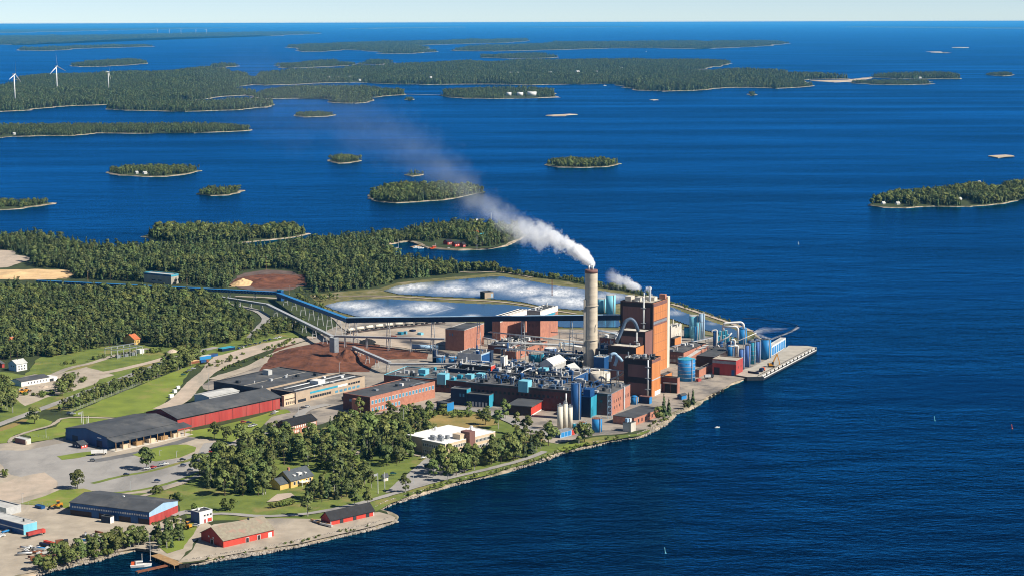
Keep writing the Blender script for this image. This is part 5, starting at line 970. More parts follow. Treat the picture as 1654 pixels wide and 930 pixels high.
for x, y, a, c, lb in ((204,768.5,10,'black','black car at the left end of the big parking lot'), (254,778.5,5,'navy','dark car alone in the lower half of the big parking lot'), (238,758.8,15,'white','white car parked under the lone lot tree'), (247.5,756.5,40,'red','red car next to the white one at the lawn strip'), (261,752.5,30,'silver','silver car left of a white car at the lawn strip'), (267.5,751,30,'white','white car right of the silver car at the lawn strip'),
        (295,744.5,10,'black','black car parked at the lawn strip in mid lot'), (296,753.5,5,'navy','navy car in the middle aisle of the big lot'), (342,731.5,20,'red','red car at the upper end of the big lot'), (354,736,10,'navy','navy car beside a white one at the trees'), (356,741,10,'white','white car below the navy one at the trees'), (359.5,726.5,30,'silver','silver car near the red hatchback at the lot top'), (365,725,30,'red','red hatchback at the very top of the lot'), (328,735,15,'grey','grey car half hidden by the lot trees'), (307,761.5,5,'black','black car at the edge of the tree shade')): car(x, y, a, c, lb, gl)
gl = 'cars beside the red hall'
for x, y, a, c, lb in ((393,683.5,10,'red','red car on the lawn lot before the red hall'), (402,684.5,10,'navy','dark car beside the red one before the red hall'), (411,688.5,30,'silver','silver van-like car before the red hall'), (405,690,20,'white','white car at the bottom of the small lot'), (445,667,40,'white','white car by the corner of the red hall'), (441,670,40,'grey','grey car by the corner of the red hall'), (490,660,30,'black','black car on the street below the tan hall'), (497,658,30,'silver','silver car on the street below the tan hall'), (500,697,20,'white','white car by the brick office house')): car(x, y, a, c, lb, gl)
gl = 'cars by the white office'
for x, y, a, c, lb in ((635,767,10,'green','dark green car right of the little white hut'), (652,773.5,40,'white','white car in the lot below the white office'), (656,776.5,40,'black','black car in the lot below the white office'), (690,755,10,'black','black car in front of the office trees'), (703,754,15,'silver','silver car in front of the office trees'), (684,741,40,'white','white car at the office corner'), (317,851,5,'silver','silver car beside the loader on the quay'), (112,669,20,'navy','dark car at the gate of the lawn fence'), (118,670,10,'silver','silver van at the gate of the lawn fence'), (150,745,0,'grey','grey car on the asphalt yard'), (835,740,20,'black','black car on the shore path')): car(x, y, a, c, lb, gl)
rd = random.Random(5)
for i, (x, y) in enumerate(((385,564),(391,562),(397,560),(404,558.5),(412,557),(420,555),(428,552),(436,550),(300,603),(296,607),(312,597),(306,600),(445,548),(452,546))):
    c_ = rd.choice(list(CC)); car(x, y, rd.uniform(0, 180), c_, c_+' scrapped car, '+ORD[i]+' in the rows of the salvage yard by the sand road', 'cars in the salvage yard')

def machine(x, y, a, label, scale=1.0, mt='orange_machine'):    # wheel loader
    e = empty('wheel_loader', G(x, y)+Vector((0, 0, .8)), R(a), label, 'loader'); s_ = scale
    MB().box(-3*s_,-.2*s_,-1.1*s_,1.1*s_,.9*s_,2.2*s_).box(-.2*s_,1.4*s_,-.8*s_,.8*s_,.9*s_,1.7*s_).build('body', M[mt], e)
    MB().box(-1.4*s_,.1*s_,-.8*s_,.8*s_,2.2*s_,3.5*s_).build('cab', M['glass'], e); MB().box(-1.5*s_,.2*s_,-.9*s_,.9*s_,3.5*s_,3.65*s_).build('cab_roof', M[mt], e)
    MB().beam((1.0*s_,0,1.8*s_),(3.4*s_,0,.7*s_),.9*s_,.35*s_).build('lift_arm', M[mt], e); MB().add([(3.2*s_,-1.4*s_,.1),(4.4*s_,-1.4*s_,.1),(3.2*s_,-1.4*s_,1.3*s_),(3.2*s_,1.4*s_,.1),(4.4*s_,1.4*s_,.1),(3.2*s_,1.4*s_,1.3*s_)], [(0,1,2),(5,4,3),(0,3,4,1),(0,2,5,3)]).build('bucket', M['dark_steel'], e)
    wm = MB().tube([(0,-.3*s_,0),(0,.3*s_,0)], .8*s_, 12).mesh('wheel', M['rubber'])
    for dx in (-2.1, 1.0):
        for dy in (-1.05, 1.05): obj('wheel', wm, e, (dx*s_, dy*s_, .8*s_))
machine(92, 821, 200, 'orange wheel loader beside the blue and red hall', 1.2); machine(301, 854, 150, 'orange wheel loader on the grass by the white cube house', 1.1); machine(37, 636, 30, 'orange wheel loader left of another on the old yard', 1.1); machine(44, 633, 40, 'orange loader right of the first on the old yard', .9); machine(575, 572, 30, 'blue wheel loader at the bark pile wall', 1.2, 'blue_bright'); machine(1117, 614, 0, 'red forklift beside the big blue tank', .7, 'red_bright')

# material handler on the pier
Yq = G(1246, 592, 3.2); ex = empty('excavator', Yq+Vector((0, 0, .02)), 0, 'yellow material handler with a raised bent boom on the pier', 'excavator')
for s_ in (-1, 1): MB().box(-2.6, 2.6, s_*1.5-.4, s_*1.5+.4, 0, 1.1).build('track', M['rubber'], ex)
MB().box(-2.4, 1.4, -1.5, 1.5, 1.2, 3.2).build('body', M['orange_machine'], ex); MB().box(.2, 1.8, -1.6, -.2, 2.4, 4.6).build('cab', M['glass'], ex); MB().box(-3.4, -2.4, -1.5, 1.5, 1.4, 3).build('counterweight', M['dark_steel'], ex)
MB().beam((.8,.2,2.8),(4.8,.2,11.5),.9,.9).build('boom', M['orange_machine'], ex); MB().beam((4.6,.2,11.8),(6.9,.2,4.2),.7,.7).build('stick', M['orange_machine'], ex); MB().add([(6.3,-.6,2.3),(7.7,-.6,2.3),(6.9,-.5,4.3),(6.3,1,2.3),(7.7,1,2.3),(6.9,.9,4.3)], [(0,1,2),(5,4,3),(0,3,4,1),(1,4,5,2),(2,5,3,0)]).build('grab', M['orange_machine'], ex)
def truck(x, y, a, label, mc='boat_orange', mb='blue_dark', L=8, z=Z0+.8):
    e = empty('truck', G(x, y, z), R(a), label, 'truck'); MB().box(-L/2, L/2-2.6, -1.25, 1.25, 1.1, 3.0).build('load_bed', M[mb], e); MB().box(L/2-2.3, L/2, -1.2, 1.2, .7, 2.9).build('cab', M[mc], e); MB().box(L/2-.4, L/2+.04, -1, 1, 1.8, 2.7).build('windscreen', M['glass'], e); MB().box(-L/2, L/2, -.5, .5, .7, 1.05).build('chassis', M['dark_steel'], e)
    wm = MB().tube([(0,-.2,0),(0,.2,0)], .52, 10).mesh('wheel', M['rubber'])
    for dx in (-L/2+1, -L/2+2.3, L/2-1.2):
        for dy in (-1.05, 1.05): obj('wheel', wm, e, (dx, dy, .52))
truck(1231, 599, 60, 'dark lorry with an orange cab beside the material handler', z=3.25); truck(58, 864, 50, 'red flatbed lorry beside the pale blue workshop', 'red_bright', 'red', 12); truck(100, 879, 20, 'dark lorry by the scrap bins', 'dark_steel', 'rust', 7); truck(160, 733, 15, 'white bus on the asphalt yard', 'white', 'white', 11); truck(560, 645, 35, 'blue lorry in the shade of the brick office', 'blue', 'blue_dark', 8); truck(1145, 610, 20, 'dark lorry loading before the red quay house', 'dark_steel', 'light_steel', 8); truck(330, 586, 40, 'rusty lorry in the salvage yard', 'rust', 'blue', 8); truck(70, 905, 20, 'long dark trailer at the bottom left', 'brown', 'rust', 14)

# rail tank wagons
def wagon():
    e = empty('tank_wagon', (0, 0, -500)); MB().tube([(-4.2,0,2.6),(-4,0,2.6),(4,0,2.6),(4.2,0,2.6)], [1.1,1.5,1.5,1.1], 14).build('tank', M['cream'], e, True); MB().box(-5, 5, -1.1, 1.1, .85, 1.1).build('chassis', M['dark_steel'], e); MB().cyl(0, 0, 4, 4.6, .5, n=10).build('dome', M['cream'], e)
    bm_ = MB().box(-1.1, 1.1, -.9, .9, 0, .85).mesh('bogie', M['rubber'])
    for x in (-3.4, 3.4): obj('bogie', bm_, e, (x, 0, 0))
    return e
wp = wagon(); rail = [(560,538.5),(575,536),(600,532.5),(630,529),(660,526),(690,523.5),(720,521.5)]
strip('railway', 'bark_grey', rail, 3.2)
rp = [G(a, b) for a, b in rail]; seg = [(b-a).length for a, b in zip(rp[:-1], rp[1:])]; tot = sum(seg); nW = int(tot/10.6)
for i in range(nW):
    t = tot*(i+.5)/nW; k = 0
    while t > seg[k]: t -= seg[k]; k += 1
    d = rp[k+1]-rp[k]; p = rp[k]+d*(t/seg[k]); o = wp if i == 0 else copy_tree(wp); o.location = (p.x, p.y, Z0+.9); o.rotation_euler = (0, 0, math.atan2(d.y, d.x)); o.name = 'tank_wagon'; tag(o, ORD[i]+' cream tank wagon from the left in the train beside the pond', 'tank wagon', 'train of rail tank wagons')
t_ = pipe('horizontal_vessel', 'long blue and white horizontal vessel left of the brick block', [(665,559),(708,561)], 2.2, 'pale_blue', G(680, 566).y, cat='vessel', legs=(.15,.5,.85))

# wind turbines
def turbine(x, yb, yh, rot, label, blade=None, grp='wind turbines'):
    c = G(x, yb, 1.5); h = zat(c, yh)-1.5; e = empty('wind_turbine', c, R(rot), label, 'wind turbine', grp); k = h/100
    MB().lathe([(2.3*k*1.25, 0), (1.4*k*1.25, h)], 14).build('tower', M['white'], e, True); MB().box(-2*k, 2*k, -4*k, 5*k, h-.5*k, h+3.5*k).build('nacelle', M['white'], e)
    hub = MB().lathe([(.2,-1.6*k),(1.6*k,-.6*k),(1.8*k,1.5*k)], 10).build('hub', M['white'], e, True); hub.location = (0, -5.4*k, h+1.5*k); hub.rotation_euler = (R(90), 0, 0)
    L = (blade or .46)*h; bm_ = MB().add([(-.4*k,-.5*k,0),(.5*k,.4*k,0),(-.9*k,-.9*k,L*.2),(1.6*k,1.3*k,L*.2),(-.2*k,-.15*k,L),(.3*k,.25*k,L),(0,.8*k,0),(.2*k,1.0*k,L*.2),(0,.2*k,L)], [(0,1,3,2),(2,3,5,4),(1,6,7,3),(3,7,8,5),(6,0,2,7),(7,2,4,8),(4,5,8)]).mesh('blade', M['white'])
    ph = {24.5: 8, 92.5: -6, 175.5: 35}.get(x, x*13)
    for i in range(3): o = obj('blade', bm_, e, (0, -5.6*k, h+1.5*k)); o.rotation_euler = (0, R(ph+120*i), 0)
turbine(24.5, 168, 121, 74, 'nearest wind turbine, by the left edge'); turbine(92.5, 153.5, 108, 58, 'tallest wind turbine with a blade pointing straight up'); turbine(175.5, 147, 117, 78, 'smallest of the three near wind turbines')
for i, (x, lb) in enumerate(((255,'leftmost of the five tiny turbines on the horizon'), (274,'second from left of the five tiny horizon turbines'), (292.5,'middle one of the five tiny horizon turbines'), (316.5,'second from right of the five tiny horizon turbines'), (333.5,'rightmost of the five tiny turbines on the horizon'))): turbine(x, 56.5, 48, 15+i*9, lb)

# boats
def boat(x, y, a, L, label, hull='white', cabin='white', mast=0, cat='boat', stripe=None):
    e = empty('boat', G(x, y, 0), R(a), label, cat); w = L*.17
    pl = [(-L/2,-w),(L*.15,-w),(L*.5,0),(L*.15,w),(-L/2,w)]; h = L*.11
    MB().add([(x_*.93,y_*.8,-.3) for x_, y_ in pl]+[(x_,y_,h+(.3 if i == 2 else 0)) for i, (x_, y_) in enumerate(pl)], [tuple(range(5,10))]+[(i,(i+1) % 5,5+(i+1) % 5,5+i) for i in range(5)]).build('hull', M[hull], e)
    c = MB().box(-L*.25, L*.08, -w*.65, w*.65, h, h+L*.14).build('cabin', M[cabin], e); MB().box(-L*.2, L*.1, -w*.67, w*.67, h+L*.08, h+L*.12).build('cabin_window', M['glass'], e)
    if mast: MB().cyl(L*.05, 0, h, h+mast, .12 if L < 14 else .2, n=6).box(-L*.3, L*.05, -.06, .06, h+L*.16, h+L*.16+.15).build('mast', M['white'], e)
    if stripe: MB().box(-L*.45, -L*.3, -w*.4, w*.4, h, h+1.5).build('life_raft', M[stripe], e)
    return e
boat(228, 914, 12, 12, 'white pilot boat with an orange raft at the timber jetty', mast=6, stripe='boat_orange'); boat(703, 402, 20, 15, 'orange red fishing boat at the harbour', 'boat_orange', 'boat_orange', 6); boat(643, 403, 10, 10, 'white sailing boat with a bare mast in the harbour bay', mast=12); boat(672, 400.5, 30, 10, 'white motor boat at the harbour jetty'); boat(680, 401.5, 20, 9, 'second white motor boat at the harbour jetty'); boat(726, 403, 15, 10, 'white boat right of the orange fishing boat')
for i, (x, y) in enumerate(((400,404.5),(406,405),(412,404),(418,405),(424,404),(403,407),(415,407.5),(409,403))): boat(x, y, 60+i*7, 9, ORD[i]+' small white boat moored in the forest marina', mast=0, cat='boat')['group'] = 'boats in the forest marina'
for x, y, lb in ((1030,53,'tiny white sailing boat under the horizon, right of centre'), (1169,48,'tiny sailing boat nearest the horizon'), (1044,84.5,'motor boat before the far beaches'), (977,139,'motor boat with a wake beside the large island')): boat(x, y, 20, 16, lb, mast=22)
boat(1159, 690, 20, 4, 'small buoy boat off the mill shore')
for x, y, mt_, lb in ((1075,893,'cyan','pale green spar buoy in the foreground water'), (1510,679,'cyan','green spar buoy on the right'), (1635,692,'boat_orange','red spar buoy at the right edge'), (1290,395,'white','white buoy far out on the right')):
    e = empty('spar_buoy', G(x, y, 0), 0, lb, 'buoy'); MB().tube([(0,0,-.5),(-.6,0,3.6)], .22, 6).build('pole', M[mt_], e); MB().lathe([(.5,-.3),(.55,.2),(.2,.5)], 8).build('float', M[mt_], e)

# jetties
def jetty(name, label, px, w, z, mt):
    a, b = G(*px[0], z), G(*px[1], z); e = empty(name, (a.x, a.y, 0), 0, label, 'jetty'); d = b-a; MB().beam((0,0,z), (d.x, d.y, z), w, .5).build('deck', M[mt], e); s_ = Vector((-d.y, d.x, 0)).normalized()
    n = max(2, int(d.length/5)); pm_ = MB().cyl(0, 0, -2, z, .2, n=6).mesh('pile', M['wood'])
    for i in range(n+1):
        for sg in (-1, 1): q = d*(i/n)+s_*sg*w*.42; obj('pile', pm_, e, (q.x, q.y, 0))
jetty('timber_jetty', 'grey timber jetty at the foot of the gravel quay', [(250,895.5),(288,911)], 6, 1.8, 'wood'); jetty('floating_jetty', 'low brown pontoon beside the pilot boat', [(221,923),(271,912)], 3, .6, 'rust'); jetty('harbour_jetty', 'small harbour jetty among the boats', [(664,399),(688,394.5)], 4, 1, 'wood'); jetty('tank_jetty', 'pale loading jetty at the tank island', [(868,158.5),(904,157.5)], 10, 3, 'concrete_light'); jetty('marina_jetty', 'pale jetty in the forest marina', [(400,408),(424,402)], 3, .8, 'wood'); jetty('causeway', 'dotted dark causeway between two wooded islands', [(657,152.6),(716,154)], 14, 2.5, 'concrete')
for x, w, lb in ((822,8,'left oil tank on the tank island'), (840,10,'middle oil tank on the tank island'), (859,15,'largest oil tank on the tank island')): tank('oil_tank', 'white '+lb, x, 149.5 if w < 15 else 148.5, 155, w, 'white', ladder=False, rail=False, z=1.5)
# harbour huts and far cottages
for F_, h_, l_, r_, wl_, rf_, lb_ in (((723,391),4,716,731,'red','roof_black','left red boathouse on the harbour point'), ((735,394),4,730,743,'red_bright','roof_black','bright red boathouse in the middle of the harbour point'), ((748,395),4,743,752,'red','roof_black','right dark roofed boathouse on the harbour point'), ((766,358),5,759,775,'white','roof_light','pale house on the ridge of the harbour point'), ((766,376),5,761,773,'red','roof_tile','red cabin among the trees of the harbour point'), ((710,376),4,705,715,'red','roof_tile','small red cabin at the left of the harbour point'), ((780,381),4,770,788,'white','teal','long pale green roofed house on the harbour point')):
    q = bld('harbour_house', lb_, F_, h=h_, l=l_, r=r_, a=45, wall=wl_, roof=rf_, gable='x', rise=2.5, cat='house'); row(q, 'R', 2, .15, .85, .3, .7, .3, 'white')
COT = [G(840,155,1.5), G(859,155,1.5), G(822,155,1.5)]
for x, y, w, lb in ((233,281.5,8,'white cottage on the cottage island'),(220,281,6,'tan cottage on the cottage island'),(497,126,5,'white cottage at the left end of the long ridge'),(530,126.5,6,'row cottage on the long ridge left of the pink beach'),(545,127,6,'cottage with a pale roof on the long ridge'),(565,126,7,'broad cottage on the long ridge'),(580,131,7,'cottage at the shore of the long ridge'),(630,125,6,'lone cottage in the ridge forest'),(695,126.5,5,'small cottage in the ridge forest'),(825,119.5,7,'first cottage left of the pink beach'),(835,119.5,7,'second cottage left of the pink beach'),(852,119.5,6,'third cottage left of the pink beach'),(867,119.5,8,'fourth cottage left of the pink beach'),(888,119,7,'cottage nearest the pink beach'),(932,117,7,'cottage at the left end of the pink beach'),(962,117.5,6,'cottage at the right end of the pink beach'),(1001,111,8,'pale buildings above the pink beach'),(1485,127.5,6,'cottage on the island right of the spit'),(1426,330.5,7,'white cabin on the tip of the right edge island'),(1449,331,8,'grey cabin on the tip of the right edge island'),(1549,324,8,'white house by the jetty of the right edge island'),(1581,297,6,'white gable high in the trees of the right edge island'),(22,218,6,'white boathouse on the long narrow island')):
    COT.append(G(x, y, 1.2)); q = bld('cottage', lb, (x, y-2), base=y, l=x-w*.4, r=x+w*.6, a=30, wall='white', roof='roof_light', gable='x', rise=2.5, z=1.2, cat='cottage')
# beaches
for px in ([(922,119.4),(960,120.6),(974,119.6),(968,117.6),(935,117.4)],[(800,121.2),(880,121.5),(905,120.8),(880,120),(810,120)]):
    w = sheet_px(px, 1.9+.6, 20, 3); b_ = MB(); b_.add([(p.x, p.y, 2.6) for p in w], [tuple(range(len(w)))]); o = struct(b_.build('beach', M['gravel_pink']))

# poles, flagpoles, masts
def pole(name, label, x, yb, yt, r=.13, mt='white', arm=False, flag=None, cat='pole', grp=None):
    c = G(x, yb); h = zat(c, yt)-Z0; e = empty(name, c, 0, label, cat, grp); MB().cyl(0, 0, 0, h, r*1.3, r*.8, n=8).build('shaft', M[mt], e); MB().cyl(0, 0, 0, .3, r*3, n=8).build('foot', M['concrete'], e)
    if arm: MB().box(-.1, 1.4, -.12, .12, h, h+.2).build('lamp_head', M['light_steel'], e)
    if flag: MB().add([(0,-.02,h-.3),(-2.6,-.02,h-.9),(-2.4,-.02,h-2.4),(0,-.02,h-1.9),(0,.02,h-.3),(-2.6,.02,h-.9),(-2.4,.02,h-2.4),(0,.02,h-1.9)], [(0,1,2,3),(7,6,5,4),(0,4,5,1),(1,5,6,2),(2,6,7,3)]).build('flag', M[flag], e)
for x, yb, yt, fl, lb in ((132,683,664,'white','flagpole with a white flag on the lawn'), (134.5,685,663,None,'flagpole right of the one with the flag'), (140.5,684,672,None,'short flagpole on the lawn, left of its twin'), (143,683,671,None,'shortest flagpole at the lawn edge'), (610.5,796,763,'white','tall flagpole in the park with a hanging flag'), (621.5,792,762,None,'second park flagpole near the white hut'), (497.5,752,733,None,'flagpole behind the yellow house')): pole('flagpole', lb, x, yb, yt, .2, flag=fl, cat='flagpole')
for x, yb, yt, lb in ((337.5,631,603,'tall yard lamp behind the red hall'), (548.5,612,585,'tall lamp mast on the tan hall'), (285,738,728,'lamp on the oval lawn'), (258,735,727,'left lamp on the oval lawn'), (211,792,775,'lamp in the lower parking lot'), (652,694,660,'lamp mast in the dry meadow'), (535,758,737,'lamp at the park lane'), (74.5,706,692,'lamp beside the footpath lawn'), (36,812,796,'lamp pole by the lower yard'), (243,905,865,'lamp pole by the little jetty'), (482,670,652,'lamp on the street below the tan hall'), (668,782,766,'lamp in the office parking lot'), (186,824,815,'lamp on the hall roof line')): pole('lamp_post', lb, x, yb, yt, .16, 'light_steel', True, cat='lamp post')
for x, yb, yt, lb in ((142,455,438,'power pole by the sawdust field'), (115,552,536,'power pole in the forest'), (430,436,415,'power pole above the bark field'), (467,475,462,'pole by the transfer tower'), (302,460,450,'pole by the blue conveyor')): pole('power_pole', lb, x, yb, yt, .2, 'wood', True, cat='pole')
# fence by the lawn
def fence(name, label, px, h=2.2, sp=4.0, mt='light_steel'):
    q = [G(a, b) for a, b in px]; e = empty(name, q[0], 0, label, 'fence'); pm_ = MB().box(-.06, .06, -.06, .06, 0, h).mesh('post', M[mt])
    for a, b in zip(q[:-1], q[1:]):
        d = b-a; n = max(1, int(d.length/sp))
        for i in range(n): obj('post', pm_, e, a+d*(i/n)-q[0]+Vector((0, 0, .4)))
        for zz in (.5, h*.55, h): MB().beam(a-q[0]+Vector((0,0,zz+.4)), b-q[0]+Vector((0,0,zz+.4)), .05, .06).build('rail', M[mt], e)
fence('fence', 'light fence along the long lawn', [(112,668),(150,652),(200,632),(228,620)]); fence('fence', 'light fence before the blue hall lawn', [(40,704),(70,708),(102,713)]); fence('fence', 'wire fence round the triangular lawn', [(33,815),(60,815),(102,821)], 1.8); fence('fence', 'white board fence below the brick office', [(672,668),(700,663),(727,658)], 2.4, 2.0, 'white')
# substation
ss = empty('substation', G(190, 580), R(50), 'steel switchyard frames at the edge of the forest', 'substation')
for i in range(5):
    for j in range(3):
        MB().box(i*7-.2, i*7+.2, j*9-.2, j*9+.2, 0, 8+2*(j == 1)).build('portal_leg', M['light_steel'], ss)
    MB().box(i*7-.25, i*7+.25, 0, 18, 7.6, 8.1).build('portal_beam', M['light_steel'], ss)
for j in range(3): MB().box(0, 28, j*9-.25, j*9+.25, 8.1+2*(j == 1), 8.5+2*(j == 1)).build('busbar', M['grey_steel'], ss)
for i in range(3): MB().box(3+i*8, 6.5+i*8, 3, 6, 0, 3).build('transformer', M['grey_steel'], ss)
MB().box(30, 35, 6, 11, 0, 4).build('control_hut', M['white'], ss)
# small white hut, boats and scrap
q = bld('white_hut', 'small white hut with a dark roof beside the flagpoles', (620,770), base=777, l=616, r=627, a=48, wall='white', roof='roof_dark', gable='x', rise=1.6, cat='hut'); row(q, 'R', 1, .35, .65, 0, .7, .8, 'beige', 'door')
rd = random.Random(9)
SC = [('white','white'),('light_steel','grey'),('rust','rusty'),('roof_light','pale'),('dark_steel','dark'),('blue_bright','blue')]
for i in range(26):
    x, y = ((48+rd.uniform(-8,34), 893+rd.uniform(-8,14)) if i < 16 else (143+rd.uniform(-6,24), 869+rd.uniform(-8,5))) if i < 22 else (rd.uniform(2,20), rd.uniform(858,870))
    mt_, cn = SC[i % 6]; L_ = rd.uniform(4, 9); e = empty('scrap_pipe' if i % 3 else 'beam_stack', G(x, y)+Vector((0,0,.7)), rd.uniform(0, 3), ORD[i]+' '+cn+' '+('pipe' if i % 3 else 'stack of beams')+' lying in the scrap rows at the lower left', 'scrap', 'scrap rows at the lower left')
    if i % 3: MB().tube([(-L_/2,0,.6),(L_/2,0,.6)], .6, 9).build('pipe', M[mt_], e, True); MB().tube([(L_/2-.05,0,.6),(L_/2+.1,0,.6)], .72, 9).build('flange', M['rust'], e)
    else:
        for k in range(3): MB().box(-L_/2, L_/2, -1+k*.75, -.5+k*.75, 0, .6+.3*(k == 1)).build('beam', M[mt_], e)
for i, (x, y) in enumerate(((517,845),(522,847),(527,849),(512,843))): 
    e = empty('plank_stack', G(x, y)+Vector((0,0,.6)), R(-40), ('first','second','third','fourth')[i]+' stack of planks beside the black roofed boathouse', 'planks', 'plank stacks')
    for k in range(2): MB().box(-5, 5, -.7, .7, k*.5, k*.5+.4).build('plank_layer', M['wood' if i % 2 else 'light_steel'], e)
# ------------------------------------------------------------------ trees
def leafcloud(C, Nn, S, rg):
    n = len(C); Nn = Nn/np.maximum(np.linalg.norm(Nn, axis=1, keepdims=True), 1e-6)
    pn = Nn + rg.normal(0, .45, (n, 3)); pn /= np.linalg.norm(pn, axis=1, keepdims=True)
    t = np.cross(pn, rg.normal(0, 1, (n, 3))); t /= np.linalg.norm(t, axis=1, keepdims=True); b = np.cross(pn, t); S = S[:, None]
    k1 = rg.uniform(.6, 1.2, (n, 1)); k2 = rg.uniform(.6, 1.2, (n, 1))
    V = np.stack([C - t*S*k1 - b*S*.35, C + t*S*.35 - b*S*k2, C + t*S*k1 + b*S*.4, C - t*S*.4 + b*S*k2], 1).reshape(-1, 3)
    return V, np.arange(4*n).reshape(-1, 4), np.repeat(Nn, 4, 0)
def crown_mesh(name, V, F, Nn, mt):
    me = bpy.data.meshes.new(name); me.from_pydata(V.tolist(), [], F.tolist()); me.materials.append(M[mt]); me.polygons.foreach_set('use_smooth', [True]*len(F))
    me.normals_split_custom_set_from_vertices(Nn.tolist()); return me
def trunk_mesh(h, r, mt, rg, limbs=4, z0=.35):
    k = MB().tube([(0,0,-.02),(rg.normal(0,.006),rg.normal(0,.006),h*.4),(rg.normal(0,.012),rg.normal(0,.012),h)], [r, r*.7, r*.2], 6)
    for i in range(limbs):
        a = rg.uniform(0, 6.28); z = z0+(h-z0)*i/max(limbs, 1); L = rg.uniform(.1, .2); k.tube([(0,0,z),(math.cos(a)*L, math.sin(a)*L, z+L*.8)], [r*.4, r*.1], 4)
    return k.mesh('trunk', M[mt])
def broad(seed, rx, zc, rz, nb, lp, mt, ls, tr='trunk'):
    rg = np.random.default_rng(seed); C = []; Nn = []
    for i in range(nb):
        d = rg.normal(0, 1, 3); d /= np.linalg.norm(d); q = rg.uniform(.35, 1.0)**.5; c = np.array([d[0]*rx*q, d[1]*rx*q, zc + d[2]*rz*q])*1.0; br = rg.uniform(.42, .72)*rx*.75
        u = rg.normal(0, 1, (lp, 3)); u /= np.linalg.norm(u, axis=1, keepdims=True); u[:, 2] = np.where(u[:, 2] < -.35, -u[:, 2], u[:, 2])
        p = c + u*br*rg.uniform(.75, 1.1, (lp, 1))*np.array([1, 1, .85]); C.append(p); nn = u*.75 + (p-np.array([0, 0, zc-.1]))/rx*.45 + np.array([0, 0, .15]); Nn.append(nn)
    C = np.concatenate(C); Nn = np.concatenate(Nn); V, F, Nv = leafcloud(C, Nn, rg.uniform(.7, 1.3, len(C))*ls, rg)
    return crown_mesh('crown', V, F, Nv, mt), trunk_mesh(zc+rz*.5, .022, tr, rg, 5, zc-rz*.6)
def spruce(seed, rb, z0, tiers, per, mt='leaf_spruce'):
    rg = np.random.default_rng(seed); C = []; Nn = []; S = []
    for i in range(tiers):
        f = i/(tiers-1); z = z0+(1-z0)*f**.92; r = rb*(1-f)**.85*rg.uniform(.8, 1.15)+.012; m_ = max(4, int(per*(1-f*.7)))
        for k in range(m_):
            a = 2*math.pi*(k+rg.uniform(-.3, .3))/m_+i*.9; rr = r*rg.uniform(.35, 1.1); C.append((math.cos(a)*rr*.75, math.sin(a)*rr*.75, z-rr*.25)); Nn.append((math.cos(a), math.sin(a), .55)); S.append(.03+r*.36)
    V, F, Nv = leafcloud(np.array(C), np.array(Nn), np.array(S), rg); return crown_mesh('crown', V, F, Nv, mt), trunk_mesh(.93, .016, 'trunk', rg, 0)
def pine(seed):
    rg = np.random.default_rng(seed); C = []; Nn = []
    for i in range(11):
        z = rg.uniform(.48, .93); a = rg.uniform(0, 6.28); r = rg.uniform(.02, .17)*(1.25-z*.8)*1.5; c = np.array([math.cos(a)*r, math.sin(a)*r, z]); u = rg.normal(0, 1, (18, 3)); u /= np.linalg.norm(u, axis=1, keepdims=True); u[:, 2] = np.abs(u[:, 2])*.9-.2
        C.append(c+u*.085*np.array([1.15, 1.15, .7])); Nn.append(u+np.array([math.cos(a)*.4, math.sin(a)*.4, .4]))
    C = np.concatenate(C); V, F, Nv = leafcloud(C, np.concatenate(Nn), rg.uniform(.028, .05, len(C)), rg); return crown_mesh('crown', V, F, Nv, 'leaf_pine'), trunk_mesh(.85, .018, 'trunk', rg, 3, .5)
K = {'birch': [broad(s, .215, .56, .40, 13, 46, 'leaf', .042, 'birch_trunk') for s in (1, 2, 3)], 'round': [broad(s, .34, .55, .37, 16, 46, 'leaf', .048) for s in (4, 5, 6)],
     'bush': [broad(s, .52, .45, .40, 9, 34, 'leaf_bush', .085) for s in (7, 8)], 'poplar': [broad(s, .155, .54, .44, 12, 42, 'leaf', .038) for s in (9, 10)],
     'spruce': [spruce(s, .19, .06, 13, 12) for s in (11, 12, 13, 14)], 'pine': [pine(s) for s in (15, 16, 17)]}
NAME = {'birch': 'birch_tree', 'round': 'broadleaf_tree', 'bush': 'bush', 'poplar': 'slim_tree', 'spruce': 'spruce_tree', 'pine': 'pine_tree'}
NT = [0]; LAB = []
LM = [(480,770,'yellow house'),(478,690,'brick office house'),(740,705,'white office'),(630,650,'brick office'),(850,660,'red shed'),(260,765,'big parking lot'),(370,660,'red hall'),(555,830,'boathouse'),(615,775,'flagpoles'),(913,680,'white silos'),(650,765,'office parking lot'),(400,815,'park path'),(520,720,'park lane'),(590,700,'park meadow'),
      (28,590,'white house'),(55,612,'long white house'),(215,540,'orange roofed house'),(190,570,'switchyard'),(20,548,'edge orange roof'),(150,640,'road bend'),(230,610,'long lawn'),(290,590,'sand road'),(120,900,'scrap rows'),(200,885,'small inlet'),(270,870,'loader'),(370,540,'asphalt lane'),(120,560,'power pole'),(40,640,'orange loaders'),(105,625,'old yard'),(5,780,'dirt apron')]
def place(x, y, h, kind):
    q = P((x, y, Z0)); n_ = min(LM, key=lambda m: (m[0]-q[0])**2+(m[1]-q[1])**2*2); dx = q[0]-n_[0]; dy = q[1]-n_[1]
    sd_ = ('left of' if dx < 0 else 'right of') if abs(dx) > abs(dy)*1.4 else ('behind' if dy < 0 else 'in front of')
    return ('tall ' if h > 14 else 'middling ' if h > 10 else 'low ')+{'round': 'round crowned tree', 'spruce': 'dark spruce', 'poplar': 'slim tree'}.get(kind, kind)+' '+sd_+' the '+n_[2]
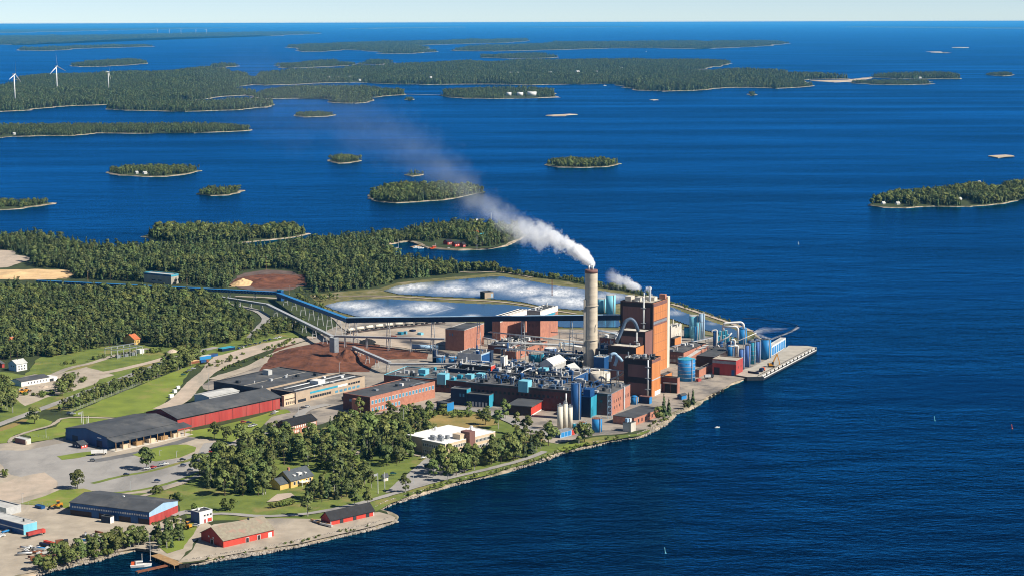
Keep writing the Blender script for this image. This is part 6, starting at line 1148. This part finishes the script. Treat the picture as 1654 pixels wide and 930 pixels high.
def tree(kind, x, y, h, label, grp, z=Z0+.3, sx=1.0):
    if kind != 'bush' and grp != 'trees at the near forest edge': h *= 1.22
    if P((x, y, z))[0] < -25: return
    c, t = random.choice(K[kind]); e = empty(NAME[kind], (x, y, z), random.uniform(0, 6.28), label, 'bush' if kind == 'bush' else 'tree', grp); w = h*sx*random.uniform(.9, 1.12)
    for nm, me in (('trunk', t), ('crown', c)): obj(nm, me, e, None, None, (w, w, h))
    NT[0] += 1
    if grp and not grp.startswith('hedge'): e['label'] = place(x, y, h, kind); LAB.append((e, P((x, y, z))[0]))
def foot_ok(x, y):
    p = Vector((x, y, 0))
    for f in FOOT:
        s = True; n = len(f)
        for i in range(n):
            a, b = f[i], f[(i+1) % n]
            if (b.x-a.x)*(y-a.y)-(b.y-a.y)*(x-a.x) < 0: s = False; break
        if s: return False
    for pts, hw in ROADS:
        for q in pts[::2]:
            if abs(q.x-x) < hw+2.5 and (q.x-x)**2+(q.y-y)**2 < (hw+1.6)**2: return False
    return True
def grove(px, sp, kinds, hs, label, grp, prob=1.0):
    w = [G(a, b) for a, b in px]; X, Y = fillpts(w, sp, .45)
    for x, y in zip(X, Y):
        if random.random() > prob or not foot_ok(x, y): continue
        k = random.choices([a for a, _ in kinds], [b for _, b in kinds])[0]; tree(k, x, y, random.uniform(*hs)*(.6 if k == 'bush' else 1), label[k], grp)
def lab(s): return {k: v+' '+s for k, v in (('birch','birch'), ('round','round crowned tree'), ('bush','bush'), ('poplar','slim tree'), ('spruce','dark spruce'), ('pine','pine'))}
mix = [('birch', 4), ('round', 4), ('poplar', 2), ('spruce', 2), ('pine', 1), ('bush', 1)]
grove([(345,748),(372,733),(400,722),(430,714),(520,713),(545,695),(600,690),(650,700),(668,718),(664,745),(640,752),(600,742),(575,746),(560,762),(525,764),(508,756),(470,746),(438,760),(442,790),(428,806),(398,800),(362,800),(330,788),(318,774),(340,760)], 8.7, mix, (9, 14.5), lab('in the thick park wood behind the yellow house'), 'trees of the park wood')
grove([(492,800),(512,788),(550,772),(588,757),(608,772),(600,790),(560,806),(522,812),(496,812)], 7.6, mix, (7.5, 12), lab('in the grove right of the yellow house'), 'trees right of the yellow house')
grove([(692,768),(722,752),(760,748),(800,728),(840,722),(868,712),(892,716),(878,730),(848,740),(800,754),(740,768),(704,778)], 8.2, [('birch', 5), ('round', 3), ('poplar', 2), ('spruce', 1)], (9, 14), lab('in the belt between the white office and the shore'), 'trees before the white office')
grove([(590,678),(640,668),(690,664),(720,668),(690,680),(640,692),(600,690)], 7.5, [('bush', 5), ('round', 2)], (5, 9), lab('on the slope below the brick office'), 'bushes below the brick office')
grove([(700,664),(760,664),(795,670),(780,676),(720,674)], 7, [('bush', 5), ('birch', 1)], (5, 8), lab('along the edge of the dry meadow'), 'bushes by the dry meadow')
grove([(640,702),(690,692),(705,706),(690,722),(672,745),(655,742),(648,720)], 8, [('spruce', 2), ('birch', 2), ('round', 2)], (8, 12), lab('left of the white office'), 'trees left of the white office')
grove([(60,919),(85,900),(120,894),(150,881),(185,873),(225,863),(240,868),(240,880),(216,886),(188,892),(164,900),(123,909),(95,917),(62,926)], 4.2, [('bush', 5), ('birch', 2), ('round', 3)], (5.2, 8.2), lab('on the bank at the lower left'), 'bushes on the lower left bank')
grove([(245,872),(262,862),(285,856),(296,866),(290,882),(272,892),(252,888)], 5.5, [('bush', 3), ('birch', 3), ('spruce', 1)], (6, 10), lab('at the head of the little inlet'), 'trees at the inlet')
grove([(-40,628),(0,625),(25,640),(34,658),(20,668),(0,664),(-40,672)], 8, [('round', 3), ('birch', 3)], (9, 13), lab('in the clump at the left edge by the road'), 'trees at the left edge')
grove([(88,634),(100,624),(122,614),(128,622),(112,634),(95,642)], 7, [('birch', 3), ('round', 2)], (7, 10), lab('between the old yard and the road'), 'trees by the old yard')
grove([(-40,776),(8,764),(14,772),(0,786),(-40,792)], 7, [('birch', 1), ('bush', 2)], (6, 8), lab('at the left edge by the dirt apron'), 'trees by the dirt apron')
a, b = G(100, 664), G(312, 584)                          # rows of trees beside the road
for i in range(40):
    for s_ in (0, 1):
        p = a.lerp(b, (i+.5*s_+random.uniform(-.2, .2))/40)+Vector((s_*7-1, s_*3, 0))
        if foot_ok(p.x, p.y): k = random.choice(('birch', 'round', 'birch', 'poplar')); tree(k, p.x, p.y, random.uniform(6.5, 10), lab('in the row along the road beside the long lawn')[k], 'row of trees along the road')
grove([(255,590),(320,570),(335,575),(322,586),(300,596)], 7, [('birch', 2), ('round', 2), ('bush', 1)], (7, 11), lab('at the end of the road row by the sand road'), 'trees at the end of the row')
for k, x, y, h, lb in (('round',237,758,13,'lone twin crowned tree at the edge of the parking lot'), ('round',125,789,10.5,'lone round tree on the tip of the triangular lawn'), ('birch',497,833,12,'slim birch beside the footpath near the boathouse'), ('birch',573,820,12,'left of two birches behind the boathouse'), ('birch',594,817,10,'right of two birches behind the boathouse'), ('round',56,684,11,'lone dark round tree on the left lawn'), ('round',346,708,10,'left of three trees at the corner of the red hall'), ('round',366,711,9,'middle of three trees at the corner of the red hall'), ('round',387,716,12,'right of three trees at the corner of the red hall'), ('bush',368,823,9,'round bush by the park path'), ('bush',287,808,8,'round bush right of the blue and red hall'), ('bush',250,797,5,'left small bush on the slope above the hall'), ('bush',257,795,6,'right small bush on the slope above the hall'), ('bush',314,826,6,'bush behind the white cube house'),
        ('round',322,767,13,'tall tree at the corner of the big parking lot'), ('birch',582,668,12,'slim tree at the corner of the brick office'), ('birch',628,668,9,'tree before the middle of the brick office'), ('birch',664,672,9,'tree at the right part of the brick office'), ('round',784,686,10,'dark lone tree in the dry meadow'), ('birch',805,692,13,'tall birch beside the dry meadow'), ('birch',817,676,14,'pale birch left of the red shed'), ('poplar',833,700,14,'slim tree left of the red shed end'), ('birch',850,706,15,'tall birch before the red shed'), ('poplar',886,704,13,'slim dark tree left of the white silos'), ('birch',935,716,14,'left half of the leafy pair beside the shore tanks'), ('round',944,714,12,'right half of the leafy pair beside the shore tanks'), ('spruce',1072,672,14,'tall spruce at the shore below the quay road'), ('spruce',1080,670,11,'spruce right of the tall one below the quay road'), ('round',1063,680,10,'rounded tree left of the shore spruces'), ('spruce',1112,656,9,'left spruce on the green bank by the blue hut'), ('spruce',1119,652,10,'right spruce on the green bank by the blue hut'), ('round',1108,660,6,'bush on the green bank by the blue hut'), ('spruce',542,748,17,'tall dark spruce in the park'), ('poplar',605,735,15,'slim spire tree right of the park lane'), ('birch',700,772,12,'birch by the shore before the white office'), ('birch',655,795,11,'birch on the path below the office parking'), ('birch',723,778,12,'birch at the shore below the white office'), ('round',625,752,13,'large round tree above the white hut')):
    p = G(x, y); tree(k, p.x, p.y, h, lb, None)
for i in range(9):                                       # hedge before the yellow house
    p = G(438+i*4.2, 820-i*.7); tree('bush', p.x, p.y, 3.4, ORD[i]+' clipped hedge bush from the left below the yellow house', 'hedge below the yellow house')

# woods: the nearest trees one by one, the rest as scatter
WA = [(-60,468),(60,470),(150,473),(230,476),(300,482),(345,491),(395,512),(408,528),(400,545),(370,556),(340,562),(300,565),(250,560),(232,552),(180,560),(120,571),(90,578),(50,575),(0,585),(-60,590)]
WB = [(-60,386),(40,388),(90,392),(121,398),(128,407),(180,408.5),(240,406),(300,404),(380,403),(425,409),(470,399),(520,393),(560,391),(600,387),(640,380),(622,394),(614,399),(618,406),(630,410.5),(636,414),(628,419),(660,426),(700,433),(740,436),(757,440),(700,446),(640,453),(612,463),(560,469),(505,474),(497,462),(492,446),(470,436),(430,433.5),(392,438),(374,450),(368,467),(300,459),(290,461),(292,440),(232,438),(228,455),(170,453),(120,450),(115,438),(100,433.5),(52,432),(50,416),(28,407),(0,403),(-60,402)]
WC = [(640,381),(690,370),(740,366),(800,369),(836,375),(838,382),(820,392),(790,399),(756,399),(752,388),(715,385),(700,391),(662,388.5),(620,395)]
WE = [(395,561),(420,549),(470,537),(497,531),(486,521),(452,520),(430,530),(402,545)]
WF = [(505,478),(540,480),(560,481),(520,487),(470,470),(490,470)]
pts = []                                                 # x, y, z, height, kind index
def wood(px, sp, hs, p_pine=.4, p_leaf=.15, z=Z0):
    w = [G(a_, b_) for a_, b_ in px]; X, Y = fillpts(w, sp, .45); out = []
    for x, y in zip(X, Y):
        if not foot_ok(x, y): continue
        q = mnoise.noise(Vector((x*.012, y*.012, 1))); t = random.random()+q*.35
        k = 'round' if t > 1-p_leaf else ('pine' if t < p_pine else 'spruce'); out.append((x, y, z, random.uniform(*hs)*random.choice((.55, .75, .9, 1, 1, 1.1, 1.3))*(1+.25*q)*(.8 if k == 'round' else 1), k))
    return out
near = wood(WA, 5.5, (8.5, 14.5), .34, .42); near.sort(key=lambda q: q[1]); IND = 290; near = [q for q in near if P(q[:3])[0] > -20]
for x, y, z, h, k in near[:IND]: tree(k, x, y, h, lab('at the near edge of the forest behind the white houses')[k], 'trees at the near forest edge', z)
pts += near[IND:]; pts += wood(WB, 5.0, (9.5, 16), .42, .22); pts += wood(WC, 5.4, (8.5, 13.5), .45, .25); pts += wood(WE, 5, (6, 10), .6, .3); pts += wood(WF, 6, (4, 7), .4, .5)
def belt(px, wid, n, hs, kinds):
    w = [G(a_, b_) for a_, b_ in px]; L = [(q-p).length for p, q in zip(w[:-1], w[1:])]
    for i in range(n):
        t = random.uniform(0, sum(L)); k = 0
        while t > L[k]: t -= L[k]; k += 1
        p = w[k].lerp(w[k+1], t/L[k]); pts.append((p.x+random.uniform(-wid, wid), p.y+random.uniform(-wid, wid), Z0, random.uniform(*hs), random.choice(kinds)))
belt([(640,437),(700,433),(740,436),(800,437.5)], 5, 150, (7, 12), ('spruce', 'pine', 'round'))
belt([(800,437.5),(860,447),(920,452.5),(966,463),(1010,468.5),(1040,476)], 4, 240, (3.5, 7), ('round', 'birch', 'spruce'))
belt([(1040,476),(1083,489),(1110,497),(1150,509),(1180,520)], 3, 60, (1.5, 3.2), ('round', 'bush'))
belt([(470,478),(500,490),(530,510)], 8, 40, (3, 6), ('round', 'bush', 'pine')); belt([(20,632),(60,640),(110,632)], 4, 16, (2, 4), ('bush',)); belt([(330,905),(440,884),(550,860),(600,848)], 2, 22, (1, 2.2), ('bush',))
belt([(660,800),(733,779),(805,761),(887,738),(950,717)], 3, 60, (1.2, 3), ('bush', 'round')); belt([(440,575),(400,583),(365,597)], 4, 14, (2, 4), ('bush',)); belt([(330,596),(390,576),(450,560),(490,545)], 5, 40, (2, 4.5), ('bush', 'round'))
belt([(60,640),(100,630),(130,612)], 6, 20, (3, 6), ('bush', 'birch')); belt([(100,590),(150,580),(200,575),(270,565)], 6, 30, (2, 6), ('bush', 'birch')); belt([(1045,690),(1075,678)], 3, 10, (1.5, 3), ('bush',)); belt([(905,728),(960,716),(1000,706)], 3, 14, (1.5, 3), ('bush',))
# island trees share the scatter
def lowpoly(seed):
    rg = np.random.default_rng(seed); k = MB()
    for z0, z1, r in ((.08, .62, .20), (.38, 1.0, .15)):
        n = 5; a0 = rg.uniform(0, 6); k.add([(r*rg.uniform(.75, 1.25)*math.cos(a0+i*2*math.pi/n), r*rg.uniform(.75, 1.25)*math.sin(a0+i*2*math.pi/n), z0+rg.uniform(-.05, .05)) for i in range(n)]+[(0, 0, z1)], [(i, (i+1) % n, n) for i in range(n)])
    return k.mesh('crown', M['leaf_spruce'])
def joined(c, t):
    me = bpy.data.meshes.new('tree'); nv = len(c.vertices); V = [v.co[:] for v in c.vertices]+[v.co[:] for v in t.vertices]; F = [tuple(p.vertices) for p in c.polygons]; m_ = [0]*len(F)
    F += [tuple(i+nv for i in p.vertices) for p in t.polygons]; m_ += [1]*(len(F)-len(m_)); me.from_pydata(V, [], F); me.materials.append(c.materials[0]); me.materials.append(t.materials[0]); me.polygons.foreach_set('material_index', m_); me.polygons.foreach_set('use_smooth', [i == 0 for i in m_])
    cn = np.zeros(nv*3); nn = [None]*len(V)
    lo = c.corner_normals; vn = {}
    for l_ in c.loops: vn[l_.vertex_index] = lo[l_.index].vector[:]
    for i in range(nv): nn[i] = vn[i]
    for i, v in enumerate(t.vertices): nn[nv+i] = v.normal[:]
    me.normals_split_custom_set_from_vertices(nn); return me
protos = []; KI = {}
for kn in ('spruce', 'pine', 'round', 'birch', 'bush'):
    KI[kn] = []
    for c, t in K[kn]: KI[kn].append(len(protos)); protos.append(joined(c, t))
KI['far'] = []
for s_ in (31, 32, 33): KI['far'].append(len(protos)); protos.append(lowpoly(s_))
pc = bpy.data.collections.new('tree_prototypes')
for i, me in enumerate(protos): pc.objects.link(bpy.data.objects.new('prototype_%02d' % i, me))
def scatter(name, label, P_):
    me = bpy.data.meshes.new(name); me.from_pydata([(p[0], p[1], p[2]) for p in P_], [], []); n = len(P_)
    def at(nm, ty, ar, key='value'): a_ = me.attributes.new(nm, ty, 'POINT'); a_.data.foreach_set(key, np.ascontiguousarray(ar).ravel())
    h = np.array([p[3] for p in P_]); w = h*RNG.uniform(.85, 1.2, n)*np.array([p[5] if len(p) > 5 else 1 for p in P_]); at('sc', 'FLOAT_VECTOR', np.stack([w, w, h], 1).astype(np.float32), 'vector')
    at('rz', 'FLOAT', RNG.uniform(0, 6.28, n).astype(np.float32)); at('ix', 'INT', np.array([random.choice(KI[p[4]]) for p in P_], np.int32))
    o = obj(name, me); tag(o, label, 'forest', kind='stuff'); ng = bpy.data.node_groups.new(name, 'GeometryNodeTree')
    ng.interface.new_socket('Geometry', in_out='INPUT', socket_type='NodeSocketGeometry'); ng.interface.new_socket('Geometry', in_out='OUTPUT', socket_type='NodeSocketGeometry')
    gi = ng.nodes.new('NodeGroupInput'); go = ng.nodes.new('NodeGroupOutput'); ip = ng.nodes.new('GeometryNodeInstanceOnPoints'); ci = ng.nodes.new('GeometryNodeCollectionInfo'); ci.inputs['Collection'].default_value = pc; ci.inputs['Separate Children'].default_value = True; ci.inputs['Reset Children'].default_value = True
    def na(nm, ty): a_ = ng.nodes.new('GeometryNodeInputNamedAttribute'); a_.data_type = ty; a_.inputs['Name'].default_value = nm; return a_.outputs['Attribute']
    cx = ng.nodes.new('ShaderNodeCombineXYZ'); L = ng.links.new; L(na('rz', 'FLOAT'), cx.inputs['Z']); L(gi.outputs[0], ip.inputs['Points']); L(ci.outputs[0], ip.inputs['Instance']); ip.inputs['Pick Instance'].default_value = True
    L(na('ix', 'INT'), ip.inputs['Instance Index']); L(cx.outputs[0], ip.inputs['Rotation']); L(na('sc', 'FLOAT_VECTOR'), ip.inputs['Scale']); L(ip.outputs[0], go.inputs[0])
    md = o.modifiers.new('scatter', 'NODES'); md.node_group = ng; return o
scatter('forest', 'mixed spruce and pine forest on the mainland', pts)
ip_ = []
fx = np.array([(p[0], p[1], p[4]) for p in far_pts]); keep = np.ones(len(fx), bool)
for c_ in COT: keep &= ~((np.abs(fx[:, 0]-c_.x) < 14+c_.y*.0012) & (fx[:, 1] < c_.y+12) & (fx[:, 1] > c_.y-c_.y*.045))
far_pts = [p for p, k_ in zip(far_pts, keep) if k_]
for x, y, z, h, D, sp in far_pts:
    k = random.choice(('spruce', 'pine', 'spruce', 'round' if D < 5200 else 'pine')); ip_.append((x, y, z, h*(1 if D < 5200 else 1.15), k, 1.0 if D < 5200 else max(1.0, sp/h*1.5)))
scatter('island_forest', 'dense conifer woods covering the islands', ip_)
byl = {}
for e, x in LAB: byl.setdefault(e['label'], []).append((x, e))
ORDN = ORD + ['%dth' % i for i in range(27, 60)]
for lb, L in byl.items():
    L.sort(key=lambda q: q[0])
    for i, (x, e) in enumerate(L):
        e['group'] = 'trees '+lb.split(' ', 1)[1]
        if len(L) > 1: e['label'] = lb+', '+ORDN[i]+' from the left'
print('TREES', NT[0], len(pts), len(ip_))
# ------------------------------------------------------------------ smoke, steam and haze
def fcurve(nd, ln, src, xs, ys, lo, hi):
    n = N(nd, 'FloatCurve'); c = n.mapping.curves[0]; n.mapping.use_clip = True
    P_ = [(x, (y-lo)/(hi-lo)) for x, y in zip(xs, ys)]
    while len(c.points) < len(P_): c.points.new(.5, .5)
    for q, (x, y) in zip(c.points, P_): q.location = (x, y); q.handle_type = 'AUTO'
    n.mapping.update(); ln.new(src, n.inputs['Value'])
    mr = N(nd, 'MapRange'); mr.inputs['To Min'].default_value = lo; mr.inputs['To Max'].default_value = hi; ln.new(n.outputs[0], mr.inputs['Value']); return mr.outputs[0]
def plume(name, label, P3, rad, den, fine, coarse, step=1.0, cut=.5, aniso=0.0):
    P3 = [Vector(p) for p in P3]; p0 = P3[0]; e = P3[-1]-p0; L = math.hypot(e.x, e.y); ang = math.atan2(e.y, e.x); c_, s_ = math.cos(-ang), math.sin(-ang)
    loc = [Vector((c_*(p-p0).x-s_*(p-p0).y, s_*(p-p0).x+c_*(p-p0).y, p.z-p0.z)) for p in P3]; ts = [q.x/L for q in loc]
    mt = bpy.data.materials.new(name); mt.use_nodes = True; nd = mt.node_tree.nodes; ln = mt.node_tree.links; nd.remove(nd['Principled BSDF'])
    tc = N(nd, 'TexCoord'); sp = N(nd, 'SeparateXYZ'); ln.new(tc.outputs['Object'], sp.inputs[0])
    t = N(nd, 'Math', operation='DIVIDE'); t.inputs[1].default_value = L; ln.new(sp.outputs['X'], t.inputs[0]); T = t.outputs[0]
    def rng(v): return min(v)-1e-3, max(v)+1e-3
    ys = [q.y for q in loc]; zs = [q.z for q in loc]
    cy_ = fcurve(nd, ln, T, ts, ys, *rng(ys)); cz = fcurve(nd, ln, T, ts, zs, *rng(zs)); rr = fcurve(nd, ln, T, ts, rad, 0, max(rad)*1.001)
    ld = [math.log10(max(d, 1e-6)) for d in den]; dl = fcurve(nd, ln, T, ts, ld, min(ld)-.01, max(ld)+.01)
    def mth(op, a, b=None, c=None):
        n = N(nd, 'Math', operation=op)
        for i, v in enumerate((a, b, c)):
            if v is None: continue
            if isinstance(v, (int, float)): n.inputs[i].default_value = v
            else: ln.new(v, n.inputs[i])
        return n.outputs[0]
    dy = mth('SUBTRACT', sp.outputs['Y'], cy_); dz = mth('SUBTRACT', sp.outputs['Z'], cz); d = mth('SQRT', mth('ADD', mth('MULTIPLY', dy, dy), mth('MULTIPLY', dz, dz))); d = mth('DIVIDE', d, rr)
    n1 = N(nd, 'TexNoise', Scale=1/fine, Detail=4.0, Roughness=.6); ln.new(tc.outputs['Object'], n1.inputs['Vector']); n2 = N(nd, 'TexNoise', Scale=1/coarse, Detail=3.0, Roughness=.55); ln.new(tc.outputs['Object'], n2.inputs['Vector'])
    nn = mth('ADD', mth('MULTIPLY', n1.outputs['Fac'], 1.2), mth('MULTIPLY', n2.outputs['Fac'], 1.7))          # mean about 1.1
    v = mth('SUBTRACT', nn, mth('ADD', mth('MULTIPLY', d, 1.0), cut)); sm = N(nd, 'MapRange'); sm.interpolation_type = 'SMOOTHSTEP'; sm.inputs['From Min'].default_value = 0; sm.inputs['From Max'].default_value = .38; ln.new(v, sm.inputs['Value'])
    fade = N(nd, 'MapRange'); fade.inputs['From Min'].default_value = 1.0; fade.inputs['From Max'].default_value = .8; ln.new(T, fade.inputs['Value'])
    de = mth('MULTIPLY', mth('MULTIPLY', sm.outputs[0], mth('POWER', 10.0, dl)), fade.outputs[0])
    pv = N(nd, 'VolumePrincipled'); pv.inputs['Color'].default_value = (1, 1, 1, 1); pv.inputs['Anisotropy'].default_value = aniso; ln.new(de, pv.inputs['Density']); ln.new(pv.outputs[0], nd['Material Output'].inputs['Volume'])
    mt.cycles.volume_step_rate = step
    k = MB().tube([Vector((q.x, q.y, q.z)) for q in loc], [r*1.35 for r in rad], 12); o = obj(name, k.mesh(name, mt), None, p0, (0, 0, ang)); return tag(o, label, 'smoke', kind='stuff')
top = cb+Vector((0, 0, chh+3.5))
def S3p(px, py, z): return G(px, py, z)
main = [top] + [S3p(*q) for q in ((948,419,98),(935,407,102),(915,396,105),(890,387,107),(860,378,108),(825,362,110),(790,338,113),(755,306,117),(700,262,122),(640,226,128),(560,188,136),(460,156,145),(330,122,155))]
plume('chimney_smoke', 'white smoke plume drifting left from the tall chimney', main[:7], [3.2,6.5,9.5,12.5,16,19,24], [1.2,1.0,.7,.38,.17,.07,.01], 4.5, 14, .3, .85)
plume('drifting_smoke', 'thin smoke trail fading out over the bay', [main[5], main[6], main[7], main[8], main[9], main[10], main[11], main[12], main[13]], [12,18,27,42,62,90,140,220,320], [.002,.010,.0045,.0016,.0006,.00025,.00012,.00006,.00003], 14, 60, .5, .98)
sb = B.root.matrix_world if False else None
tp = B.c + B.v*(B.lx*.32) + B.u*(B.ly*.24); tp.z = Z0+B.h+12
plume('boiler_steam', 'small white steam plume from the boiler house roof', [tp, S3p(1040,470.5,76), S3p(1030,463,78), S3p(1015,457,80), S3p(1000,453,81), S3p(978,447,82)], [1.5,3.2,5,7,9,10], [1.2,.9,.5,.2,.09,.03], 2.6, 7, .4, .75)
def Yp(x, y, yb): return atY(x, y, G(x, yb).y)
plume('steam_wisp', 'steam drifting low over the pond by the chimney', [Yp(944,500,512), Yp(930,496,511), Yp(910,488,510), Yp(885,482,508)], [4,7,9,10], [.01,.012,.009,.004], 5, 14, .6, .85)
plume('steam_wisp', 'bluish steam rising left of the chimney foot', [Yp(940,575,592), Yp(936,563,592), Yp(932,552,592), Yp(925,545,592)], [4,5,6,6], [.012,.014,.01,.004], 3, 8, .6, .85)
plume('steam_wisp', 'steam plume behind the boiler house', [Yp(1096,507,530), Yp(1091,501,530), Yp(1086,496,530), Yp(1080,492,530)], [1,2,2.6,3], [.3,.12,.06,.02], 2, 5, .5, .8)
plume('steam_wisp', 'faint smoke wisp at the harbour shore', [Yp(775,405,407), Yp(777,398,407), Yp(779,391,407), Yp(782,384,407)], [4,6,7,8], [.012,.01,.006,.003], 4, 12, .6, .9)
# haze: one closed box of thin even air round everything
hz = MB().box(-262000, 262000, -262000, 262000, -3, 304).build('haze', None); hz.data.materials.clear()
mt = bpy.data.materials.new('haze'); mt.use_nodes = True; nd = mt.node_tree.nodes; nd.remove(nd['Principled BSDF']); pv = N(nd, 'VolumePrincipled'); pv.inputs['Color'].default_value = (.09, .52, 1.0, 1); pv.inputs['Density'].default_value = 1.4e-5
mt.node_tree.links.new(pv.outputs[0], nd['Material Output'].inputs['Volume']); hz.data.materials.append(mt); hz['kind'] = 'stuff'; tag(hz, 'thin blue haze over the far sea and islands', 'haze')
